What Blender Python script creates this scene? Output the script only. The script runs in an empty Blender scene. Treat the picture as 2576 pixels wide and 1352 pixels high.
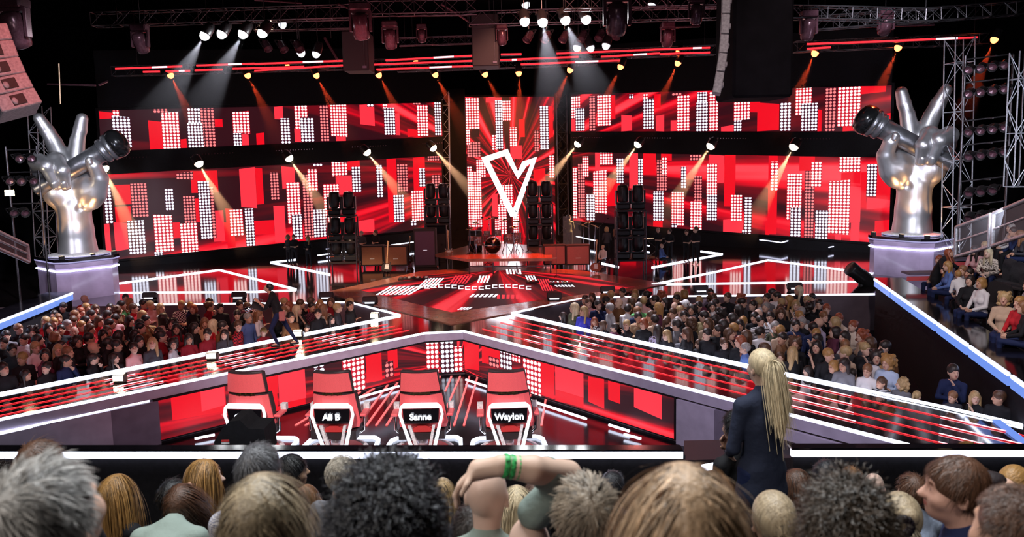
import bpy, bmesh, math, random
import numpy as np
from mathutils import Vector, Matrix
R = math.radians
SC = bpy.context.scene
COL = SC.collection
random.seed(7)
FP = 1900.0
CAM = Vector((0.0, 0.0, 6.0))
PITCH, ROLL = R(6.5), R(1.2)
_f = Vector((0, math.cos(PITCH), -math.sin(PITCH)))
_u0 = Vector((0, math.sin(PITCH), math.cos(PITCH)))
_r = Vector((1, 0, 0)) * math.cos(ROLL) - _u0 * math.sin(ROLL)
_u = _u0 * math.cos(ROLL) + Vector((1, 0, 0)) * math.sin(ROLL)

def ray(px, py):
    return _f + _r * ((px - 1288) / FP) + _u * ((616 - py) / FP)
def P(px, py, z):                       # pixel -> point on the level z
    d = ray(px, py); return CAM + d * ((z - CAM.z) / d.z)
def D(px, py, Y):                       # pixel -> point at distance Y
    d = ray(px, py); return CAM + d * (Y / d.y)
def proj(p):
    v = Vector(p) - CAM; w = v.dot(_f)
    return 1288 + FP * v.dot(_r) / w, 616 - FP * v.dot(_u) / w

cd = bpy.data.cameras.new('camera'); cam = bpy.data.objects.new('camera', cd); COL.objects.link(cam)
M3 = Matrix((_r, _u, -_f)).transposed()
cam.matrix_world = Matrix.Translation(CAM) @ M3.to_4x4()
cd.sensor_width = 36; cd.lens = FP / 2576 * 36; cd.shift_y = -60 / 2576; cd.clip_end = 200; cd.clip_start = 0.05
cd.dof.use_dof = True; cd.dof.focus_distance = 19.0; cd.dof.aperture_fstop = 3.2
SC.camera = cam
SC.view_settings.view_transform = 'Standard'; SC.view_settings.look = 'None'
SC.view_settings.gamma = 1; SC.view_settings.exposure = 0.0
SC.view_settings.use_curve_mapping = False
wd = bpy.data.worlds.new('world'); SC.world = wd; wd.use_nodes = True
wd.node_tree.nodes['Background'].inputs[0].default_value = (0.01, 0.007, 0.012, 1)
wd.node_tree.nodes['Background'].inputs[1].default_value = 0.35
SC.cycles.max_bounces = 6; SC.cycles.diffuse_bounces = 2; SC.cycles.glossy_bounces = 3; SC.cycles.volume_bounces = 0
SC.cycles.transparent_max_bounces = 12
SC.cycles.sample_clamp_indirect = 4; SC.cycles.caustics_reflective = False; SC.cycles.caustics_refractive = False
SC.cycles.use_denoising = True; SC.cycles.use_adaptive_sampling = True; SC.cycles.adaptive_threshold = 0.03; SC.cycles.adaptive_min_samples = 12
SC.cycles.volume_step_rate = 4; SC.cycles.volume_max_steps = 32

# ---------------------------------------------------------------- materials
MAT = {}
def nt(name):
    m = bpy.data.materials.new(name); m.use_nodes = True; MAT[name] = m
    t = m.node_tree; b = t.nodes['Principled BSDF']; return m, t, b
def link(t, a, b): t.links.new(a, b)
def bump_noise(t, b, scale, strength, dist=0.01, detail=3):
    n = t.nodes.new('ShaderNodeTexNoise'); n.inputs['Scale'].default_value = scale; n.inputs['Detail'].default_value = detail
    tc = t.nodes.new('ShaderNodeTexCoord'); link(t, tc.outputs['Object'], n.inputs['Vector'])
    bp = t.nodes.new('ShaderNodeBump'); bp.inputs['Strength'].default_value = strength; bp.inputs['Distance'].default_value = dist
    link(t, n.outputs['Fac'], bp.inputs['Height']); link(t, bp.outputs['Normal'], b.inputs['Normal'])
    return n
def pbr(name, col, rough=0.5, metal=0.0, bump=0, bscale=20, var=0.25, coat=0, spec=0.5):
    m, t, b = nt(name)
    b.inputs['Roughness'].default_value = rough; b.inputs['Metallic'].default_value = metal
    b.inputs['Coat Weight'].default_value = coat; b.inputs['Coat Roughness'].default_value = 0.08
    b.inputs['Specular IOR Level'].default_value = spec
    n = bump_noise(t, b, bscale, bump if bump else 0.05)
    r = t.nodes.new('ShaderNodeValToRGB')
    r.color_ramp.elements[0].position = 0.3; r.color_ramp.elements[1].position = 0.7
    c = Vector(col)
    r.color_ramp.elements[0].color = (*(c * (1 - var)), 1); r.color_ramp.elements[1].color = (*(c * (1 + var)), 1)
    link(t, n.outputs['Fac'], r.inputs['Fac']); link(t, r.outputs['Color'], b.inputs['Base Color'])
    return m
def emit(name, col, strength, base=(0.02, 0.02, 0.02)):
    m, t, b = nt(name)
    b.inputs['Base Color'].default_value = (*base, 1); b.inputs['Emission Color'].default_value = (*col, 1)
    b.inputs['Emission Strength'].default_value = strength; b.inputs['Roughness'].default_value = 0.4
    return m
pbr('black_gloss', (0.006, 0.005, 0.007), 0.10, bump=0.02, bscale=1.5, spec=0.9)
pbr('stage_top', (0.012, 0.008, 0.009), 0.07, bump=0.035, bscale=3.0, spec=1.0, coat=0.6)
pbr('floor_black', (0.006, 0.005, 0.007), 0.16, bump=0.03, bscale=2, spec=0.7)
pbr('black_matte', (0.008, 0.007, 0.009), 0.8, bump=0.2, spec=0.2)
pbr('curtain', (0.006, 0.005, 0.007), 0.9, bump=0.5, bscale=4, spec=0.1)
pbr('wood_red', (0.34, 0.13, 0.085), 0.25, bump=0.03, bscale=3, coat=0.3)
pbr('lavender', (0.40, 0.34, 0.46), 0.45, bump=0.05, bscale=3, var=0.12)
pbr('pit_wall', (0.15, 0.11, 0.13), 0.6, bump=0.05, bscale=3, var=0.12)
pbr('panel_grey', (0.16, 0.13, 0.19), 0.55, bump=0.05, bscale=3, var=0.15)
pbr('acrylic', (0.42, 0.33, 0.50), 0.18, bump=0.02, bscale=1.2, var=0.25, coat=0.5)
pbr('truss_metal', (0.55, 0.56, 0.62), 0.35, 0.5, bump=0.05)
pbr('truss_dark', (0.10, 0.09, 0.10), 0.4, 0.9, bump=0.05)
pbr('fixture', (0.02, 0.018, 0.02), 0.35, 0.2, bump=0.1, bscale=30)
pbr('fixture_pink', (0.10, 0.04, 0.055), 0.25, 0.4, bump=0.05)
pbr('chrome', (0.75, 0.75, 0.78), 0.12, 1.0, bump=0.02)
pbr('silver', (0.62, 0.61, 0.63), 0.36, 0.85, bump=0.15, bscale=2.2, var=0.10)
pbr('mic_handle', (0.22, 0.22, 0.24), 0.32, 0.8, bump=0.1, bscale=3)
pbr('mic_black', (0.02, 0.02, 0.022), 0.2, 0.6, bump=0.1, bscale=6)
pbr('red_leather', (0.85, 0.12, 0.13), 0.42, bump=0.15, bscale=60, var=0.06)
pbr('red_fabric', (0.55, 0.03, 0.03), 0.7, bump=0.2, bscale=60, var=0.1)
pbr('white_plastic', (0.8, 0.8, 0.8), 0.3, bump=0.02)
pbr('grey_column', (0.42, 0.40, 0.42), 0.35, 0.4, bump=0.05)
pbr('speaker_grey', (0.36, 0.33, 0.36), 0.5, bump=0.1, bscale=25)
pbr('speaker_dark', (0.015, 0.014, 0.016), 0.6, bump=0.2, bscale=40)
pbr('grille_tan', (0.30, 0.13, 0.07), 0.75, bump=0.4, bscale=120)
pbr('grille_pink', (0.42, 0.13, 0.12), 0.75, bump=0.4, bscale=120)
pbr('grille_violet', (0.10, 0.05, 0.10), 0.75, bump=0.4, bscale=120)
pbr('tolex_black', (0.02, 0.012, 0.014), 0.6, bump=0.3, bscale=80)
pbr('guitar_wood', (0.30, 0.07, 0.02), 0.2, coat=0.6, var=0.4)
pbr('guitar_neck', (0.55, 0.35, 0.2), 0.4)
pbr('brass', (0.75, 0.5, 0.25), 0.25, 1.0)
pbr('drum_shell', (0.28, 0.16, 0.16), 0.15, 0.5, coat=0.5)
pbr('drum_head', (0.7, 0.65, 0.62), 0.5)
pbr('seat_fabric', (0.02, 0.017, 0.02), 0.85, bump=0.3, bscale=50)
pbr('label_white', (0.7, 0.7, 0.7), 0.5)
pbr('rail_grey', (0.55, 0.55, 0.58), 0.35, 0.7)
pbr('shoe', (0.02, 0.018, 0.02), 0.5)
pbr('wristband', (0.05, 0.45, 0.12), 0.4, var=0.9, bscale=90)
emit('strip_white', (0.74, 0.80, 1.0), 5.0)
emit('strip_dim', (0.72, 0.74, 1.0), 2.0)
emit('strip_blue', (0.16, 0.30, 0.85), 1.0)
emit('strip_lav', (0.50, 0.47, 0.85), 0.75)
emit('line_red', (1.0, 0.02, 0.03), 2.2)
emit('line_hot', (1.0, 0.45, 0.52), 2.6)
emit('floor_line', (1.0, 0.12, 0.12), 1.7)
emit('lamp_white', (0.95, 0.97, 1.0), 30.0)
emit('lamp_warm', (1.0, 0.80, 0.52), 26.0)
emit('lamp_red', (1.0, 0.13, 0.04), 10.0)
emit('lamp_soft', (0.9, 0.9, 1.0), 1.3)
emit('lamp_amber', (1.0, 0.55, 0.25), 5.0)
emit('screen_small', (0.75, 0.85, 1.0), 2.0)

# LED wall: picture colour per face, 'mode' 0 = ray background, 1 = solid, 2 = round dots; UV counts dots
m, t, b = nt('led_screen')
b.inputs['Base Color'].default_value = (0.01, 0.01, 0.01, 1); b.inputs['Roughness'].default_value = 0.5
def N(t, typ, **kw):
    n = t.nodes.new(typ)
    for k, v in kw.items(): setattr(n, k, v)
    return n
def mth(t, op, a, b_=None, c_=None):
    n = N(t, 'ShaderNodeMath', operation=op)
    for i, v in enumerate((a, b_, c_)):
        if v is None: continue
        if isinstance(v, (int, float)): n.inputs[i].default_value = v
        else: link(t, v, n.inputs[i])
    return n.outputs[0]
ac = N(t, 'ShaderNodeAttribute', attribute_name='pic'); am = N(t, 'ShaderNodeAttribute', attribute_name='mode')
ag = N(t, 'ShaderNodeAttribute', attribute_name='grid')
sp = N(t, 'ShaderNodeSeparateXYZ'); link(t, ag.outputs['Vector'], sp.inputs[0])
fx = mth(t, 'SUBTRACT', mth(t, 'FRACT', sp.outputs[0]), 0.5); fy = mth(t, 'SUBTRACT', mth(t, 'FRACT', sp.outputs[1]), 0.5)
dist = mth(t, 'SQRT', mth(t, 'ADD', mth(t, 'MULTIPLY', fx, fx), mth(t, 'MULTIPLY', fy, fy)))
mr = N(t, 'ShaderNodeMapRange'); mr.inputs['From Min'].default_value = 0.30; mr.inputs['From Max'].default_value = 0.44
mr.inputs['To Min'].default_value = 1.0; mr.inputs['To Max'].default_value = 0.0; link(t, dist, mr.inputs['Value'])
dots = mr.outputs[0]
isdot = mth(t, 'GREATER_THAN', am.outputs['Fac'], 1.5)
isbg = mth(t, 'LESS_THAN', am.outputs['Fac'], 0.5)
gx = mth(t, 'SUBTRACT', sp.outputs[0], 0.0); ang = mth(t, 'ARCTAN2', sp.outputs[1], sp.outputs[0])
nz = N(t, 'ShaderNodeTexNoise', noise_dimensions='2D'); nz.inputs['Scale'].default_value = 7.0; nz.inputs['Detail'].default_value = 3
cmb = N(t, 'ShaderNodeCombineXYZ'); link(t, ang, cmb.inputs[0])
rad = mth(t, 'SQRT', mth(t, 'ADD', mth(t, 'MULTIPLY', sp.outputs[0], sp.outputs[0]), mth(t, 'MULTIPLY', sp.outputs[1], sp.outputs[1])))
link(t, mth(t, 'MULTIPLY', rad, 0.004), cmb.inputs[1]); link(t, cmb.outputs[0], nz.inputs['Vector'])
rmp = N(t, 'ShaderNodeValToRGB'); e = rmp.color_ramp.elements
e[0].position = 0.44; e[0].color = (0.022, 0.0, 0.003, 1); e[1].position = 0.68; e[1].color = (1.0, 0.05, 0.07, 1)
x = e.new(0.53); x.color = (0.16, 0.0, 0.005, 1); x = e.new(0.59); x.color = (0.72, 0.0, 0.012, 1)
link(t, nz.outputs['Fac'], rmp.inputs['Fac'])
fac = N(t, 'ShaderNodeMix', data_type='RGBA'); link(t, isdot, fac.inputs['Factor'])
link(t, ac.outputs['Color'], fac.inputs['A'])
sc_ = N(t, 'ShaderNodeMix', data_type='RGBA'); link(t, dots, sc_.inputs['Factor'])
gp = N(t, 'ShaderNodeMix', data_type='RGBA'); link(t, mth(t, 'GREATER_THAN', am.outputs['Fac'], 2.5), gp.inputs['Factor'])
gp.inputs['A'].default_value = (0.06, 0, 0.01, 1); gp.inputs['B'].default_value = (0.62, 0, 0.02, 1); link(t, gp.outputs['Result'], sc_.inputs['A'])
link(t, ac.outputs['Color'], sc_.inputs['B'])
link(t, sc_.outputs['Result'], fac.inputs['B'])
fin = N(t, 'ShaderNodeMix', data_type='RGBA'); link(t, isbg, fin.inputs['Factor'])
link(t, fac.outputs['Result'], fin.inputs['A'])
mulc = N(t, 'ShaderNodeMix', data_type='RGBA', blend_type='MULTIPLY'); mulc.inputs['Factor'].default_value = 1
link(t, rmp.outputs['Color'], mulc.inputs['A']); link(t, ac.outputs['Color'], mulc.inputs['B'])
link(t, mulc.outputs['Result'], fin.inputs['B'])
link(t, fin.outputs['Result'], b.inputs['Emission Color']); b.inputs['Emission Strength'].default_value = 1.0

# people: colours come from each object's own colour
m, t, b = nt('skin')
oi = N(t, 'ShaderNodeObjectInfo'); at = N(t, 'ShaderNodeAttribute', attribute_name='tint')
mx = N(t, 'ShaderNodeMix', data_type='RGBA', blend_type='MULTIPLY'); mx.inputs['Factor'].default_value = 1
link(t, oi.outputs['Color'], mx.inputs['A']); link(t, at.outputs['Color'], mx.inputs['B'])
link(t, mx.outputs['Result'], b.inputs['Base Color']); b.inputs['Roughness'].default_value = 0.5
b.inputs['Subsurface Weight'].default_value = 0.0
bump_noise(t, b, 90, 0.06, 0.002)
m, t, b = nt('hair')
oi = N(t, 'ShaderNodeObjectInfo'); at = N(t, 'ShaderNodeAttribute', attribute_name='shade')
tc = N(t, 'ShaderNodeTexCoord'); mp = N(t, 'ShaderNodeMapping'); mp.inputs['Scale'].default_value = (55, 55, 7)
link(t, tc.outputs['Object'], mp.inputs[0])
nz = N(t, 'ShaderNodeTexNoise'); nz.inputs['Scale'].default_value = 1.6; nz.inputs['Detail'].default_value = 4; link(t, mp.outputs[0], nz.inputs['Vector'])
v = mth(t, 'ADD', mth(t, 'MULTIPLY', nz.outputs['Fac'], 1.5), mth(t, 'MULTIPLY', at.outputs['Fac'], 1.0))
v = mth(t, 'ADD', v, 0.12)
vm = N(t, 'ShaderNodeVectorMath', operation='SCALE'); link(t, oi.outputs['Color'], vm.inputs[0]); link(t, v, vm.inputs['Scale'])
link(t, vm.outputs[0], b.inputs['Base Color']); b.inputs['Roughness'].default_value = 0.42; b.inputs['Specular IOR Level'].default_value = 0.55
bp = N(t, 'ShaderNodeBump'); bp.inputs['Strength'].default_value = 0.6; bp.inputs['Distance'].default_value = 0.01
link(t, nz.outputs['Fac'], bp.inputs['Height']); link(t, bp.outputs[0], b.inputs['Normal'])
def cloth_mat(name, kind):
    m, t, b = nt(name)
    oi = N(t, 'ShaderNodeObjectInfo'); tc = N(t, 'ShaderNodeTexCoord')
    b.inputs['Roughness'].default_value = 0.8; b.inputs['Specular IOR Level'].default_value = 0.25
    nz = N(t, 'ShaderNodeTexNoise'); nz.inputs['Scale'].default_value = 9; nz.inputs['Detail'].default_value = 4; link(t, tc.outputs['Object'], nz.inputs['Vector'])
    bp = N(t, 'ShaderNodeBump'); bp.inputs['Strength'].default_value = 0.5; bp.inputs['Distance'].default_value = 0.03
    link(t, nz.outputs['Fac'], bp.inputs['Height']); link(t, bp.outputs[0], b.inputs['Normal'])
    out = oi.outputs['Color']
    if kind:
        if kind == 'stripe':
            w = N(t, 'ShaderNodeTexWave', wave_type='BANDS', bands_direction='Z'); w.inputs['Scale'].default_value = 9
            f = mth(t, 'GREATER_THAN', w.outputs['Fac'], 0.55); c2 = (0.015, 0.015, 0.02, 1)
        elif kind == 'plaid':
            w = N(t, 'ShaderNodeTexChecker'); w.inputs['Scale'].default_value = 22; f = w.outputs['Fac']; c2 = (0.03, 0.01, 0.015, 1)
        elif kind == 'dots':
            w = N(t, 'ShaderNodeTexVoronoi'); w.inputs['Scale'].default_value = 110; w.inputs['Randomness'].default_value = 0.1
            f = mth(t, 'LESS_THAN', w.outputs['Distance'], 0.42); c2 = (0.06, 0.10, 0.30, 1)
        else:
            w = N(t, 'ShaderNodeTexVoronoi'); w.inputs['Scale'].default_value = 30; f = mth(t, 'LESS_THAN', w.outputs['Distance'], 0.4); c2 = (0.05, 0.03, 0.02, 1)
        link(t, tc.outputs['Object'], w.inputs['Vector'])
        mx = N(t, 'ShaderNodeMix', data_type='RGBA'); link(t, f, mx.inputs['Factor']); link(t, oi.outputs['Color'], mx.inputs['A']); mx.inputs['B'].default_value = c2
        out = mx.outputs['Result']
    link(t, out, b.inputs['Base Color'])
for k in ('', 'stripe', 'plaid', 'dots', 'print'): cloth_mat('cloth' + ('_' + k if k else ''), k)
m, t, b = nt('glass_pane'); b.inputs['Base Color'].default_value = (0.5, 0.5, 0.55, 1); b.inputs['Roughness'].default_value = 0.3; b.inputs['Alpha'].default_value = 0.22
m, t, b = nt('acrylic_red'); b.inputs['Base Color'].default_value = (0.9, 0.08, 0.15, 1); b.inputs['Roughness'].default_value = 0.1; b.inputs['Alpha'].default_value = 0.45
def haze_mat(name, dens, aniso=0.2, L=6.0):
    m = bpy.data.materials.new(name); m.use_nodes = True; t = m.node_tree; MAT[name] = m
    t.nodes.remove(t.nodes['Principled BSDF']); v = t.nodes.new('ShaderNodeVolumeScatter')
    v.inputs['Density'].default_value = dens; v.inputs['Anisotropy'].default_value = aniso
    v.inputs['Color'].default_value = (1, 1, 1, 1)
    tc = t.nodes.new('ShaderNodeTexCoord'); sx = t.nodes.new('ShaderNodeSeparateXYZ'); t.links.new(tc.outputs['Object'], sx.inputs[0])
    mr_ = t.nodes.new('ShaderNodeMapRange'); mr_.interpolation_type = 'SMOOTHSTEP'; mr_.inputs['From Min'].default_value = -L; mr_.inputs['From Max'].default_value = -.3; mr_.inputs['To Max'].default_value = dens
    t.links.new(sx.outputs['Z'], mr_.inputs['Value']); t.links.new(mr_.outputs[0], v.inputs['Density'])   # haze thins out away from the lamp
    t.links.new(v.outputs[0], t.nodes['Material Output'].inputs['Volume'])
haze_mat("haze_warm", 0.030, L=5.2); haze_mat("haze_red", 0.026, L=4); haze_mat("haze_white", 0.012, L=4.5)

# ---------------------------------------------------------------- mesh builders
class MB:
    def __init__(s): s.v = []; s.f = []; s.m = []; s.sm = []; s.cur = 0; s.n = 0
    def add(s, vs, fs, smooth=False):
        o = s.n; s.v.extend([tuple(q) for q in vs]); s.n += len(vs)
        for f in fs: s.f.append([i + o for i in f]); s.m.append(s.cur); s.sm.append(smooth)
    def mat(s, i): s.cur = i; return s
    def box(s, c, d, M=None, bev=0):
        x, y, z = d[0] / 2, d[1] / 2, d[2] / 2
        if bev:
            b_ = min(bev, x * .9, y * .9, z * .9)
            vs = []; idx = {}
            fs = []
            for sx in (-1, 1):
                for sy in (-1, 1):
                    for sz in (-1, 1):
                        for a, q in enumerate(((sx * x, sy * (y - b_), sz * (z - b_)), (sx * (x - b_), sy * y, sz * (z - b_)), (sx * (x - b_), sy * (y - b_), sz * z))):
                            idx[(sx, sy, sz, a)] = len(vs); vs.append(q)
                        t_ = [idx[(sx, sy, sz, 0)], idx[(sx, sy, sz, 1)], idx[(sx, sy, sz, 2)]]
                        fs.append(t_ if sx * sy * sz > 0 else t_[::-1])
            for a in range(3):
                for sg in (-1, 1):
                    o_ = [(-1, -1), (1, -1), (1, 1), (-1, 1)]
                    q = []
                    for p_, r_ in o_:
                        k = [0, 0, 0]; k[a] = sg; k[(a + 1) % 3] = p_; k[(a + 2) % 3] = r_
                        q.append(idx[(k[0], k[1], k[2], a)])
                    fs.append(q if sg > 0 else q[::-1])
            for a in range(3):
                b1, b2 = (a + 1) % 3, (a + 2) % 3
                for s1 in (-1, 1):
                    for s2 in (-1, 1):
                        k0 = [0, 0, 0]; k0[b1] = s1; k0[b2] = s2; k1 = list(k0); k0[a] = -1; k1[a] = 1
                        q = [idx[(*k0, b1)], idx[(*k1, b1)], idx[(*k1, b2)], idx[(*k0, b2)]]
                        fs.append(q if s1 * s2 < 0 else q[::-1])
        else:
            vs = [(-x, -y, -z), (x, -y, -z), (x, y, -z), (-x, y, -z), (-x, -y, z), (x, -y, z), (x, y, z), (-x, y, z)]
            fs = [(0, 3, 2, 1), (4, 5, 6, 7), (0, 1, 5, 4), (1, 2, 6, 5), (2, 3, 7, 6), (3, 0, 4, 7)]
        c = Vector(c)
        vs = [(M @ Vector(q) if M is not None else Vector(q)) + c for q in vs]
        s.add(vs, fs); return s
    def tube(s, pts, r, n=8, cap=True):
        pts = [Vector(p) for p in pts]
        rs = r if isinstance(r, (list, tuple)) else [r] * len(pts)
        rings = []; prev = None
        for i, p in enumerate(pts):
            d = (pts[min(i + 1, len(pts) - 1)] - pts[max(i - 1, 0)])
            if d.length < 1e-9: d = Vector((0, 0, 1))
            d.normalize()
            if prev is None:
                a = Vector((0, 0, 1)) if abs(d.z) < 0.9 else Vector((1, 0, 0))
                prev = d.cross(a).normalized()
            e = (prev - d * prev.dot(d)).normalized(); prev = e; g = d.cross(e)
            rings.append([p + (e * math.cos(2 * math.pi * k / n) + g * math.sin(2 * math.pi * k / n)) * rs[i] for k in range(n)])
        vs = [q for rg in rings for q in rg]; fs = []
        for i in range(len(pts) - 1):
            for k in range(n): fs.append((i * n + k, i * n + (k + 1) % n, (i + 1) * n + (k + 1) % n, (i + 1) * n + k))
        s.add(vs, fs, n > 5)
        if cap:
            s.add(rings[0], [tuple(range(n))[::-1]]); s.add(rings[-1], [tuple(range(n))])
        return s
    def lathe(s, prof, M=None, n=20, c=(0, 0, 0), closed_ends=True):
        c = Vector(c); vs = []; fs = []
        for r_, z in prof:
            for k in range(n):
                q = Vector((r_ * math.cos(2 * math.pi * k / n), r_ * math.sin(2 * math.pi * k / n), z))
                vs.append((M @ q if M is not None else q) + c)
        for i in range(len(prof) - 1):
            for k in range(n): fs.append((i * n + k, i * n + (k + 1) % n, (i + 1) * n + (k + 1) % n, (i + 1) * n + k))
        if closed_ends: fs.append(tuple(range(n))[::-1]); fs.append(tuple((len(prof) - 1) * n + k for k in range(n)))
        s.add(vs, fs, True); return s
    def ball(s, c, r, n=12, M=None):
        rr = r if isinstance(r, (tuple, list)) else (r, r, r)
        pr = [(max(1e-4, math.sin(math.pi * i / (n // 2 + 2))), -math.cos(math.pi * i / (n // 2 + 2))) for i in range(n // 2 + 3)]
        S = Matrix.Diagonal(Vector(rr)); S = M @ S if M is not None else S
        return s.lathe(pr, S, n, c)
    def prism(s, poly, z0, z1, M=None, c=(0, 0, 0), side=None, bot=True):      # poly CCW in xy
        c = Vector(c); n = len(poly)
        a = sum(poly[i][0] * poly[(i + 1) % n][1] - poly[(i + 1) % n][0] * poly[i][1] for i in range(n))
        if a < 0: poly = poly[::-1]
        g = lambda q, z: (M @ Vector((q[0], q[1], z)) if M is not None else Vector((q[0], q[1], z))) + c
        vs = [g(q, z0) for q in poly] + [g(q, z1) for q in poly]
        cur = s.cur
        s.add(vs, [tuple(range(n, 2 * n))]); 
        if bot: s.add(vs, [tuple(range(n))[::-1]])
        if side is not None: s.cur = side
        s.add(vs, [(i, (i + 1) % n, n + (i + 1) % n, n + i) for i in range(n)]); s.cur = cur
        return s
    def bar(s, a, b_, w, h, up=(0, 0, 1)):
        a, b_ = Vector(a), Vector(b_); d = (b_ - a); L = d.length; d.normalize()
        e = Vector(up).cross(d)
        if e.length < 1e-4: e = Vector((1, 0, 0)).cross(d)
        e.normalize(); g = d.cross(e)
        M = Matrix((d, e, g)).transposed()
        return s.box((a + b_) / 2, (L, w, h), M)
    def mesh(s, name):
        me = bpy.data.meshes.new(name); me.from_pydata(s.v, [], s.f)
        me.polygons.foreach_set('material_index', s.m); me.polygons.foreach_set('use_smooth', s.sm); me.update(); return me
    def build(s, name, mats, parent=None, loc=None):
        me = s.mesh(name)
        for m_ in (mats if isinstance(mats, (list, tuple)) else [mats]): me.materials.append(MAT[m_])
        return obj(name, me, parent, loc)
def obj(name, data, parent=None, loc=None):
    o = bpy.data.objects.new(name, data); COL.objects.link(o)
    if loc is not None: o.location = loc
    if parent is not None: o.parent = parent
    return o
def tag(o, label, cat, group=None, kind=None):
    o['label'] = label; o['category'] = cat
    if group: o['group'] = group
    if kind: o['kind'] = kind
    return o
def struct(o): o['kind'] = 'structure'; return o
def empty(name, loc=(0, 0, 0), rz=0):
    o = bpy.data.objects.new(name, None); COL.objects.link(o); o.location = loc; o.rotation_euler = (0, 0, rz); o.empty_display_size = 0.1; return o
def copy_tree(o, parent=None):
    c = o.copy(); COL.objects.link(c)
    if parent is not None: c.parent = parent
    for ch in list(o.children): copy_tree(ch, c)
    return c
def rot_to(d, up=(0, 0, 1)):           # matrix whose z axis is d
    d = Vector(d).normalized(); u = Vector(up)
    x_ = u.cross(d)
    if x_.length < 1e-4: x_ = Vector((1, 0, 0))
    x_.normalize(); y_ = d.cross(x_); return Matrix((x_, y_, d)).transposed()
# ================================================================ the hall
ST = 1.2                                                       # level of stage and catwalks
bld = MB(); bld.box((0, 22, -0.05), (60, 60, 0.1)); struct(bld.build('floor', 'floor_black'))
for nm, c, d in (('wall_back', (0, 50, 6), (60, 0.3, 18)), ('wall_left', (-29, 22, 6), (0.3, 60, 18)), ('wall_right', (29, 22, 6), (0.3, 60, 18)),
                 ('wall_front', (0, -6, 6), (60, 0.3, 18)), ('ceiling', (0, 22, 15.2), (60, 60, 0.3))):
    b_ = MB(); b_.box(c, d); struct(b_.build(nm, 'curtain'))

def p2(px, py, z=ST): q = P(px, py, z); return (q.x, q.y)
L_tip, R_tip = (1006, 795), (1288, 790)
# pit edges and stage outline (pixels of the top edge, all on the stage level)
backA = [(150, 772), (880, 763), L_tip, R_tip, (1478, 750), (2330, 742)]
stage = [p2(*q) for q in backA] + [(27, 27.0), (27, 40), (6, 47.5), (-6, 47.5), (-27, 40), (-27, 26.5)]
far_left = p2(-260, 1045); near_left = p2(-260, 1112)
cen = [p2(*q) for q in (L_tip, R_tip)] + [p2(1167, 836), p2(1068, 841)]
catL = [p2(*L_tip), p2(1068, 841), near_left, far_left]
catR = [p2(*R_tip), p2(2700, 1104), p2(2700, 1228), p2(1167, 836)]
def platform(name, poly, top='stage_top', side='pit_wall', z1=ST, z0=0.0):
    b_ = MB(); b_.mat(0).prism(poly, z0, z1, side=1); return struct(b_.build(name, [top, side]))
platform('floor_stage', stage); platform('floor_catwalk_centre', cen); platform('floor_catwalk_left', catL); platform('floor_catwalk_right', catR)

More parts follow.
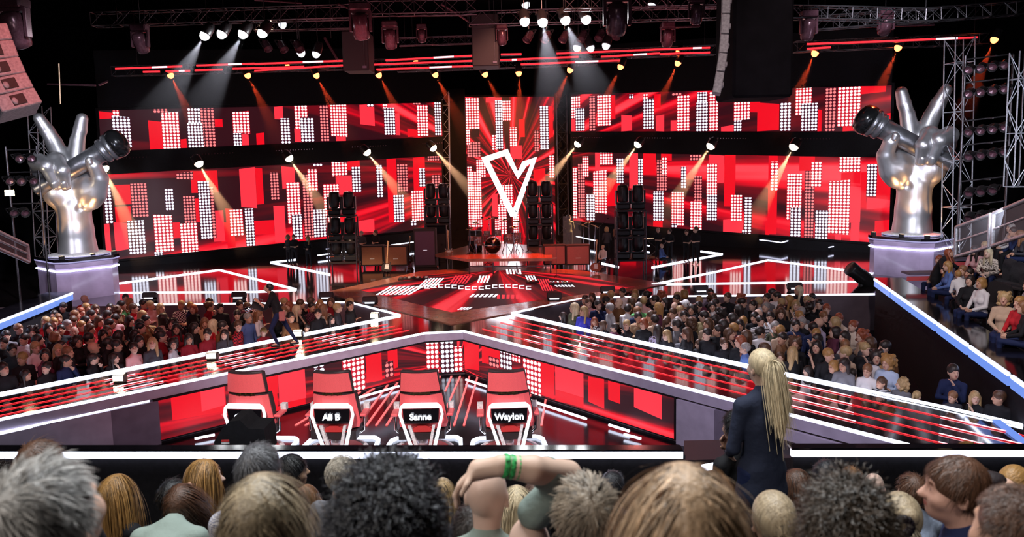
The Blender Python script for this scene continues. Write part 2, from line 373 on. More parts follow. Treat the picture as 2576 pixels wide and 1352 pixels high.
# ---------------------------------------------------------------- LED walls
W_, P_, R_, S_, T_, B_ = 'W', 'P', 'R', 'S', 'T', 'B'
PIC = {W_: ((1.7, 1.75, 2.1), 2), P_: ((1.9, 1.35, 1.3), 3), R_: ((1.25, 0.28, 0.28), 2), S_: ((0.92, 0.0, 0.012), 1), T_: ((1.05, 0.035, 0.06), 1),
       B_: ((1, 1, 1), 0), 'K': ((0.012, 0, 0.004), 1), 'X': ((5, 5, 5.6), 1)}
def screen(name, label, A, B, zb, zt, rects, group, pitch=0.155, centre=(0, 5.4), cell=None, frame=0.12, bgm=1.25, extra=None):
    A, B = Vector((*A, 0)), Vector((*B, 0)); du = (B - A); L = du.length; du.normalize(); nrm = Vector((du.y, -du.x, 0))
    if nrm.y > 0: nrm = -nrm
    def uz(px, py):
        d = ray(px, py); k = (A - CAM).dot(nrm) / d.dot(nrm); q = CAM + d * k; return (q - A).dot(du), q.z
    def W3(u, z, off=0): return A + du * u + Vector((0, 0, z)) + nrm * off
    lo = lambda u: zb[0] + (zb[1] - zb[0]) * u / L
    hi = lambda u: zt[0] + (zt[1] - zt[0]) * u / L
    root = empty(name, W3(L / 2, lo(L / 2))); tag(root, label, 'led screen', group)
    b_ = MB(); pic, mode, grid = [], [], []
    def quad(cs, kind, off, g=None, mult=1.0):
        b_.add([W3(u, z, off) for u, z in cs], [(0, 1, 2, 3)])
        c, m_ = PIC[kind]; pic.append([x * mult for x in c]); mode.append(m_)
        if m_ == 0:
            for u, z in cs:
                q = W3(u, z); grid.append((q.x - centre[0], z - centre[1], 0))
        elif g: grid.extend(g)
        else: grid.extend([(0, 0, 0)] * 4)
    nseg = max(1, int(L / 3))
    for i in range(nseg):
        u0, u1 = L * i / nseg, L * (i + 1) / nseg
        quad([(u0, lo(u0)), (u1, lo(u1)), (u1, hi(u1)), (u0, hi(u0))], B_, 0.0, mult=bgm)
    order = {S_: 0, T_: 1, R_: 2, P_: 3, W_: 4, 'K': 0, 'X': 5}
    for k, rc in enumerate(sorted(rects, key=lambda q: order[q[4]])):
        x0, y0, x1, y1, kind = rc
        a = [uz(x0, y1), uz(x1, y1), uz(x1, y0), uz(x0, y0)]
        u0 = max(0, (a[0][0] + a[3][0]) / 2); u1 = min(L, (a[1][0] + a[2][0]) / 2)
        if u1 - u0 < 0.05: continue
        z0 = (a[0][1] + a[1][1]) / 2; z1 = (a[2][1] + a[3][1]) / 2
        cl = lambda u, z: min(max(z, lo(u)), hi(u))
        if kind in (W_, P_, R_) and (u1 - u0) > pitch * 5 and random.random() < 0.8:      # stepped tops like the photo's slanted ones
            sl = random.choice((-1, 1)) * 0.10
        else: sl = 0.0
        if kind in (S_, T_): sl = random.choice((-0.12, 0.12, 0))
        za, zc = z1 + sl * 0.5 * (u1 - u0), z1 - sl * 0.5 * (u1 - u0)
        ya, yc = z0 - sl * 0.5 * (u1 - u0) * random.choice((0, 1)), z0 + sl * 0.5 * (u1 - u0)
        cs = [(u0, cl(u0, ya)), (u1, cl(u1, yc)), (u1, cl(u1, zc)), (u0, cl(u0, za))]
        if max(cs[2][1], cs[3][1]) - min(cs[0][1], cs[1][1]) < 0.05: continue
        nu = max(1, round((u1 - u0) / pitch)); pu = (u1 - u0) / nu
        g = [((u - u0) / pu, (z - z0) / pitch, 0) for u, z in cs]
        quad(cs, kind, 0.002 + 0.0008 * order[kind] + 0.00005 * k, g)
    if extra: extra(quad, uz)
    me = b_.mesh('screen'); me.materials.append(MAT['led_screen'])
    for an, dat in (('pic', pic), ('mode', mode)):
        if an == 'pic':
            at_ = me.attributes.new(an, 'FLOAT_COLOR', 'FACE'); at_.data.foreach_set('color', [y for c in dat for y in (*c, 1)])
        else:
            at_ = me.attributes.new(an, 'FLOAT', 'FACE'); at_.data.foreach_set('value', dat)
    at_ = me.attributes.new('grid', 'FLOAT_VECTOR', 'CORNER'); at_.data.foreach_set('vector', [y for c in grid for y in c])
    inv = Matrix.Translation(-root.location); me.transform(inv); obj('screen_face', me, root)
    f_ = MB(); th = 0.25
    f_.add([W3(u, z, o) - root.location for u, z, o in ((-frame, lo(0) - frame, -.01), (L + frame, lo(L) - frame, -.01), (L + frame, hi(L) + frame, -.01), (-frame, hi(0) + frame, -.01),
            (-frame, lo(0) - frame, -th), (L + frame, lo(L) - frame, -th), (L + frame, hi(L) + frame, -th), (-frame, hi(0) + frame, -th))],
           [(0, 1, 2, 3), (7, 6, 5, 4), (0, 4, 5, 1), (1, 5, 6, 2), (2, 6, 7, 3), (3, 7, 4, 0)])
    f_.build('cabinet_frame', 'black_matte', root)
    return root
def at_xy(px, py, Y): q = D(px, py, Y); return (q.x, q.y), q.z
def wallcorners(xl, ytl, ybl, Yl, xr, ytr, ybr, Yr):
    (A, z1), (_, z0) = at_xy(xl, ytl, Yl), at_xy(xl, ybl, Yl); (B, z3), (_, z2) = at_xy(xr, ytr, Yr), at_xy(xr, ybr, Yr)
    return A, B, (z0, z2), (z1, z3)
UL = [(283,277,300,296,P_),(283,293,330,372,W_),(385,273,422,285,R_),(407,283,452,376,P_),(472,272,505,320,W_),(472,310,512,372,W_),(505,270,541,370,R_),(375,305,412,379,S_),
 (585,281,628,335,P_),(587,335,608,370,W_),(608,338,626,370,T_),(706,298,730,362,W_),(741,264,774,325,P_),(756,296,790,357,W_),(741,322,760,357,T_),(805,262,827,356,R_),(831,262,873,343,P_),
 (905,262,942,315,T_),(923,259,940,269,W_),(962,259,975,276,P_),(966,271,994,340,W_),(994,285,1006,340,T_),(1038,257,1058,264,R_),(1049,264,1077,343,P_),(1093,255,1110,341,W_),(690,268,712,300,T_),
 (845,343,870,355,T_),(1025,325,1050,345,S_),(455,350,470,375,S_),(250,282,285,300,S_),(540,300,560,320,S_),(645,335,665,368,S_)]
LL = [(262,466,282,563,W_),(248,470,262,650,S_),(258,563,278,640,T_),(288,465,330,515,S_),(330,462,372,547,R_),(415,474,437,530,W_),(443,434,486,452,R_),(480,430,548,485,S_),(462,494,492,570,R_),
 (501,456,531,602,W_),(531,470,541,600,R_),(454,562,498,639,P_),(388,541,436,634,P_),(388,634,410,648,W_),(322,555,366,640,W_),(288,560,322,630,T_),(536,530,564,608,T_),(578,528,612,594,P_),(570,525,590,623,S_),
 (617,525,640,620,W_),(604,423,644,523,T_),(644,423,662,515,S_),(680,433,702,503,R_),(722,459,756,563,P_),(735,540,761,603,W_),(763,440,788,600,R_),(774,426,799,480,P_),(788,528,820,597,W_),(815,463,855,573,P_),
 (834,409,874,442,P_),(845,442,886,490,T_),(874,405,905,430,S_),(885,420,908,484,W_),(947,416,963,497,W_),(999,414,1026,483,R_),(975,399,999,560,S_),(1040,395,1070,500,S_),(1054,424,1070,470,W_),(1086,440,1108,483,R_),
 (990,491,1017,560,W_),(1035,480,1066,556,P_),(1033,556,1048,568,W_),(1075,393,1105,405,R_),(709,420,742,473,T_),(690,518,718,610,T_),(885,555,942,583,T_),(556,560,580,610,S_),(436,560,454,600,S_),(787,411,811,419,W_),(640,555,690,590,S_),
 (1070,480,1108,580,S_),(290,520,330,560,S_),(480,500,502,560,S_)]
CP = [(1168,246,1206,325,P_),(1170,325,1183,365,P_),(1175,357,1209,396,R_),(1246,253,1265,375,W_),(1262,254,1285,304,P_),(1237,340,1252,378,P_),(1282,321,1301,369,P_),(1358,267,1380,377,W_),(1344,328,1356,382,R_),
 (1380,267,1391,345,S_),(1198,403,1222,446,P_),(1174,420,1189,572,P_),(1188,433,1212,572,P_),(1381,392,1394,448,P_),(1256,466,1290,515,P_),(1253,515,1275,590,P_),(1290,530,1306,590,P_),(1245,552,1256,592,P_),
 (1238,488,1252,545,T_),(1284,366,1313,400,T_),(1222,246,1262,258,T_),(1305,300,1320,345,S_),(1186,325,1206,345,'K'),(1342,425,1372,470,S_),(1365,520,1392,590,P_),(1215,545,1236,590,S_)]
UR = [(1436,243,1460,298,P_),(1448,272,1471,330,W_),(1435,300,1448,330,T_),(1482,242,1498,330,R_),(1502,240,1537,317,P_),(1538,240,1548,300,S_),(1582,238,1594,248,W_),(1563,290,1590,331,T_),(1618,237,1630,250,P_),(1618,249,1646,325,W_),
 (1646,237,1662,272,S_),(1650,290,1671,331,T_),(1690,234,1715,241,R_),(1703,240,1735,330,P_),(1687,303,1703,330,T_),(1753,232,1780,258,W_),(1751,258,1781,331,W_),(1784,231,1807,330,P_),(1814,317,1846,331,T_),(1846,247,1887,303,P_),(1846,303,1866,331,W_),
 (1887,245,1912,282,S_),(1905,260,1960,331,S_),(1962,258,1990,330,W_),(2001,222,2042,290,P_),(2015,260,2057,330,W_),(2057,276,2067,331,S_),(2075,220,2103,328,R_),(2107,218,2165,318,P_),(2165,215,2229,236,S_),(2120,318,2180,331,S_),(2228,285,2243,331,S_),(2075,318,2100,331,R_)]
LR = [(1441,424,1452,550,P_),(1454,412,1472,548,R_),(1465,394,1481,445,P_),(1492,430,1527,537,P_),(1475,490,1497,555,W_),(1509,383,1541,415,P_),(1497,383,1509,430,T_),(1527,450,1560,520,S_),(1551,398,1569,462,W_),(1583,385,1605,475,T_),(1605,400,1618,484,W_),(1618,385,1650,440,S_),
 (1652,403,1678,480,R_),(1665,395,1678,440,P_),(1663,384,1690,404,S_),(1713,420,1727,474,W_),(1735,389,1765,404,R_),(1746,443,1766,508,R_),(1736,506,1766,580,P_),(1689,483,1721,568,P_),(1643,482,1670,556,W_),(1643,556,1667,572,S_),(1689,563,1703,573,W_),(1777,412,1804,555,P_),(1777,490,1804,555,W_),
 (1783,390,1822,462,T_),(1822,390,1850,520,S_),(1838,491,1867,557,P_),(1872,497,1891,593,W_),(1866,580,1880,593,W_),(1819,551,1870,590,T_),(1903,592,1914,600,P_),(1932,392,1955,590,S_),(1938,407,1958,480,P_),(1979,438,2017,554,P_),(1988,523,2015,604,W_),(2024,430,2048,604,R_),
 (2040,408,2067,470,P_),(2111,395,2165,433,P_),(2050,530,2083,611,W_),(2083,455,2138,588,P_),(2180,413,2206,495,W_),(2011,394,2050,430,S_),(2206,397,2243,520,S_),(2116,433,2165,460,S_),(2165,433,2180,520,S_),(2138,470,2165,560,T_),(2140,560,2162,612,T_),(2180,500,2243,525,T_),(2101,588,2116,612,T_),(1925,560,1935,606,S_),(1560,555,1600,570,S_),
 (2200,555,2243,612,S_)]
YL0, YL1, YR0, YR1 = 36.0, 43.0, 43.5, 35.4
gname = 'video wall panels round the stage'
A, B, zb, zt = wallcorners(247, 278, 382, YL0, 1110, 258, 344, YL1)
screen('led_wall', 'upper left video wall showing red rays and white dotted columns', A, B, zb, zt, UL, gname); ULg = (A, B, zb, zt)
A, B, zb, zt = wallcorners(251, 440, 656, YL0, 1110, 392, 572, YL1)
screen('led_wall', 'tall lower left video wall of red blocks and dotted columns behind the band', A, B, zb, zt, LL, gname); LLg = (A, B, zb, zt)
A, B, zb, zt = wallcorners(1436, 238, 331, YR0, 2243, 215, 331, YR1)
screen('led_wall', 'upper right video wall showing red rays and white dotted columns', A, B, zb, zt, UR, gname); URg = (A, B, zb, zt)
A, B, zb, zt = wallcorners(1440, 383, 556, YR0, 2243, 397, 613, YR1)
screen('led_wall', 'tall lower right video wall of red blocks and dotted columns', A, B, zb, zt, LR, gname); LRg = (A, B, zb, zt)
def vlogo(quad, uz):
    out = [(1211, 397), (1277, 375), (1303, 432), (1314, 407), (1351, 395), (1299, 545), (1284, 545)]
    pts = [Vector((*uz(*q), 0)) for q in out]; w = 0.17; n = len(pts)
    cen_ = Vector((*uz(1290, 450), 0)); inn = []
    for i in range(n):                                   # inset of the outline = thick glowing contour
        a, b_, c = pts[i - 1], pts[i], pts[(i + 1) % n]
        d1 = (b_ - a).normalized(); d2 = (c - b_).normalized()
        n1 = Vector((-d1.y, d1.x, 0)); n2 = Vector((-d2.y, d2.x, 0))
        if i == 0: sg = 1 if n1.dot(cen_ - b_) + n2.dot(cen_ - b_) > 0 else -1
        m_ = (n1 + n2); k = m_.dot(n1); inn.append(b_ + m_ * (sg * 2 * w / max(k, 0.6)))
    for i in range(n):
        a, b_ = pts[i], pts[(i + 1) % n]; c, d = inn[(i + 1) % n], inn[i]
        quad([(q.x, q.y) for q in (a, b_, c, d)], 'X', 0.02)
A, B, zb, zt = wallcorners(1170, 244, 600, 46.0, 1393, 243, 600, 46.0)
screen('led_wall', 'narrow centre video wall with glowing white V outline and radiating rays', A, B, zb, zt, CP, gname, extra=vlogo, bgm=1.35, centre=(0, 5.0))

# fascia screens under the catwalk edge
FL = [(430,975,568,1043,S_),(505,972,565,1030,T_),(700,915,768,1010,T_),(700,920,748,934,W_),(768,905,832,916,W_),(788,916,818,980,W_),(862,880,918,1000,P_),(920,870,960,960,S_),(968,910,990,950,R_),(975,868,1000,930,S_),(700,1010,770,1060,S_),(618,950,700,1000,S_),(600,1000,700,1070,S_)]
FC = [(1072,860,1104,940,P_),(1108,846,1142,950,W_),(1142,872,1164,935,P_)]
FR = [(1168,845,1205,930,S_),(1212,850,1258,920,S_),(1258,868,1288,930,W_),(1288,888,1310,912,P_),(1316,880,1362,1010,P_),(1362,900,1395,1000,S_),(1397,925,1468,990,T_),(1397,965,1468,1020,S_),(1480,950,1520,1020,S_),(1530,960,1560,1010,S_),(1595,975,1665,1040,T_),(1643,966,1690,982,W_),(1230,900,1256,925,R_)]
def fascia(label, pa, pb, rects, zlo=0.08, zhi=ST - 0.24):
    A, B = p2(*pa), p2(*pb)
    d = (Vector(B) - Vector(A)).normalized(); nn = Vector((d.y, -d.x)) * 0.06
    if nn.y > 0: nn = -nn
    A, B = tuple(Vector(A) + nn), tuple(Vector(B) + nn)
    return screen('fascia_screen', label, A, B, (zlo, zlo), (zhi, zhi), rects, 'video screens under the catwalk edge', pitch=0.135, centre=(-1.6, 0.2), frame=0.03)
fascia('low video screen under the left catwalk edge, behind the left coach chairs', (385, 982), (1068, 841), FL)
fascia('short low video screen at the centre point of the catwalks', (1068, 841), (1167, 836), FC)
fascia('low video screen under the right catwalk edge, right of the coach chairs', (1167, 836), (1700, 973), FR)

# reflection of the centre wall, put in as a glowing floor panel, in its wooden border
fp = [(905, 730), (1075, 692), (1270, 680), (1440, 690), (1600, 722), (1135, 786)]
bd = [(815, 738), (1060, 684), (1270, 672), (1460, 682), (1680, 716), (1135, 818)]
b_ = MB(); b_.prism([p2(*q) for q in bd], ST, ST + 0.03); tag(b_.build('stage_border', 'wood_red'), 'glossy reddish diamond border framing the stage floor screen', 'stage floor')
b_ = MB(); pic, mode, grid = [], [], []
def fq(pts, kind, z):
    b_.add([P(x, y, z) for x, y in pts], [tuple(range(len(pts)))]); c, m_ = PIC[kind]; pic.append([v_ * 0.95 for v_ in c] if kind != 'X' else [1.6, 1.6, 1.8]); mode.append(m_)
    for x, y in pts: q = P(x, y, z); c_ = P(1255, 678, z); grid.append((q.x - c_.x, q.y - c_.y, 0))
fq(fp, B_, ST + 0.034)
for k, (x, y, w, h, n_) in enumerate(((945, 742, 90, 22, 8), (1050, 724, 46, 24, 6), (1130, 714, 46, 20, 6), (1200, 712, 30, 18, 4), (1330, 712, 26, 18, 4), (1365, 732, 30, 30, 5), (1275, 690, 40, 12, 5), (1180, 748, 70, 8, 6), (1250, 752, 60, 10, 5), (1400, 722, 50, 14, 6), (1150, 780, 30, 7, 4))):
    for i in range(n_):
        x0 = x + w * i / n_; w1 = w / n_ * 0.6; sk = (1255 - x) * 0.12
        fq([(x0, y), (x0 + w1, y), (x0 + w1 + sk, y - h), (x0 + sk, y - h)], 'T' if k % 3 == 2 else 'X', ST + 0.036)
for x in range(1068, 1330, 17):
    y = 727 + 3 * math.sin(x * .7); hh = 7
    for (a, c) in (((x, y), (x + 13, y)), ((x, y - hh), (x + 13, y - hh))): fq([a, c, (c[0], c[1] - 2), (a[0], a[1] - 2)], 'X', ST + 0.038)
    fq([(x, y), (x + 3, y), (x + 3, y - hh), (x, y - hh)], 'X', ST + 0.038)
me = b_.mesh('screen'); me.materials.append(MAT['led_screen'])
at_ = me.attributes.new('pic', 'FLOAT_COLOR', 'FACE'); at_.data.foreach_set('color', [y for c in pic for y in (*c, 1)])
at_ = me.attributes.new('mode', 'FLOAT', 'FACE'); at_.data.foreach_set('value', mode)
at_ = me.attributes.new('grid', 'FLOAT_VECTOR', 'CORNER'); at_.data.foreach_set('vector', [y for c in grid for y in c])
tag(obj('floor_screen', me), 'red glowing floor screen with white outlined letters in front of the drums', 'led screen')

# ---------------------------------------------------------------- header beams between the screens
def beam_box(label, A, B, z0a, z0b, z1a, z1b, off=-0.5, dots=True):
    A, B = Vector((*A, 0)), Vector((*B, 0)); d = (B - A).normalized(); nr = Vector((d.y, -d.x, 0)); nr = nr if nr.y < 0 else -nr
    root = empty('header_beam', (A + B) / 2 + Vector((0, 0, z0a))); tag(root, label, 'beam')
    vs = []
    for o_ in (0.1, -0.3):
        for q, z in ((A, z0a), (B, z0b), (B, z1b), (A, z1a)): vs.append(q + nr * o_ + Vector((0, 0, z)) - root.location)
    m_ = MB(); m_.add(vs, [(0, 1, 2, 3), (7, 6, 5, 4), (0, 4, 5, 1), (1, 5, 6, 2), (2, 6, 7, 3), (3, 7, 4, 0)]); m_.build('beam_cover', 'black_matte', root)
    if dots:
        L = (B - A).length; k = MB(); n_ = int(L / 0.14)
        for i in range(n_):
            if (i // 14) % 2: continue
            f = (i + .5) / n_; q = A + (B - A) * f + nr * 0.11; z = (z1a + (z1b - z1a) * f) - 0.35
            k.box(q + Vector((0, 0, z)) - root.location, (0.05, 0.03, 0.05))
        k.build('marker_lamps', 'fixture_pink', root)['kind'] = 'stuff'
beam_box('dark header beam between the two left video walls', ULg[0], ULg[1], LLg[3][0], LLg[3][1], ULg[2][0], ULg[2][1])
beam_box('dark header beam between the two right video walls', URg[0], URg[1], LRg[3][0], LRg[3][1], URg[2][0], URg[2][1])
beam_box('tall dark masking above the left video wall', ULg[0], ULg[1], ULg[3][0] + .13, ULg[3][1] + .13, 11.4, 12.2, dots=False)
beam_box('tall dark masking above the right video wall', URg[0], URg[1], URg[3][0] + .13, URg[3][1] + .13, 12.2, 11.6, dots=False)
beam_box('dark base skirt under the left video wall', LLg[0], LLg[1], ST, ST, LLg[2][0] - .13, LLg[2][1] - .13, dots=False)
beam_box('dark base skirt under the right video wall', LRg[0], LRg[1], ST, ST, LRg[2][0] - .13, LRg[2][1] - .13, dots=False)

# ---------------------------------------------------------------- light strips
def strip(label, pts, z=ST, w=0.06, h=0.045, m='strip_white', group=None, lip=None, name='led_strip', lift=0.0225):
    q = [P(x, y, z) for x, y in pts]; root_loc = q[0]
    if lip:
        root = empty(name, root_loc); tag(root, label, 'light strip', group); t_, l_ = MB(), MB()
        for a, c in zip(q[:-1], q[1:]):
            t_.bar(a - root_loc + Vector((0, 0, lift)), c - root_loc + Vector((0, 0, lift)), w, h); l_.bar(a - root_loc - Vector((0, 0, lip / 2)), c - root_loc - Vector((0, 0, lip / 2)), 0.10, lip)
        t_.build('light_tube', m, root); l_.build('edge_trim', 'lavender', root); return root
    t_ = MB()
    for a, c in zip(q[:-1], q[1:]): t_.bar(a + Vector((0, 0, lift)), c + Vector((0, 0, lift)), w, h)
    return tag(t_.build(name, m), label, 'light strip', group)
g = 'white light strips along the stage edges'
strip('white light strip with pale trim along the front edge of the left catwalk', [(-260, 1112), (1068, 841)], group=g, lip=0.2)
strip('short white light strip with pale trim at the centre point of the catwalks', [(1068, 841), (1167, 836)], group=g, lip=0.2)
strip('long white light strip with pale trim along the front edge of the right catwalk', [(1167, 836), (2290, 1125)], group=g, lip=0.2)
strip('white light strip on the pit side of the left catwalk, ending at a point', [(-260, 1045), (1006, 795)], group=g)
strip('white light strip along the back of the left pit', [(1006, 795), (880, 763), (300, 769)], group=g)
strip('white light strip on the pit side of the right catwalk, crossing the frame', [(1288, 790), (1880, 922), (2385, 1030), (2600, 1080)], group=g)
strip('white light strip along the back of the right pit', [(1288, 790), (1478, 750), (2200, 742)], group=g)
strip('thin white light line on the left stage floor bent at a peak', [(187, 729), (552, 680), (745, 729)], group=g, w=0.05, h=0.04)
strip('thin level white light line on the left stage floor', [(187, 738), (644, 735), (745, 731)], group=g, w=0.04, h=0.03)
strip('white arrow-shaped light strip left of the lamp tower on stage', [(745, 654), (681, 661), (830, 692)], group=g)
strip('bright white light strip at the foot of the right lamp tower', [(1512, 663), (1556, 673)], group=g)
strip('white arrow-shaped light strip right of the musicians', [(1640, 674), (1817, 640), (1763, 633)], group=g)
strip('thin white light line rising to a peak on the right stage floor', [(1640, 717), (1800, 685), (1932, 655), (2200, 690)], group=g, w=0.04, h=0.03)
strip('thin level white light line on the right stage floor', [(1640, 717), (1815, 714), (2195, 709)], group=g, w=0.04, h=0.03)
strip('faint violet light line below the lower left video wall', [(515, 632), (575, 641), (650, 633), (735, 622)], z=1.4, m='strip_dim', group=g, w=0.06)
strip('violet light line behind the left guitar amplifiers', [(820, 628), (1040, 611)], z=1.4, m='strip_dim', group=g, w=0.07)
strip('white light line between the left amplifiers and the tall bass cabinet', [(985, 618), (1052, 609)], z=1.5, m='strip_white', group=g, w=0.08)
strip('faint light line below the lower right video wall', [(1620, 573), (1750, 588), (1930, 607), (1966, 612), (2008, 600)], z=1.6, m='strip_dim', group=g, w=0.06)
strip('short faint light line right of the right tower', [(2085, 624), (2130, 615)], z=1.4, m='strip_dim', group=g, w=0.05)
strip('white light strips crossing behind the drum kit on the right', [(1450, 596), (1498, 607)], z=1.5, group=g)
strip('white light line behind the lower shelf of the left lamp tower', [(800, 644), (898, 631)], z=1.35, group=g, w=0.08)
strip('white light line seen through the right lamp tower', [(1598, 612), (1633, 620)], z=1.35, group=g, w=0.08)
strip('lower white light strip across the right front panels', [(1708, 1002), (2175, 1125)], z=0.95, group=g, lip=0.5)
strip('lower white light strip across the left front panels', [(-120, 1120), (375, 1011)], z=0.95, group=g, lip=0.5)
strip('thin white strip at the foot of the fascia left of centre', [(900, 1004), (1004, 974)], z=0.05, w=0.05, h=0.04, group=g)
strip('thin white strip at the foot of the right fascia', [(1172, 958), (1250, 983), (1475, 1057)], z=0.05, w=0.05, h=0.04, group=g)
strip('short white floor line right of the coach chairs, upper one', [(1532, 1072), (1583, 1088)], z=0.05, w=0.05, h=0.04, group=g)
strip('short white floor line right of the coach chairs, lower one', [(1570, 1096), (1612, 1107)], z=0.05, w=0.05, h=0.04, group=g)
strip('short white floor line left of the leftmost coach chair', [(490, 1107), (540, 1097)], z=0.05, w=0.05, h=0.04, group=g)
strip('slanted blue light edge at the far right end of the catwalk', [(2506, 1062), (2600, 1135)], m='strip_blue', group=g, w=0.12)
# red lines on the catwalks
def redlines(a0, a1, b0, b1, n, where, z=ST, hot=()):
    for i in range(n):
        f = (i + 0.85) / (n + 0.7)
        s_, e_ = Vector(a0).lerp(Vector(b0), f), Vector(a1).lerp(Vector(b1), f)
        m_ = MB(); q0, q1 = P(s_.x, s_.y, z), P(e_.x, e_.y, z); d = q1 - q0; up = Vector((0, 0, 0.012))
        m_.mat(0).bar(q0 + up, q1 + up, 0.02, 0.01); m_.mat(1)
        for h0, h1 in hot: m_.bar(q0 + d * (h0 + 0.004 * i) + up * 1.6, q0 + d * (h1 + 0.01 * i) + up * 1.6, 0.028, 0.01)
        o_ = m_.build('red_light_line', ['line_red', 'line_hot']); order = ('farthest from the chairs', 'second from the far edge', 'third from the far edge', 'nearest the chairs')[i]
        tag(o_, 'thin red light line set in the %s catwalk floor, %s' % (where, order), 'light line', 'red light lines in the catwalk floors')
redlines((-200, 1040), (960, 812), (-200, 1100), (1045, 836), 4, 'left', hot=((.30, .36), (.52, .60), (.78, .84)))
redlines((1300, 797), (2640, 1092), (1195, 836), (2620, 1200), 4, 'right', hot=((.12, .15), (.22, .28), (.66, .76), (.88, .97)))
# warm floor washers on the left catwalk
for (x, y), w_ in (((302, 985), 'lowest left'), ((535, 928), 'second from left'), ((750, 872), 'behind the cameraman'), ((943, 826), 'nearest the point')):
    q = P(x, y - 22, ST); m_ = MB(); m_.mat(0).box(Vector((0, 0, 0.10)), (0.30, 0.16, 0.2), bev=.03); m_.mat(1).box(Vector((0, -0.085, 0.12)), (0.22, 0.012, 0.12)); m_.box(Vector((0, 0, 0.205)), (0.22, 0.1, 0.01))
    root = empty('floor_lamp_unit', q); m_.build('lamp_body', ['fixture', 'lamp_warm'], root)
    tag(root, 'small warm floor light glaring on the left catwalk, ' + w_, 'stage light', 'warm floor lights on the left catwalk')
    ld = bpy.data.lights.new('glow', 'SPOT'); ld.energy = 60; ld.color = (1, .82, .6); ld.spot_size = R(80); ld.shadow_soft_size = .1; lo_ = obj('glow', ld, root, Vector((0, -0.3, 0.5)))
    lo_.rotation_euler = (R(30), 0, 0)
# front panels under the catwalk ends
def panel_wall(nm, pts, z0, z1, mats, label):
    q = [P(x, y, ST) for x, y in pts]; root = empty(nm, (q[0].x, q[0].y, 0)); tag(root, label, 'stage front')
    for i, (a, c) in enumerate(zip(q[:-1], q[1:])):
        m_ = MB(); a2 = Vector((a.x, a.y, (z0 + z1) / 2)) - root.location; c2 = Vector((c.x, c.y, (z0 + z1) / 2)) - root.location
        m_.bar(a2, c2, 0.08, z1 - z0); m_.build('front_panel', mats[i % len(mats)], root)
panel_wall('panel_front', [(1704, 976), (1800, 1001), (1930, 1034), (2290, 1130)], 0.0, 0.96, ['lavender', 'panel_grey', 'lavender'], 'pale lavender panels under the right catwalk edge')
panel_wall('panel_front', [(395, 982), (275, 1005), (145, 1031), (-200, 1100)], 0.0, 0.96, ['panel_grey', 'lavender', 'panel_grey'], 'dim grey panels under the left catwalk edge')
# floor: red diagonal lines in front of the glass steps
n_ = 0
for (x0, y0, x1, y1) in ((743, 1072, 995, 915), (768, 1072, 1040, 905), (792, 1072, 1062, 903), (900, 1072, 1018, 912), (922, 1072, 1042, 906), (946, 1072, 1062, 906), (972, 1072, 1080, 905), (1120, 985, 1155, 903), (1118, 1040, 1176, 905), (1142, 1072, 1194, 906), (1167, 1072, 1212, 910), (1075, 1000, 1135, 903), (1362, 1072, 1380, 960), (1333, 1000, 1345, 945)):
    a, c = P(x0, y0, 0), P(x1, max(y1, 948), 0); 
    if y1 < 948: c = P(x0 + (x1 - x0) * (948 - y0) / (y1 - y0), 948, 0)
    m_ = MB(); m_.bar(a + Vector((0, 0, .012)), c + Vector((0, 0, .012)), 0.045, 0.02)
    n_ += 1
    tag(m_.build('floor_light_line', 'floor_line'), 'pink-red diagonal light line in the floor between the coach chairs, number %d of the fan counted from the left' % n_, 'light line', 'diagonal floor lights at the coach chairs')
# glass steps
def gstep(label, x0, x1, y, depth, z, legs):
    a, c = P(x0, y, z), P(x1, y, z); root = empty('glass_step', (a + c) / 2 - Vector((0, 0, z))); tag(root, label, 'step', 'clear steps up to the catwalk')
    w = (c - a).length; m_ = MB(); m_.add([Vector(v_) for v_ in ((-w / 2, 0, z), (w / 2, 0, z), (w / 2 - .35, depth, z), (-w / 2 + .35, depth, z), (-w / 2, 0, z + .03), (w / 2, 0, z + .03), (w / 2 - .35, depth, z + .03), (-w / 2 + .35, depth, z + .03))],
        [(3, 2, 1, 0), (4, 5, 6, 7), (0, 1, 5, 4), (1, 2, 6, 5), (2, 3, 7, 6), (3, 0, 4, 7)]); m_.build('tread', 'acrylic_red', root)
    for lx in legs: k = MB(); k.tube([(lx * w / 2, .05, 0), (lx * w / 2, .05, z)], .018, 6); k.build('leg', 'chrome', root)
gstep('upper clear red-lit step below the catwalk point', 1018, 1205, 868, 0.7, 0.80, (-.85, .85))
gstep('lower clear red-lit step in front of the upper one', 982, 1240, 899, 0.8, 0.42, (-.95, .95))

# ---------------------------------------------------------------- audience balcony edge in front
q0, q1 = P(-300, 1143, 3.35), P(1717, 1147, 3.35)
def ledge(nm, label, xa, xb, y, cut=None):
    zt_ = 3.3; a, c = D(xa, y, 7.0), D(xb, y, 7.0)
    root = empty(nm, ((a.x + c.x) / 2, 7.0, 0)); tag(root, label, 'parapet', 'black parapets with a light strip')
    w = c.x - a.x; zc = (a.z + c.z) / 2; sl = math.atan2(c.z - a.z, w); Mr = Matrix.Rotation(-sl, 3, 'Y')
    m_ = MB(); m_.box((0, .065, zc - 1.7), (w, .07, 3.4 - .05), Mr); m_.build('parapet_wall', 'black_matte', root)
    m_ = MB(); m_.box((0, 0, zc), (w, .05, .062), Mr); m_.build('light_tube', 'strip_white', root)
    m_ = MB(); m_.box((0, .04, zc + .045), (w, .12, .02), Mr); m_.build('cap_rail', 'black_gloss', root)
ledge('front_parapet', 'long black parapet with a white light strip in front of the coach chairs', -300, 1717, 1144)
ledge('front_parapet', 'black parapet with a thin white strip right of the standing woman', 1990, 2900, 1140)
strip('short slanted white strip beside the stairs left of the standing woman', [(1768, 1184), (1822, 1174)], z=3.05, w=0.05, group=g)
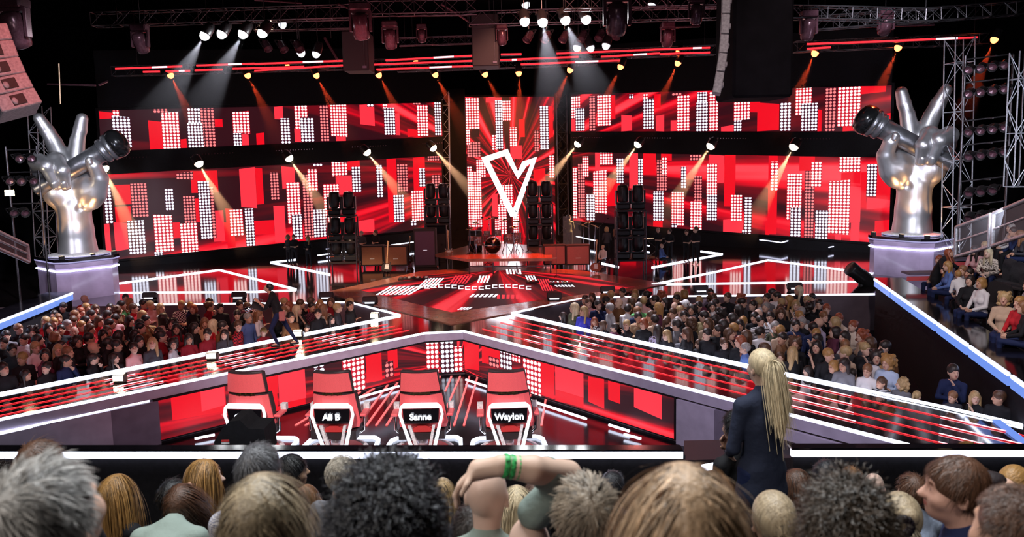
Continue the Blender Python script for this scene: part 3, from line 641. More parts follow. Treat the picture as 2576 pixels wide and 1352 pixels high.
# seating tiers
for i in range(9):
    y1 = 6.9 - i * 0.85; zz = 2.12 + i * 0.33
    if y1 < 0.3: break
    m_ = MB(); m_.box((0, y1 - 0.425, zz / 2 - 0.6), (22, 0.85, zz - 1.2 + 1.2)); struct(m_.build('floor_tier_%d' % (i + 1), 'black_matte'))
# ================================================================ smooth-union modelling
def ry(a): return np.array(Matrix.Rotation(a, 3, 'Y'))
def sdf_mesh(prims, h, name, tint=None, smooth=1):
    """prims: ('c',a,b,ra,rb,k) tapered capsule, ('e',centre,radii,k[,rot]) ellipsoid, prefixed '-' to carve."""
    los, his = [], []
    def bounds(p):
        if p[0][-1] == 'c':
            a, b_ = np.array(p[1], float), np.array(p[2], float); r_ = max(p[3], p[4]); return np.minimum(a, b_) - r_, np.maximum(a, b_) + r_
        c = np.array(p[1], float); r_ = np.array(p[2], float)
        if len(p) > 4 and p[4] is not None: r_ = np.full(3, r_.max())
        return c - r_, c + r_
    for p in prims:
        if p[0][0] == '-': continue
        l, u = bounds(p); los.append(l); his.append(u)
    lo = np.min(los, 0) - 2.5 * h; hi = np.max(his, 0) + 2.5 * h
    n = np.ceil((hi - lo) / h).astype(int) + 1
    Dg = np.full(n, 1.0, np.float32)
    ax = [lo[i] + h * np.arange(n[i]) for i in range(3)]
    for p in prims:
        k = p[5] if p[0][-1] == 'c' else p[3]
        l, u = bounds(p); m_ = k + 2.5 * h
        i0 = np.maximum(((l - m_ - lo) / h).astype(int), 0); i1 = np.minimum(((u + m_ - lo) / h).astype(int) + 2, n)
        if (i1 <= i0).any(): continue
        sl = tuple(slice(a, b_) for a, b_ in zip(i0, i1))
        X = ax[0][sl[0]][:, None, None]; Y = ax[1][sl[1]][None, :, None]; Z = ax[2][sl[2]][None, None, :]
        if p[0][-1] == 'c':
            a, b_ = np.array(p[1], float), np.array(p[2], float); ba = b_ - a; L2 = max(ba @ ba, 1e-9)
            t_ = np.clip(((X - a[0]) * ba[0] + (Y - a[1]) * ba[1] + (Z - a[2]) * ba[2]) / L2, 0, 1)
            d = np.sqrt((X - a[0] - t_ * ba[0]) ** 2 + (Y - a[1] - t_ * ba[1]) ** 2 + (Z - a[2] - t_ * ba[2]) ** 2) - (p[3] + (p[4] - p[3]) * t_)
        else:
            c = p[1]; rr = p[2]; qx, qy, qz = X - c[0], Y - c[1], Z - c[2]
            if len(p) > 4 and p[4] is not None:
                Rm = np.array(p[4]).T; qx, qy, qz = (Rm[0, 0] * qx + Rm[0, 1] * qy + Rm[0, 2] * qz, Rm[1, 0] * qx + Rm[1, 1] * qy + Rm[1, 2] * qz, Rm[2, 0] * qx + Rm[2, 1] * qy + Rm[2, 2] * qz)
            k0 = np.sqrt((qx / rr[0]) ** 2 + (qy / rr[1]) ** 2 + (qz / rr[2]) ** 2); k1 = np.sqrt((qx / rr[0] ** 2) ** 2 + (qy / rr[1] ** 2) ** 2 + (qz / rr[2] ** 2) ** 2)
            d = k0 * (k0 - 1) / np.maximum(k1, 1e-6)
        cur = Dg[sl]; kk = max(k, 1e-4)
        if p[0][0] == '-':
            hh = np.maximum(kk - np.abs(cur + d), 0) / kk; Dg[sl] = np.maximum(cur, -d) + hh * hh * kk / 4
        else:
            hh = np.maximum(kk - np.abs(cur - d), 0) / kk; Dg[sl] = np.minimum(cur, d) - hh * hh * kk / 4
    I = Dg < 0
    s8 = sum(I[a:n[0] - 1 + a, b_:n[1] - 1 + b_, c:n[2] - 1 + c].astype(np.int8) for a in (0, 1) for b_ in (0, 1) for c in (0, 1))
    cells = np.argwhere((s8 > 0) & (s8 < 8)); ids = np.full(n, -1, np.int64); ids[tuple(cells.T)] = np.arange(len(cells))
    acc = np.zeros((len(cells), 3)); cnt = np.zeros(len(cells))
    cr = [(a, b_, c) for a in (0, 1) for b_ in (0, 1) for c in (0, 1)]
    for ci in range(8):
        for a in range(3):
            if cr[ci][a]: continue
            o0 = np.array(cr[ci]); o1 = o0.copy(); o1[a] = 1
            d0 = Dg[tuple((cells + o0).T)]; d1 = Dg[tuple((cells + o1).T)]; m_ = (d0 < 0) != (d1 < 0)
            t_ = np.where(m_, d0 / np.where(d0 == d1, 1, d0 - d1), 0)
            pt = o0 + (o1 - o0) * t_[:, None]; acc += pt * m_[:, None]; cnt += m_
    V = lo + h * (cells + acc / cnt[:, None])
    F = []
    for a in range(3):
        b1, b2 = (a + 1) % 3, (a + 2) % 3
        s0 = [slice(None)] * 3; s1 = [slice(None)] * 3; s0[a] = slice(0, -1); s1[a] = slice(1, None)
        dif = I[tuple(s0)] != I[tuple(s1)]; e = np.argwhere(dif)
        e = e[(e[:, b1] > 0) & (e[:, b2] > 0)]
        o1, o2 = np.zeros(3, int), np.zeros(3, int); o1[b1] = 1; o2[b2] = 1
        q = np.stack([ids[tuple((e - o1 - o2).T)], ids[tuple((e - o2).T)], ids[tuple(e.T)], ids[tuple((e - o1).T)]], 1)
        ins = I[tuple(e.T)]; q[~ins] = q[~ins][:, ::-1]; q = q[(q >= 0).all(1)]; F.append(q)
    F = np.concatenate(F)
    me = bpy.data.meshes.new(name); me.vertices.add(len(V)); me.vertices.foreach_set('co', V.astype(np.float32).ravel())
    me.loops.add(len(F) * 4); me.loops.foreach_set('vertex_index', F.ravel().astype(np.int32))
    me.polygons.add(len(F)); me.polygons.foreach_set('loop_start', np.arange(len(F), dtype=np.int32) * 4)
    me.polygons.foreach_set('use_smooth', np.ones(len(F), bool)); me.update(); me.validate()
    if tint:
        col = np.ones((len(V), 4), np.float32)
        for c, r_, rgb in tint:                    # ellipsoidal patches of another colour (eyes, brows, lips)
            w = (((V - np.array(c)) / np.array(r_)) ** 2).sum(1) < 1; col[w, :3] = rgb
        at_ = me.attributes.new('tint', 'FLOAT_COLOR', 'POINT'); at_.data.foreach_set('color', col.ravel())
    return me
def white_tint(me):
    if 'tint' not in me.attributes:
        at_ = me.attributes.new('tint', 'FLOAT_COLOR', 'POINT'); at_.data.foreach_set('color', [1.0] * (4 * len(me.vertices)))
    return me

# ================================================================ people (local: feet at z 0, facing -y)
def V_(x, y, z): return np.array((x, y, z), float)
def head_prims(c, Rm, fine, s=1.0):
    """head centre c, rotation Rm; face looks to -y before rotation"""
    g = lambda x, y, z: tuple(np.array(c) + Rm @ (np.array((x, y, z)) * s))
    f = lambda *r_: tuple(np.array(r_) * s)
    ps = [('e', g(0, .012, .022), f(.077, .098, .098), .01, Rm), ('e', g(0, -.030, -.045), f(.056, .062, .068), .05 * s, Rm),
          ('e', g(0, -.055, -.085), f(.030, .034, .026), .035 * s, Rm), ('c', g(0, -.088, .012), g(0, -.112, -.022), .010 * s, .015 * s, .012 * s),
          ('e', g(.079, .012, -.012), f(.012, .020, .032), .006 * s, Rm), ('e', g(-.079, .012, -.012), f(.012, .020, .032), .006 * s, Rm)]
    ti = []
    if fine:
        ps += [('e', g(0, -.082, .035), f(.045, .012, .010), .018 * s, Rm), ('-e', g(.031, -.098, .010), f(.017, .014, .012), .014 * s, Rm), ('-e', g(-.031, -.098, .010), f(.017, .014, .012), .014 * s, Rm),
               ('e', g(.031, -.078, .008), f(.0125, .0125, .0115), .002, Rm), ('e', g(-.031, -.078, .008), f(.0125, .0125, .0115), .002, Rm),
               ('e', g(.040, -.062, -.030), f(.022, .022, .020), .03 * s, Rm), ('e', g(-.040, -.062, -.030), f(.022, .022, .020), .03 * s, Rm),
               ('e', g(.012, -.101, -.026), f(.009, .010, .008), .008 * s, Rm), ('e', g(-.012, -.101, -.026), f(.009, .010, .008), .008 * s, Rm),
               ('e', g(0, -.092, -.052), f(.022, .010, .006), .006 * s, Rm), ('e', g(0, -.089, -.062), f(.020, .010, .007), .006 * s, Rm),
               ('-e', g(.084, .005, -.010), f(.008, .010, .018), .004, Rm), ('-e', g(-.084, .005, -.010), f(.008, .010, .018), .004, Rm)]
        ti = [(g(sx * .031, -.090, .009), f(.012, .012, .0045), (.9, .9, .95)) for sx in (1, -1)] + [(g(sx * .031, -.092, .009), f(.005, .012, .006), (.05, .03, .03)) for sx in (1, -1)] + \
             [(g(sx * .031, -.094, .032), f(.021, .02, .0045), (.30, .20, .15)) for sx in (1, -1)] + [(g(0, -.10, -.056), f(.023, .016, .009), (.85, .42, .42))]
    else:
        ti = [(g(sx * .031, -.095, .010), f(.018, .03, .010), (.34, .24, .22)) for sx in (1, -1)] + [(g(sx * .031, -.095, .034), f(.021, .03, .007), (.35, .25, .2)) for sx in (1, -1)] + [(g(0, -.10, -.056), f(.022, .03, .010), (.7, .38, .38))]
    return ps, ti
def hand_prims(w, d, side, palm_n, s=1.0, curl=0.35, r=0.0095):
    """wrist w, direction d of the fingers, palm_n palm normal; five separate fingers"""
    d = d / np.linalg.norm(d); pn = palm_n - d * (palm_n @ d); pn = pn / max(np.linalg.norm(pn), 1e-6); lat = np.cross(d, pn) * side
    ps = [('e', tuple(w + d * .048 * s), (.040 * s, .040 * s, .040 * s), .02)] if False else []
    ps.append(('c', tuple(w + lat * .014 * s), tuple(w + d * .075 * s + lat * .022 * s), .019 * s, .015 * s, .02))
    ps.append(('c', tuple(w - lat * .014 * s), tuple(w + d * .075 * s - lat * .022 * s), .019 * s, .015 * s, .02))
    for i, L in enumerate((.062, .074, .070, .054)):
        b0 = w + d * (.082 + (0, .004, .002, -.006)[i]) * s + lat * (.030 - .020 * i) * s
        m_ = b0 + (d * math.cos(curl) + pn * math.sin(curl)) * L * .5 * s; e_ = m_ + (d * math.cos(curl * 2.4) + pn * math.sin(curl * 2.4)) * L * .5 * s
        ps += [('c', tuple(b0), tuple(m_), r * s, r * .95 * s, .006), ('c', tuple(m_), tuple(e_), r * .95 * s, r * .8 * s, .004)]
    t0 = w + d * .025 * s + lat * .028 * s; t1 = t0 + (d * .7 + lat * .75 + pn * .3) * .036 * s; t2 = t1 + (d * .95 + lat * .2 + pn * .35) * .030 * s
    ps += [('c', tuple(t0), tuple(t1), r * 1.5 * s, r * 1.15 * s, .012), ('c', tuple(t1), tuple(t2), r * 1.12 * s, r * .9 * s, .004)]
    return ps
def make_person(name, pose='stand', arms=('down', 'down'), yaw=0, pitch=0, roll=0, h=.014, fine=False, female=False, lean=0.0, coat=False, sleeve='long', skirt=False, J=None, hs=1.0):
    """returns dict of meshes: body, top, trousers plus head centre/rotation"""
    w = 0.92 if female else 1.0
    if pose == 'sit': hip, zh = V_(0, .10, .52), .52
    else: hip = V_(0, 0, .93)
    ln = lean
    sp_ = lambda y, z: hip + V_(0, y * math.cos(ln) - z * math.sin(ln), z * math.cos(ln) + y * math.sin(ln))
    chest, neck0 = sp_(0, .36), sp_(.01, .54); headc = sp_(-.025, .71); shz = .465
    j = dict(shL=sp_(0, shz) + V_(.185 * w, 0, 0), shR=sp_(0, shz) + V_(-.185 * w, 0, 0))
    if J: 
        if 'head' in J: headc = V_(*J['head'])
    for sd, key, ar in ((1, 'L', arms[0]), (-1, 'R', arms[1])):
        s_ = j['sh' + key]
        if ar == 'down': e_, w_ = s_ + V_(.055 * sd, .02, -.29), s_ + V_(.075 * sd, -.05, -.54)
        elif ar == 'front': e_, w_ = s_ + V_(.05 * sd, -.02, -.29), s_ + V_(-.12 * sd, -.22, -.30)
        elif ar == 'cross': e_, w_ = s_ + V_(.06 * sd, -.06, -.28), s_ + V_(-.22 * sd, -.20, -.24)
        elif ar == 'face': e_, w_ = s_ + V_(.03 * sd, -.16, -.24), s_ + V_(-.13 * sd, -.17, .03)
        elif ar == 'up': e_, w_ = s_ + V_(.14 * sd, -.03, .20), s_ + V_(.03 * sd, -.06, .42)
        elif ar == 'lap': e_, w_ = s_ + V_(.06 * sd, -.08, -.27), s_ + V_(-.09 * sd, -.30, -.36)
        elif ar == 'hip': e_, w_ = s_ + V_(.17 * sd, .08, -.24), s_ + V_(.0 * sd, -.02, -.44)
        elif ar == 'rail': e_, w_ = s_ + V_(.08 * sd, -.16, -.22), s_ + V_(.0 * sd, -.40, -.20)
        else: e_, w_ = s_ + V_(*ar[0]), s_ + V_(*ar[1])
        j['el' + key], j['wr' + key] = e_, w_
    hp = {}
    for sd, key in ((1, 'L'), (-1, 'R')):
        a = hip + V_(.095 * sd, 0, -.02)
        if pose == 'sit': k_, an = V_(.12 * sd, -.36, .53), V_(.12 * sd, -.38, .10)
        elif pose == 'walk': k_, an = V_(.09 * sd, -.20 * sd, .50), V_(.09 * sd, -.05 if sd > 0 else .42, .10)
        else: k_, an = V_(.11 * sd, -.02, .50), V_(.12 * sd, .02, .09)
        hp[key] = (a, k_, an)
    T = tuple
    def torso(o, k=.06):
        return [('e', T(sp_(0, .33)), ((.165 * w) + o, .105 + o, .20 + o), k, np.array(Matrix.Rotation(ln, 3, 'X'))), ('e', T(sp_(0, .13)), ((.145 * w) + o, .10 + o, .17), k), ('e', T(hip), (.165 + o, .115 + o, .12), k),
                ('c', T(sp_(0.01, .52)), T(j['shL'] - V_(.02, 0, 0)), .050 + o, .046 + o, .05), ('c', T(sp_(0.01, .52)), T(j['shR'] + V_(.02, 0, 0)), .050 + o, .046 + o, .05)] + \
               ([('e', T(sp_(-.085, .30) + V_(sd * .07, 0, 0)), (.06 + o, .055 + o, .06 + o), .04) for sd in (1, -1)] if female else [])
    def arm(key, o, end=1.0):
        s_, e_, w_ = j['sh' + key], j['el' + key], j['wr' + key]; we = e_ + (w_ - e_) * end
        return [('c', T(s_), T(e_), .047 * w + o, .037 * w + o, .03), ('c', T(e_), T(we), .037 * w + o, (.037 - .012 * end) * w + o, .015)]
    def leg(key, o):
        a, k_, an = hp[key]; return [('c', T(a), T(k_), .082 + o, .055 + o, .03), ('c', T(k_), T(an), .053 + o, .036 + o, .02)]
    Rm = np.array(Matrix.Rotation(yaw, 3, 'Z') @ Matrix.Rotation(-pitch, 3, 'X') @ Matrix.Rotation(roll, 3, 'Y'))
    hps, ti = head_prims(headc, Rm, fine, hs)
    body = torso(-.012) + arm('L', 0) + arm('R', 0) + leg('L', -.01) + leg('R', -.01)
    body += [('c', T(neck0 - V_(0, 0, .04)), T(headc + Rm @ V_(0, .018, -.055)), .056 * w, .050 * w, .03)] + hps
    for key, sd in (('L', 1), ('R', -1)):
        fa = j['wr' + key] - j['el' + key]; body += hand_prims(j['wr' + key], fa, sd, V_(-sd * .8, -.5, -.2) if ar != 'face' else V_(0, 1, 0), 1.0, r=.0095 if fine else .0115)
    for key in 'LR':
        an = hp[key][2]; body.append(('c', T(an), T(an + V_(0, -.14, -.05)), .036, .034, .02))
    res = {'body': sdf_mesh(body, h, 'body', ti)}
    top = torso(.012) + ([('e', T(hip + V_(0, 0, -.16)), (.19, .14, .20), .05)] if coat else [])
    ends = .93 if sleeve == 'long' else 0.0
    for key in 'LR': top += arm(key, .012, ends) if sleeve == 'long' else arm(key, .014)[:1]
    top.append(('c', T(neck0 - V_(0, 0, .03)), T(neck0 + (headc - neck0) * .18), .066, .056, .02))
    if not coat: top.append(('-e', T(hip + V_(0, 0, -.14)), (.4, .4, .13), .01))
    top.append(('-e', T(neck0 + (headc - neck0) * .35 + V_(0, -.03, .02)), (.05, .07, .05), .01))
    res['top'] = sdf_mesh(top, max(h, .011), 'top')
    tr = [('e', T(hip), (.168, .118, .11), .04), ('e', T(hip - V_(0, .02 if pose == 'sit' else 0, .07)), (.10, .10, .08), .04)] + leg('L', .004) + leg('R', .004)
    if skirt: tr.append(('e', T(hip + V_(0, 0, -.18)), (.2, .17, .26), .04))
    res['trousers'] = sdf_mesh(tr, max(h, .014), 'trousers')
    sh = []
    for key in 'LR':
        an = hp[key][2]; sh.append(('c', T(an + V_(0, .03, -.05)), T(an + V_(0, -.15, -.055)), .042, .038, .02))
    res['shoes'] = sdf_mesh(sh, .014, 'shoes')
    res['head'] = (Vector(headc), Matrix(Rm.tolist())); res['hs'] = hs
    white_tint(res['body'])
    for k_, mt in (('body', 'skin'), ('top', 'cloth'), ('trousers', 'cloth'), ('shoes', 'shoe')): res[k_].materials.append(MAT[mt])
    return res
def shade_attr(me, vals=None):
    at_ = me.attributes.new('shade', 'FLOAT', 'POINT')
    at_.data.foreach_set('value', vals if vals is not None else [0.15] * len(me.vertices)); return me
def hair_prims(style, s=1.0):
    f = lambda *r_: tuple(np.array(r_) * s)
    cap = [('e', f(0, .016, .034), f(.088, .108, .104), .01)]
    face = [('-e', f(0, -.118, -.030), f(.075, .070, .085), .012), ('-e', f(0, -.02, -.13), f(.13, .13, .085), .012)]
    if style in ('short', 'gelled'): return cap + face + ([('e', f(0, -.045, .105), f(.055, .055, .035), .03)] if style == 'gelled' else [])
    if style == 'buzz': return [('e', f(0, .016, .028), f(.080, .101, .100), .01)] + face
    if style == 'cap': return cap + face + [('e', f(0, -.10, .055), f(.07, .07, .012), .02)]
    if style == 'long': return cap + [('c', f(0, .060, .0), f(0, .085, -.30), .078 * s, .060 * s, .04), ('c', f(.074, .01, .0), f(.085, -.01, -.27), .032 * s, .026 * s, .04), ('c', f(-.074, .01, .0), f(-.085, -.01, -.27), .032 * s, .026 * s, .04)] + \
        [('-e', f(0, -.130, -.045), f(.062, .080, .12), .015)]
    if style == 'bob': return cap + [('e', f(0, .03, -.035), f(.10, .10, .085), .03), ('-e', f(0, -.120, -.040), f(.066, .078, .11), .015), ('-e', f(0, -.0, -.19), f(.16, .16, .075), .01)]
    if style == 'curly': 
        rr = random.Random(5); return [('e', f(0, .03, .03), f(.115, .115, .115), .02)] + [('e', f(rr.uniform(-.10, .10), rr.uniform(-.03, .12), rr.uniform(-.14, .13)), f(.030, .030, .030), .02) for _ in range(90)] + [('-e', f(0, -.130, -.035), f(.062, .085, .10), .012)]
    if style == 'bun': return cap + face + [('e', f(0, .11, .075), f(.045, .042, .042), .01)]
    if style == 'pony': return cap + face + [('e', f(0, .115, .05), f(.030, .03, .03), .02), ('c', f(0, .13, .04), f(0, .15, -.20), .034 * s, .018 * s, .02)]
HAIR = {}
def hair_mesh(style, h=.012):
    if style not in HAIR:
        me = sdf_mesh(hair_prims(style), h, 'hair'); shade_attr(me); me.materials.append(MAT['hair']); HAIR[style] = me
    return HAIR[style]
HC = dict(dk=(.022, .014, .012), br=(.085, .040, .020), bl=(.42, .28, .13), wb=(.62, .50, .32), gr=(.30, .28, .27), red=(.28, .07, .03), gb=(.36, .19, .06), blk=(.010, .010, .012), au=(.22, .10, .045))
HN = dict(dk='dark', br='brown', bl='blond', wb='pale blond', gr='grey', red='reddish', gb='golden', blk='black', au='auburn')
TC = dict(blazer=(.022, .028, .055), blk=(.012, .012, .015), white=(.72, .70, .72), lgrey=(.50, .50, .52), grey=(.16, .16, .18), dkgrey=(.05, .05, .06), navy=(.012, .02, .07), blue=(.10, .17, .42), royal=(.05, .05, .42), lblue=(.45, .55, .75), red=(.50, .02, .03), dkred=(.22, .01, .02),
          pink=(.70, .38, .38), plum=(.12, .03, .06), brown=(.16, .07, .03), beige=(.50, .36, .26), khaki=(.34, .27, .14), olive=(.08, .085, .05), cream=(.68, .56, .46), lilac=(.42, .36, .50), green=(.12, .40, .14), sage=(.30, .37, .33), tan=(.5, .33, .2), skin=(.6, .38, .3), yellow=(.7, .6, .1))
TN = dict(blk='black', lgrey='light grey', dkgrey='dark grey', royal='bright blue', lblue='light blue', dkred='dark red', skin='skin-toned', dk='dark')
SK = [(.62, .37, .27), (.70, .45, .34), (.56, .31, .21), (.66, .42, .32)]
def put_person(res, loc, rz, sc, style, hc, tc, tr='blk', top_kind='', skin=None, label='', group=None, legs=True, hair_me=None):
    o = bpy.data.objects.new('person', res['body']); COL.objects.link(o); o.location = loc; o.rotation_euler = (0, 0, rz); o.scale = (sc, sc, sc)
    o.color = (*(skin or random.choice(SK)), 1); tag(o, label, 'person', group)
    t_ = bpy.data.objects.new('top', res['top']); COL.objects.link(t_); t_.parent = o; t_.color = (*TC.get(tc, (.1, .1, .1)), 1)
    if top_kind:
        t_.material_slots[0].link = 'OBJECT'; t_.material_slots[0].material = MAT['cloth_' + top_kind]
    if legs:
        l_ = bpy.data.objects.new('trousers', res['trousers']); COL.objects.link(l_); l_.parent = o; l_.color = (*TC.get(tr, (.1, .1, .1)), 1)
    if style and style != 'bald':
        hm = hair_me or hair_mesh(style); k = bpy.data.objects.new('cap' if style == 'cap' else 'hair', hm); COL.objects.link(k); k.parent = o
        c, Rm = res['head']; k.matrix_local = Matrix.Translation(c) @ Rm.to_4x4() @ Matrix.Scale(res.get('hs', 1), 4); k.color = (*HC.get(hc, (.8, .8, .8)), 1)
    return o
# ================================================================ giant hand statues
def statue_meshes():
    k = 0.00571
    q = lambda x, y, d=0: ((x - 420) * k, -d * k, (1005 - y) * k)
    r_ = lambda *a: tuple(v * k for v in a)
    c = lambda a, b_, ra, rb, kk=25: ('c', q(*a), q(*b_), ra * k, rb * k, kk * k)
    e = lambda a, rr, kk=40: ('e', q(*a), r_(*rr), kk * k)
    hand = [c((420, 1000), (422, 850), 122, 104), c((422, 850), (425, 700), 104, 104), ('-e', q(420, 1150), r_(400, 400, 146), 2 * k),
            e((425, 590, 0), (172, 85, 140)), e((430, 440, -20), (165, 70, 130)), e((305, 590, 45), (88, 75, 125), 30), e((505, 590, 35), (92, 70, 100), 30),
            c((262, 600, 60), (228, 500, 95), 62, 54, 30), c((228, 500, 95), (248, 415, 130), 50, 44, 10), c((248, 415, 130), (268, 385, 140), 42, 34, 8),
            c((395, 400, 5), (368, 240, 0), 60, 47, 30), c((368, 240, 0), (345, 170, 5), 45, 42, 8), c((345, 170, 5), (325, 95, 15), 44, 37, 8),
            c((468, 380, 0), (515, 250, -15), 62, 52, 30), c((515, 250, -15), (545, 175, -5), 50, 46, 8), c((545, 175, -5), (583, 92, 10), 45, 36, 8),
            c((505, 400, 20), (478, 372, 130), 56, 54, 25), c((478, 372, 130), (424, 440, 190), 50, 46, 8), c((424, 440, 190), (426, 530, 150), 44, 38, 8),
            c((590, 430, 10), (585, 380, 110), 62, 58, 25), c((585, 380, 110), (512, 410, 190), 54, 48, 8), c((512, 410, 190), (480, 530, 150), 46, 38, 8),
            e((590, 455, 10), (55, 70, 75), 30), ('-c', q(300, 600, 150), q(370, 700, 90), 10 * k, 8 * k, 30 * k)]
    nails = [c((425, 545, 176), (424, 522, 184), 22, 22, 5), c((480, 545, 176), (481, 522, 184), 22, 22, 5), c((268, 372, 172), (262, 394, 170), 20, 18, 5)]
    md = Vector((510, 0, 270)).normalized(); a, b_ = (205, 322), (622, 566)
    lerp = lambda f: (a[0] + (b_[0] - a[0]) * f, a[1] + (b_[1] - a[1]) * f, 85)
    handle = [('c', q(*lerp(0)), q(*lerp(.97)), 66 * k, 52 * k, 0)]
    return hand, nails, q, lerp, k
hand_p, nail_p, SQ, SL, SK_ = statue_meshes()
hand_me = sdf_mesh(hand_p, 0.032, 'hand'); hand_me.materials.append(MAT['silver'])
nail_mes = [sdf_mesh([n_], 0.025, 'fingernail') for n_ in nail_p]
for n_ in nail_mes: n_.materials.append(MAT['silver'])
def statue(label, loc, sc, mirror, rz):
    root = empty('hand_statue', loc, rz); root.scale = (-sc if mirror else sc, sc, sc); tag(root, label, 'statue', 'giant silver hand statues')
    ho = obj('hand', hand_me, root); [obj('fingernail', n_, ho) for n_ in nail_mes]
    mic = empty('microphone', (0, 0, 0)); mic.parent = root
    A, B = Vector(SQ(*SL(0))), Vector(SQ(*SL(1.0))); d = (A - B).normalized(); Mr = rot_to(d); L = (A - B).length; k = SK_
    m_ = MB(); m_.lathe([(44 * k, -.02), (50 * k, 0), (52 * k, .06), (60 * k, L * .7), (68 * k, L)], Mr, 28, B); m_.build('mic_handle', 'mic_handle', mic)
    m_ = MB(); m_.lathe([(40 * k, -.03), (43 * k, -.026)], Mr, 24, B); m_.build('end_cap', 'mic_black', mic)
    m_ = MB(); m_.lathe([(70 * k, L - .02), (84 * k, L + .02), (86 * k, L + .14), (80 * k, L + .17), (80 * k, L + .24), (92 * k, L + .27), (94 * k, L + .40), (84 * k, L + .44)], Mr, 28, B); m_.build('collar', 'mic_handle', mic)
    m_ = MB(); m_.lathe([(84 * k, L + .42), (96 * k, L + .46), (100 * k, L + .62), (92 * k, L + .80), (74 * k, L + .92), (40 * k, L + .99), (2 * k, L + 1.01)], Mr, 28, B); m_.build('mic_head', 'mic_black', mic)
    return root
def pedestal(label, cx, cy, w, dpt, z0, z1, rz):
    root = empty('pedestal', (cx, cy, z0), rz); tag(root, label, 'pedestal', 'glowing pedestals under the hand statues')
    h = z1 - z0; ch = 0.35
    def ring(e): a, b_ = w / 2 + e, dpt / 2 + e; return [(-a, b_), (-a, -b_ + ch), (-a + ch, -b_), (a - ch, -b_), (a, -b_ + ch), (a, b_)][::-1]
    m_ = MB(); m_.prism(ring(0), 0, h - .32); m_.build('body', 'acrylic', root)
    m_ = MB(); m_.prism(ring(.03), h - .32, h - .12); m_.build('upper_band', 'acrylic', root)
    m_ = MB(); m_.prism(ring(.06), h - .10, h); m_.build('top_plate', 'black_gloss', root)
    m_ = MB(); m_.prism(ring(.065), h - .15, h - .10); m_.build('upper_light_band', 'strip_lav', root)
    m_ = MB(); m_.prism(ring(.05), h - .46, h - .41); m_.build('lower_light_band', 'strip_white', root)
    m_ = MB(); m_.lathe([(1.02, h), (1.05, h + .07), (.95, h + .10)], n=36); m_.build('base_ring', 'white_plastic', root)
    m_ = MB(); m_.lathe([(1.055, h + .02), (1.07, h + .05)], n=36); m_.build('ring_light', 'strip_lav', root)
    for sx, sy in ((-.42, -.42), (.42, -.42), (.05, -.46)):
        lamp = MB(); lamp.mat(0).box((sx * w, sy * dpt, h + .06), (.16, .12, .12)); lamp.mat(1).box((sx * w, sy * dpt + .03, h + .125), (.12, .08, .012)); lamp.build('uplight', ['fixture', 'lamp_amber'], root)
    return root
qr = D(2291, 602, 28.0); qm = D(200, 640, 27.0)
PZ1 = 2.72
qr = D(2293, 602, 29.3); qm = D(198, 640, 28.3)
pedestal('glowing lavender pedestal under the right hand statue', qr.x, 29.3, 2.4, 2.4, ST, PZ1, R(-52))
pedestal('glowing lavender pedestal under the left hand statue', qm.x, 28.3, 2.15, 2.15, ST, PZ1, R(50))
statue('giant silver hand making a V sign around a microphone, on the right pedestal', (qr.x, 29.3, PZ1 + .1), 1.04, False, R(-16))
statue('giant silver hand making a V sign around a microphone, on the left pedestal', (qm.x, 28.3, PZ1 + .1), 0.96, True, R(16))

# ================================================================ coach chairs
u = 0.00154
def cz(y): return 1.76 - (y - 150) * u
def cx(x): return (x - 412) * u
def curved(m_, prof, y0, bulge, th, n=8):        # prof: list of (z, xl, xr); curved sheet with thickness
    vs = []; rows = len(prof)
    for side in (0, 1):
        for z, xl, xr in prof:
            for i in range(n + 1):
                f = i / n; x = xl + (xr - xl) * f; vs.append((x, y0 + side * th + bulge * (2 * f - 1) ** 2, z))
    w_ = n + 1; fs = []
    for r_ in range(rows - 1):
        for i in range(n):
            a = r_ * w_ + i; fs.append((a, a + 1, a + w_ + 1, a + w_)); o_ = rows * w_; fs.append((o_ + a, o_ + a + w_, o_ + a + w_ + 1, o_ + a + 1))
    o_ = rows * w_
    for i in range(n): fs.append((i, o_ + i, o_ + i + 1, i + 1)); a = (rows - 1) * w_ + i; fs.append((a, a + 1, o_ + a + 1, o_ + a))
    for r_ in range(rows - 1):
        a = r_ * w_; fs.append((a, a + w_, o_ + a + w_, o_ + a)); a += n; fs.append((a, o_ + a, o_ + a + w_, a + w_))
    m_.add(vs, fs, False)
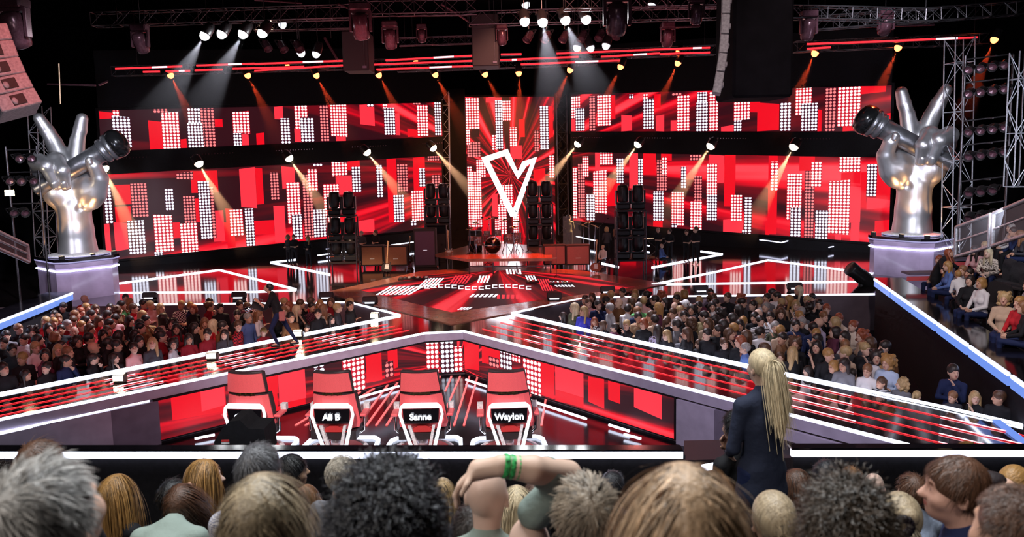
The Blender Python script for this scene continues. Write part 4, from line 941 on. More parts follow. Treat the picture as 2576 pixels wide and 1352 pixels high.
def coach_chair(loc, rz, name_txt, label):
    root = empty('coach_chair', loc, rz); tag(root, label, 'chair', 'red coach chairs seen from behind')
    m_ = MB(); curved(m_, [(cz(425), cx(150), cx(675)), (cz(400), cx(150), cx(672)), (cz(200), cx(163), cx(640)), (cz(178), cx(168), cx(636))], 0, .10, .10); m_.build('headrest', 'red_leather', root)
    m_ = MB(); curved(m_, [(cz(435), cx(140), cx(684)), (cz(165), cx(156), cx(648)), (cz(152), cx(180), cx(620))], .035, .10, .10); m_.build('headrest_edge', 'tolex_black', root)
    m_ = MB(); m_.box((0, .06, cz(445)), (.40, .06, .05)); 
    for i in (-1, 0, 1): m_.box((i * .12, .02, cz(445)), (.03, .03, .05))
    m_.build('headrest_bracket', 'brass', root)
    m_ = MB(); curved(m_, [(cz(955), cx(230), cx(640)), (cz(930), cx(125), cx(745)), (cz(880), cx(112), cx(760)), (cz(700), cx(122), cx(732)), (cz(475), cx(138), cx(692))], 0, .16, .12); m_.build('backrest', 'red_leather', root)
    m_ = MB(); curved(m_, [(cz(965), cx(225), cx(650)), (cz(940), cx(112), cx(758)), (cz(700), cx(112), cx(745)), (cz(455), cx(132), cx(702))], .04, .16, .13); m_.build('backrest_edge', 'tolex_black', root)
    # white glowing V frame
    out = [(150, 600), (205, 552), (640, 552), (700, 600), (722, 710), (600, 1200), (530, 1200)]
    def xz(p_): return Vector((cx(p_[0]), 0, cz(p_[1])))
    fr = empty('v_frame'); fr.parent = root
    m_ = MB(); m_.mat(0)
    def plate(poly, y0, y1, sidemat=1):
        m_.prism([(cx(a), cz(b_)) for a, b_ in poly], y0, y1, M=Matrix(((1, 0, 0), (0, 0, -1), (0, 1, 0))), side=None)
    # M maps prism z to -y
    plate([(150, 600), (205, 552), (640, 552), (700, 600), (668, 622), (180, 622)], .07, .10)
    plate([(150, 600), (182, 615), (166, 704), (212, 860), (325, 1200), (275, 1200), (130, 712)], .07, .10)
    plate([(700, 600), (668, 615), (688, 704), (642, 860), (555, 1200), (605, 1200), (722, 712)], .07, .10)
    m_.build('frame_light', 'strip_chair', fr)
    m_ = MB(); plate([(246, 860), (290, 860), (395, 1200), (345, 1200)], .03, .10); plate([(606, 860), (570, 860), (500, 1200), (540, 1200)], .03, .10); m_.build('frame_side', 'white_plastic', fr)
    m_ = MB(); curved(m_, [(cz(822), cx(200), cx(650)), (cz(632), cx(185), cx(662))], -.10, .02, .05); npn = m_.build('name_panel', 'black_gloss', root)
    m_ = MB(); m_.box((cx(425), -.115, cz(822)), (.70, .012, .008)); m_.build('panel_rim', 'chrome', npn)
    cu = bpy.data.curves.new('t', 'FONT'); cu.body = name_txt; cu.size = .185; cu.align_x = 'CENTER'; cu.align_y = 'CENTER'; cu.extrude = .008; cu.offset = .0045
    to = bpy.data.objects.new('t', cu); COL.objects.link(to); bpy.context.view_layer.update()
    me = bpy.data.meshes.new_from_object(to.evaluated_get(bpy.context.evaluated_depsgraph_get())); bpy.data.objects.remove(to)
    me.transform(Matrix.Translation((cx(422), -.135, cz(735))) @ Matrix.Rotation(R(90), 4, 'X')); me.materials.clear(); me.materials.append(MAT['lamp_text']); obj('name_lettering', me, npn)
    m_ = MB(); m_.prism([(cx(262 + i * 34), cz(955 - 95 * math.sin(math.pi * i / 10))) for i in range(11)], .01, .05, M=Matrix(((1, 0, 0), (0, 0, -1), (0, 1, 0)))); m_.build('lumbar_pad', 'red_fabric', root)
    m_ = MB(); m_.prism([(-.46, -.02), (.48, -.02), (.50, .55), (.35, .75), (-.35, .75), (-.48, .55)], cz(1065), cz(950)); m_.build('seat_base', 'tolex_black', root)
    m_ = MB(); m_.prism([(-.36, .10), (.36, .10), (.36, .62), (.25, .72), (-.25, .72), (-.36, .62)], cz(950), cz(880)); m_.build('seat_cushion', 'red_leather', root)
    for sx in (-1, 1):
        a = MB(); a.mat(0).box((sx * .57, .40, .78), (.15, .40, .06), bev=.02); a.mat(1).tube([(sx * .57, .30, .76), (sx * .56, .30, .45), (sx * .46, .25, .38)], .03, 8); a.mat(2).box((sx * .57, .62, .86), (.12, .12, .14)); a.build('armrest', ['red_leather', 'chrome', 'white_plastic'], root)
    m_ = MB(); m_.lathe([(.11, .06), (.11, cz(1065))], c=(0, .2, 0), n=20); m_.build('column', 'grey_column', root)
    m_ = MB(); m_.mat(0).lathe([(.55, .0), (.55, .06), (.02, .075)], c=(0, .2, 0), n=36); m_.mat(1).lathe([(.66, .0), (.66, .05), (.58, .055), (.56, .03)], c=(0, .2, 0), n=36, closed_ends=False); m_.build('base_disc', ['red_leather', 'white_plastic'], root)
    m_ = MB()
    loop = [(-.62, .95), (.62, .95), (.74, .80), (.82, -.25)]; loop = [(-.82, -.25), (-.74, .80)] + loop
    for a, b_ in zip(loop[:-1], loop[1:]): m_.bar((a[0], a[1], .03), (b_[0], b_[1], .03), .08, .05)
    m_.build('floor_light_ring', 'strip_white', root)
    return root
emit('strip_chair', (.93, .93, 1.0), 1.5); emit('lamp_text', (.85, .9, 1.0), 3.0)
for pxx, nm_, yw, lb in ((620, 'Guus', 6, 'leftmost red coach chair, its glowing nameplate partly hidden by a black camera'), (838, 'Ali B', 3, 'red coach chair with a glowing nameplate of two words, second from the left'),
                     (1060, 'Sanne', 0, 'red coach chair with a five-letter glowing nameplate, second from the right'), (1281, 'Waylon', -2, 'rightmost red coach chair, glowing six-letter nameplate')):
    c_ = P(pxx, 1152, 0); coach_chair((c_.x, c_.y + .1, 0), R(yw * -1), nm_, lb)
# black camera hood in front of the left chair
q = D(608, 1128, 7.6); root = empty('camera', (q.x, 7.6, 0)); tag(root, 'black hooded camera with a red and white sticker in front of the leftmost coach chair', 'camera')
f7 = 7.6 / 1900
m_ = MB(); m_.prism([((x - 608) * f7, q.z + (1128 - y) * f7) for x, y in ((537, 1150), (537, 1110), (560, 1075), (580, 1056), (608, 1053), (628, 1076), (668, 1079), (672, 1110), (672, 1150))], 0, .35, M=Matrix(((1, 0, 0), (0, 0, 1), (0, 1, 0)))); m_.build('camera_hood', 'black_matte', root)
m_ = MB(); m_.mat(0).box(((567 - 608) * f7, -.005, q.z + (1128 - 1107) * f7), (.08, .008, .022)); m_.mat(1).box(((567 - 608) * f7, -.005, q.z + (1128 - 1112) * f7 - .005), (.08, .008, .016)); m_.build('sticker', ['red_fabric', 'label_white'], root)
m_ = MB(); m_.tube([(0, .17, 0), (0, .17, q.z - .05)], .05, 10); m_.build('support_column', 'black_matte', root)
# dark sofa-like box right of the chairs
q0 = P(1740, 1110, 0); m_ = MB(); m_.prism([(-1.1, -.4), (1.0, -.4), (1.1, .5), (-.9, .5)], 0, .75, c=(q0.x + .3, q0.y - 2.4, 0)); tag(m_.build('flight_case', 'tolex_black'), 'low black case in the shade below the right catwalk panels', 'case')

# ================================================================ band gear on the stage
def cab(label, x0, x1, yt, yb, mat, z0=ST, depth=.5, side='tolex_black', rz=0, legs=0.0, badge=True, Yc=None):
    c0 = P((x0 + x1) / 2, yb, z0); Y = c0.y; k = Y / 1900 * 1.02; w = (x1 - x0) * k; h = (yb - yt) * k
    root = empty('speaker_cabinet', c0, rz); tag(root, label, 'amplifier', 'guitar and bass amplifiers on the stage')
    m_ = MB(); m_.box((0, depth / 2, h / 2 + legs / 2), (w, depth, h - legs), bev=.02); m_.build('cabinet_shell', side, root)
    m_ = MB(); m_.box((0, -.012, h / 2 + legs / 2), (w * .88, .02, (h - legs) * .86)); m_.build('grille_cloth', mat, root)
    if badge: m_ = MB(); m_.box((0, -.03, h * .45), (w * .2, .012, .03)); m_.lathe([(.035, -.04), (.035, -.03)], Matrix.Rotation(R(90), 3, 'X'), 12, (0, -.0, h * .58)); m_.build('logo_badge', 'label_white' if legs else 'chrome', root)
    if legs: m_ = MB(); [m_.tube([(sx * w * .4, depth * fy, 0), (sx * w * .4, depth * fy, legs + .03)], .02, 6) for sx in (-1, 1) for fy in (.1, .9)]; m_.build('legs', 'chrome', root)
    return root, w, h
cab('tan guitar amplifier cabinet, left one of the left pair', 909, 966, 619, 678, 'grille_tan', rz=0, legs=.15)
cab('tan guitar amplifier cabinet behind the upright guitar, right one of the left pair', 966, 1027, 619, 678, 'grille_tan', legs=.15)
cab('tall violet-grey bass cabinet left of the drums', 1043, 1098, 576, 674, 'grille_violet', depth=.6)
cab('tall black cabinet behind the violet bass cabinet', 1070, 1124, 567, 655, 'tolex_black', badge=False)
cab('pinkish guitar amplifier cabinet, left one of the right pair', 1368, 1424, 617, 676, 'grille_pink', legs=.15)
cab('pinkish guitar amplifier cabinet, right one of the right pair', 1424, 1485, 617, 676, 'grille_pink', legs=.15)
def moving_head(root, M, name='moving_head', mat='fixture', tilt=0, lamp=None, s=1.0):
    """base box + yoke + barrel pointing up local z, base at origin"""
    part = empty(name) if root is not None else None
    def T4(v): return Vector(v) * s
    sub = []
    m_ = MB(); m_.box((0, 0, .10 * s), (.40 * s, .30 * s, .17 * s), bev=.03 * s); sub.append(('base', m_, mat))
    m_ = MB(); [m_.box((sx * .20 * s, 0, .38 * s), (.05 * s, .12 * s, .42 * s), bev=.01) for sx in (-1, 1)]; m_.box((0, 0, .20 * s), (.44 * s, .13 * s, .05 * s)); sub.append(('yoke', m_, mat))
    Mt = Matrix.Rotation(tilt, 3, 'X')
    m_ = MB(); m_.lathe([(.08 * s, -.24 * s), (.15 * s, -.20 * s), (.165 * s, 0), (.17 * s, .18 * s), (.15 * s, .27 * s), (.13 * s, .275 * s)], Mt, 16, (0, 0, .46 * s)); sub.append(('barrel', m_, mat))
    m_ = MB(); m_.lathe([(.125 * s, .276 * s), (.10 * s, .29 * s)], Mt, 16, (0, 0, .46 * s)); sub.append(('lens', m_, lamp or 'chrome'))
    return sub
MHC = {}
def place_mh(loc, Mr, label, group, mat='fixture', tilt=0, lamp=None, s=1.0, name='moving_head', parent=None):
    key = (mat, round(tilt, 2), lamp, s)
    if key not in MHC:
        MHC[key] = [(n_, b_.mesh(n_), mt) for n_, b_, mt in moving_head(1, None, mat=mat, tilt=tilt, lamp=lamp, s=s)]
        for n_, me, mt in MHC[key]: me.materials.append(MAT[mt])
    root = empty(name, loc); root.matrix_world = Matrix.Translation(loc) @ (Mr.to_4x4() if Mr is not None else Matrix.Identity(4))
    tag(root, label, 'stage light', group)
    for n_, me, mt in MHC[key]: obj(n_, me, root)
    return root
ordn = ('left', 'right')
def tower(label, x0, x1, ytop, yb, rows, where):
    c0 = P((x0 + x1) / 2, yb, ST); k = c0.y / 1900 * 1.02; w = (x1 - x0) * k; H = (yb - ytop) * k
    root = empty('lamp_tower', c0); tag(root, label, 'lighting tower', 'black lighting towers on the stage')
    for sx in (-1, 1):
        for sy in (0, .6): m_ = MB(); m_.tube([(sx * w / 2, sy, 0), (sx * w / 2, sy, H)], .03, 6); m_.build('post', 'truss_dark', root)
    for (yy) in rows:
        z = (yb - yy) * k; m_ = MB(); m_.box((0, .3, z), (w, .62, .07)); m_.build('shelf', 'tolex_black', root)
    for r_, yy in enumerate(rows):
        z = ST + (yb - yy) * k + .035
        for i, fx_ in enumerate((-.26, .26)):
            place_mh((c0.x + fx_ * w, c0.y + .3, z), None, 'black moving-head lamp on the %s tower, %s shelf, %s one' % (where, ('top', 'middle', 'lower', 'lowest')[r_], ordn[i]), 'moving heads on the lighting towers', tilt=R(10 * (i - .5)), s=1.35)
tower('black lighting tower left of the tan amplifiers', 829, 898, 549, 690, (546, 610, 662), 'left')
tower('black lighting tower right of the violet bass cabinet', 1073, 1133, 525, 660, (520, 566), 'left-centre')
tower('black lighting tower right of the drum kit', 1328, 1392, 516, 655, (514, 568, 622), 'right-centre')
tower('black lighting tower right of the pinkish amplifiers', 1553, 1625, 533, 690, (532, 598, 656), 'right')
# drum riser and kit
def riser():
    pts = [(1095, 640), (1175, 652), (1390, 650), (1388, 618), (1200, 612)]
    zr = ST + .62; root = empty('drum_riser', P(1240, 648, zr) - Vector((0, 0, zr - ST))); tag(root, 'black wheeled riser platform carrying the drum kit', 'platform')
    m_ = MB(); m_.prism([(P(x, y, zr).x - root.location.x, P(x, y, zr).y - root.location.y) for x, y in pts], .50, .62); m_.build('deck', 'wood_red', root)
    for x, y in ((1100, 645), (1180, 656), (1240, 656), (1300, 656), (1385, 654)):
        a = P(x, y, zr) - root.location; m_ = MB(); m_.tube([(a.x, a.y + .1, .12), (a.x, a.y + .1, .52)], .03, 6); m_.lathe([(.09, -.03), (.09, .03)], Matrix.Rotation(R(90), 3, 'Y'), 12, (a.x, a.y + .1, .09)); m_.build('caster_leg', 'truss_dark', root)
    m_ = MB(); a, c = P(1180, 656, zr) - root.location, P(1385, 654, zr) - root.location; m_.bar((a.x, a.y + .1, .35), (c.x, c.y + .1, .35), .05, .05); m_.build('cross_bar', 'truss_dark', root)
    return root, zr
rs, ZR = riser()
dk = P(1240, 638, ZR); root = empty('drum_kit', dk); tag(root, 'drum kit with black-fronted bass drum and brass cymbals on the riser', 'drum kit')
RX = Matrix.Rotation(R(90), 3, 'X'); kk = dk.y / 1900
m_ = MB(); m_.mat(0).lathe([(.36, -.25), (.37, 0.2), (.36, .22)], RX, 28, (0, 0, .38)); m_.build('bass_drum', ['drum_shell'], root)
m_ = MB(); m_.lathe([(.34, .225), (.02, .235)], RX, 28, (0, 0, .38)); bd_ = m_.build('bass_drum_head', 'black_gloss', root)
m_ = MB(); m_.lathe([(.06, .24), (.01, .245)], RX, 14, (.04, 0, .56)); m_.box((-.12, -.245, .38), (.2, .01, .05)); m_.build('logo', 'label_white', bd_)
for i, (x, y, z, r_, hh) in enumerate(((-.62, .1, .35, .21, .40), (-.25, .1, .78, .15, .22), (.22, .1, .78, .16, .24), (.72, .0, .42, .22, .42), (1.05, .3, .42, .24, .45), (-.95, .3, .55, .18, .2))):
    m_ = MB(); m_.mat(0).lathe([(r_, 0), (r_ * 1.02, .02), (r_, .03), (r_, hh - .03), (r_ * 1.03, hh - .02), (r_ * 1.03, hh)], Matrix.Rotation(R(-8), 3, 'X'), 20, (x, y, z)); m_.mat(1).lathe([(r_ * .96, hh + .002), (.01, hh + .004)], Matrix.Rotation(R(-8), 3, 'X'), 20, (x, y, z))
    for a in range(3): m_.mat(2).tube([(x + r_ * math.cos(a * 2.1), y + r_ * math.sin(a * 2.1), z + .1), (x + r_ * 1.15 * math.cos(a * 2.1), y + r_ * 1.15 * math.sin(a * 2.1), 0)], .012, 5)
    m_.build('tom_drum', ['drum_shell', 'drum_head', 'chrome'], root)
for i, (x, y, z, r_, t_) in enumerate(((-.75, .3, 1.35, .26, 12), (.55, .3, 1.45, .25, -14), (1.15, .4, 1.35, .28, 10), (-1.0, 0, 1.1, .2, -8), (.95, -.1, 1.15, .2, 6), (-.15, .5, 1.5, .25, -10))):
    m_ = MB(); m_.lathe([(r_, 0), (.06, .03), (.04, .06), (.005, .065)], Matrix.Rotation(R(t_), 3, 'Y'), 24, (x, y, z)); cy_ = m_.build('cymbal', 'brass', root)
    m_ = MB(); m_.tube([(x, y, z + .05), (x, y, .45)], .013, 6); [m_.tube([(x, y, .45), (x + .25 * math.cos(a * 2.1), y + .25 * math.sin(a * 2.1), 0)], .012, 5) for a in range(3)]; m_.build('stand', 'chrome', cy_)
def mic_stand(label, px, py, z, h, bx):
    q = P(px, py, z); root = empty('microphone_stand', q); tag(root, label, 'microphone stand', 'microphone stands in the band area')
    m_ = MB(); m_.tube([(0, 0, 0), (0, 0, h)], .012, 6); m_.tube([(-bx * .3, 0, h - .15), (bx, 0, h + .35)], .01, 6); [m_.tube([(0, 0, .12), (.28 * math.cos(a * 2.1), .28 * math.sin(a * 2.1), 0)], .01, 5) for a in range(3)]; m_.build('boom_pole', 'truss_dark', root)
    m_ = MB(); m_.tube([(bx, 0, h + .35), (bx * 1.18, 0, h + .38)], [.035, .025], 8); m_.build('mic_capsule', 'mic_black', root)
mic_stand('microphone boom stand at the left side of the drums', 1182, 640, ZR, 1.25, .55); mic_stand('microphone boom stand at the right side of the drums', 1330, 636, ZR, 1.5, -.5)
mic_stand('microphone stand in front of the riser', 1226, 668, ST, 1.5, .1); mic_stand('microphone stand in front of the right amplifiers', 1400, 700, ST, 1.6, -.2); mic_stand('microphone stand with boom by the musicians at the back right', 1508, 640, ST, 1.4, .4)
m_ = MB(); m_.box((0, 0, .47), (.62, .4, .94), bev=.04); tag(m_.build('stage_monitor', 'tolex_black', None, P(1196, 632, ZR)), 'upright black monitor box at the left of the drum kit', 'speaker')
# guitars
def guitar(label, px, py, z, tilt, body='guitar_wood', s=1.0, rz=0):
    q = P(px, py, z); root = empty('electric_guitar', q, rz); root.rotation_euler = (R(-8), R(tilt), rz); root.scale = (s, s, s); tag(root, label, 'guitar', 'guitars standing on the stage')
    pl = []
    for i in range(28):
        a = 2 * math.pi * i / 28; r_ = .17 + .035 * math.cos(2 * a) ; pl.append((r_ * .95 * math.cos(a) * (1 - .18 * math.sin(a)), .25 + r_ * 1.15 * math.sin(a)))
    M_ = Matrix(((1, 0, 0), (0, 0, -1), (0, 1, 0)))
    m_ = MB(); m_.prism(pl, -.02, .02, M=M_); m_.prism([(-.13, .38), (-.17, .50), (-.10, .44)], -.02, .02, M=M_); m_.prism([(.13, .38), (.16, .47), (.09, .43)], -.02, .02, M=M_); m_.build('body', body, root)
    m_ = MB(); m_.box((0, -.028, .74), (.045, .02, .68)); nk = m_.build('neck', 'guitar_neck', root); m_ = MB(); m_.prism([(-.03, 1.07), (.03, 1.07), (.045, 1.22), (-.03, 1.25)], .015, .035, M=M_); m_.build('headstock', 'guitar_neck', nk)
    m_ = MB(); m_.prism([(-.08, .2), (.08, .17), (.07, .38), (-.05, .36)], .021, .026, M=M_); m_.build('pickguard', 'label_white', root)
    m_ = MB(); m_.tube([(-.15, .1, 0), (0, .04, .35), (.15, .1, 0)], .012, 5); m_.tube([(0, .04, .35), (0, .35, 0)], .012, 5); m_.build('stand', 'truss_dark', root)
guitar('dark electric bass standing in front of the left amplifiers', 972, 690, ST, 4, 'tolex_black', 1.15); guitar('sunburst electric guitar on a stand beside the black cabinet', 1130, 652, ST + .3, -2, s=1.05)
guitar('dark red electric guitar on a stand right of the pinkish amplifiers', 1498, 690, ST, 3, s=1.15); guitar('slim electric guitar with a reddish neck right of the left amplifiers', 1028, 668, ST, 4, 'guitar_wood', 1.1)
# pedal boards and floor boxes
for x, y, w_, lb in ((1040, 703, 1.2, 'cluttered effects pedal board in front of the bass cabinet'), (1410, 716, .9, 'black effects pedal board in front of the right amplifiers'), (1340, 712, .5, 'small pedal board on the floor screen')):
    q = P(x, y, ST + .04); root = empty('pedal_board', q); tag(root, lb, 'pedal board', 'effects pedals on the stage'); m_ = MB(); m_.box((0, 0, .03), (w_, .35, .05)); m_.build('board', 'tolex_black', root)
    for i in range(int(w_ / .17)): m_ = MB(); m_.box((-w_ / 2 + .1 + i * .17, -.02, .085), (.10, .16, .06), bev=.01); m_.build('pedal', random.choice(['brass', 'chrome', 'red_leather', 'white_plastic', 'tolex_black']), root)
for x, y, lb in ((822, 750, 'small black floor light left of the stage border'), (932, 762, 'small black floor light at the left pit edge'), (1394, 752, 'small black floor light at the right pit edge'), (1528, 735, 'small black floor box at the end of the stage border'),
                 (602, 749, 'small black floor light behind the left crowd'), (378, 750, 'small pale floor box behind the left crowd'), (1762, 733, 'black floor light behind the right crowd'), (1998, 726, 'small dark floor light near the blond woman of the right crowd')):
    q = P(x, y + 6, ST); root = empty('floor_light', q); tag(root, lb, 'stage light', 'small floor lights around the pits'); m_ = MB(); m_.box((0, 0, .17), (.5, .22, .22), Matrix.Rotation(R(-25), 3, 'X'), bev=.03); m_.build('lamp_body', 'tolex_black', root)
    m_ = MB(); m_.box((0, -.14, .1), (.32, .02, .05)); m_.build('lamp_face', 'lamp_soft', root); m_ = MB(); m_.box((0, 0, .02), (.4, .2, .04)); m_.build('foot', 'tolex_black', root)
# tilted follow spot at the right pit end
q = P(2165, 800, 0); root = empty('follow_spot', (q.x, q.y, 0)); tag(root, 'big black follow spot tilted up at the right end of the pit', 'spotlight'); 
m_ = MB(); Mt = rot_to((-.75, -.1, .55)); m_.lathe([(.2, -.75), (.26, -.6), (.27, .1), (.24, .2), (.27, .55), (.25, .6)], Mt, 20, (0, 0, 1.5)); m_.build('lamp_barrel', 'fixture', root)
m_ = MB(); m_.tube([(0, 0, 0), (0, 0, 1.3)], .12, 10); m_.box((0, 0, .3), (.7, .5, .5)); m_.build('stand', 'fixture', root)
# little keyboards / shells among the musicians
q = P(1655, 650, ST); root = empty('keyboard', q); tag(root, 'keyboard on a stand in front of the seated keyboard player', 'keyboard'); m_ = MB(); m_.box((0, 0, .9), (1.3, .35, .1)); m_.build('key_bed', 'tolex_black', root)
m_ = MB(); m_.box((0, -.06, .955), (1.2, .18, .012)); m_.build('keys', 'label_white', root); m_ = MB(); m_.tube([(-.5, 0, 0), (.5, 0, .86)], .02, 6); m_.tube([(.5, 0, 0), (-.5, 0, .86)], .02, 6); m_.build('stand', 'truss_dark', root)
q = P(1480, 645, ST); root = empty('percussion_set', q); tag(root, 'percussion stand with tilted cymbals behind the right amplifiers', 'percussion')
for x, z, t_ in ((-.25, 1.5, 20), (.05, 1.65, -15), (.35, 1.45, 25)): m_ = MB(); m_.mat(0).lathe([(.27, 0), (.05, .03), (.01, .06)], Matrix.Rotation(R(t_), 3, 'Y'), 20, (x, 0, z)); m_.mat(1).tube([(x, 0, z), (x * .8, 0, 0)], .015, 6); m_.build('cymbal', ['brass', 'chrome'], root)
m_ = MB(); m_.box((-.75, .3, 1.0), (.9, .03, 1.9)); m_.build('clear_screen', 'glass_pane', root)
# ================================================================ rigging above and beside the stage
def truss(label, a, b_, w=.35, group='lighting trusses', mat='truss_metal', step=None, n=4):
    a, b_ = Vector(a), Vector(b_); d = b_ - a; L = d.length; Mr = rot_to(d, (0, 1, 0) if abs(d.normalized().z) > .7 else (0, 0, 1)); root = empty('truss', a); root.rotation_euler = Mr.to_euler(); tag(root, label, 'truss', group)
    c4 = [(w / 2, w / 2), (-w / 2, w / 2), (-w / 2, -w / 2), (w / 2, -w / 2)][:n]
    for x, y in c4: m_ = MB(); m_.tube([(x, y, 0), (x, y, L)], .022, 5); m_.build('chord', mat, root)
    m_ = MB(); st_ = step or w; k = max(1, int(L / st_))
    for i in range(k):
        z0, z1 = L * i / k, L * (i + 1) / k
        for j_ in range(n):
            p_, q_ = c4[j_], c4[(j_ + 1) % n]
            if (i + j_) % 2: p_, q_ = q_, p_
            m_.tube([(*p_, z0), (*q_, z1)], .014, 4, cap=False)
            if i % 2 == 0: m_.tube([(*p_, z0), (*q_, z0)], .014, 4, cap=False)
    m_.build('lacing', mat, root)
    return root
TR = [((235, 50), (900, 30), 27, .45, 'left half of the front ceiling truss'), ((880, 20), (1200, 14), 26, .5, 'short ceiling truss above the left black cabinet'), ((640, 66), (900, 60), 29, .35, 'thin ceiling truss behind the left white lamps'),
      ((1005, 106), (1190, 100), 31, .3, 'thin ceiling truss between the two black cabinets'), ((1180, 48), (1830, 30), 27, .45, 'right half of the front ceiling truss'), ((1420, 8), (1835, 2), 24, .4, 'ceiling truss at the top edge right of centre'),
      ((285, 180), (1000, 160), 34, .4, 'left rear truss carrying red light bars'), ((1000, 170), (1500, 152), 34.5, .4, 'middle rear truss carrying red light bars'), ((1400, 140), (1800, 126), 34, .4, 'right rear truss carrying red light bars'), ((2000, 118), (2480, 98), 30, .4, 'far right rear truss carrying red light bars'),
      ((2040, 60), (2576, 20), 24, .4, 'dark ceiling truss at the top right corner'), ((1950, 30), (2350, 40), 22, .35, 'dark ceiling truss beside the black cluster')]
for a, c, Y, w, lb in TR: truss(lb, D(a[0], a[1], Y), D(c[0], c[1], Y + .5), w, mat='truss_dark')
truss('bright vertical truss left of the left video walls, behind the hand statue', D(118, 660, 33), D(98, 268, 33), .62, 'vertical trusses', step=.55)
truss('tall bright vertical truss right of the right hand statue', D(2404, 640, 28), D(2414, 96, 28), .70, 'vertical trusses', step=.8)
truss('vertical truss at the right edge of the frame', D(2556, 470, 25), D(2572, 130, 25), .50, 'vertical trusses', step=.8)
truss('vertical truss with lit rungs left of the centre video wall', D(1120, 590, 44.5), D(1116, 232, 44.5), .6, 'vertical trusses', step=.7)
truss('vertical truss right of the centre video wall', D(1418, 590, 45), D(1412, 236, 45), .6, 'vertical trusses', step=.7, mat='truss_dark')
for x0, x1, lb in ((1112, 1168, 'left'), (1395, 1440, 'right')):
    a, c = D(x0, 240, 45.6), D(x1, 240, 45.6); m_ = MB(); m_.box(((a.x + c.x) / 2, 45.9, (10.2 + ST) / 2), (c.x - a.x, .5, 10.2 - ST)); tag(m_.build('masking_column', 'black_matte'), 'dark column %s of the centre video wall' % lb, 'column', 'dark columns beside the centre screen')
# red LED bars
bars = [(290,173,458,167),(360,181,402,180),(417,179,478,178),(490,177,560,175),(494,165,640,160),(585,173,765,168),(640,161,862,153),(640,178,870,164),(970,152,1190,140),(930,163,1190,153),(947,175,1190,166),(1260,137,1312,136),(1258,151,1312,150),(1400,135,1690,123),(1690,123,1786,120),(1288,150,1455,143),(1512,143,1660,134),(1660,136,1786,132),(1310,162,1560,152),(2030,111,2230,104),(2225,104,2460,94),(2030,123,2090,119)]
for i, (x0, y0, x1, y1) in enumerate(bars):
    Y = 33.2 if x0 < 1900 else 29.4; a, c = D(x0, y0, Y), D(x1, y1, Y); root = empty('light_bar', a)
    tag(root, 'glowing red light bar on the rear truss, %s in the run counted from the left' % ('first second third fourth fifth sixth seventh eighth ninth tenth eleventh twelfth thirteenth fourteenth fifteenth sixteenth seventeenth eighteenth nineteenth twentieth twenty-first twenty-second'.split()[i]), 'light bar', 'red light bars on the rear trusses')
    m_ = MB(); m_.bar((0, .06, 0), (c - a) + Vector((0, .06, 0)), .1, .12); m_.build('bar_body', 'fixture', root); m_ = MB(); m_.bar((0, 0, 0), c - a, .03, .07); m_.build('led_row', 'line_red', root)
    if i % 2 == 0: m_ = MB(); m_.bar((c - a) * .55 + Vector((0, -.02, 0)), (c - a) * .78 + Vector((0, -.02, 0)), .03, .07); m_.build('bright_leds', 'line_hot', root)
# beams
def cone_mesh(L, r0, r1, n=20):
    m_ = MB(); m_.lathe([(r1, -L), (r0, 0)], n=n); return m_
def beam_lamp(px, py, Y, d, kind, label, group, L=3.6, r=.17, ang=7, energy=300, emitm=None):
    q = D(px, py, Y); d = Vector(d).normalized(); Mr = rot_to(-d)
    root = empty('spotlight', q); root.matrix_world = Matrix.Translation(q) @ Mr.to_4x4(); tag(root, label, 'spotlight', group)
    m_ = MB(); m_.lathe([(r * .75, .42), (r * 1.05, .30), (r * 1.1, .04), (r * 1.12, 0), (r * 1.02, -.005)], n=16, closed_ends=False); m_.build('housing', 'fixture', root)
    m_ = MB(); m_.lathe([(r, .02), (r * .96, -.05), (r * .72, -.13), (r * .4, -.17), (.003, -.185)], n=16, closed_ends=False); m_.build('lens', emitm or ('lamp_' + kind), root)
    m_ = MB(); m_.box((0, 0, .34), (r * 2.6, .08, .06)); m_.build('yoke', 'fixture', root)
    if L:
        ld = bpy.data.lights.new('beam', 'SPOT'); ld.energy = energy; ld.spot_size = R(ang * 2 + 4); ld.spot_blend = .4; ld.shadow_soft_size = .03
        ld.color = {'warm': (1, .52, .27), 'red': (1, .08, .02), 'white': (.85, .85, 1)}[kind]
        lo = obj('beam', ld, root, Vector((0, 0, -.22)))
        cm = cone_mesh(L, r * .85, r * .85 + L * math.tan(R(ang))).build('haze_beam', 'haze_' + kind, root, Vector((0, 0, -.20))); cm['kind'] = 'stuff'
    return root
warm = [(262, 423, 35.3), (500, 411, 37), (727, 398, 39.2), (923, 383, 41), (1089, 372, 42.3), (1454, 362, 42.6), (1605, 363, 40.3), (1788, 367, 38), (1997, 369, 36)]
for i, (x, y, Y) in enumerate(warm):
    s_ = 1 if x < 1288 else -1
    beam_lamp(x, y, Y - .9, ((.5 + .45 * (1 - abs(x - 1288) / 1030)) * s_, -.28, -1.0), 'warm', 'warm spotlight with hazy orange beam between video walls, %s from left' % ('first second third fourth fifth sixth seventh eighth ninth'.split()[i]), 'warm spotlights between the video walls', L=5.2, r=.21, ang=6, energy=22000)
reds = [(428, 188), (622, 188), (795, 188), (952, 187), (1094, 186), (1219, 185), (1305, 182), (1435, 174), (1562, 166), (1706, 157), (2051, 132), (2260, 118), (2502, 98), (722, 165), (1045, 153), (1456, 127), (1706, 130)]
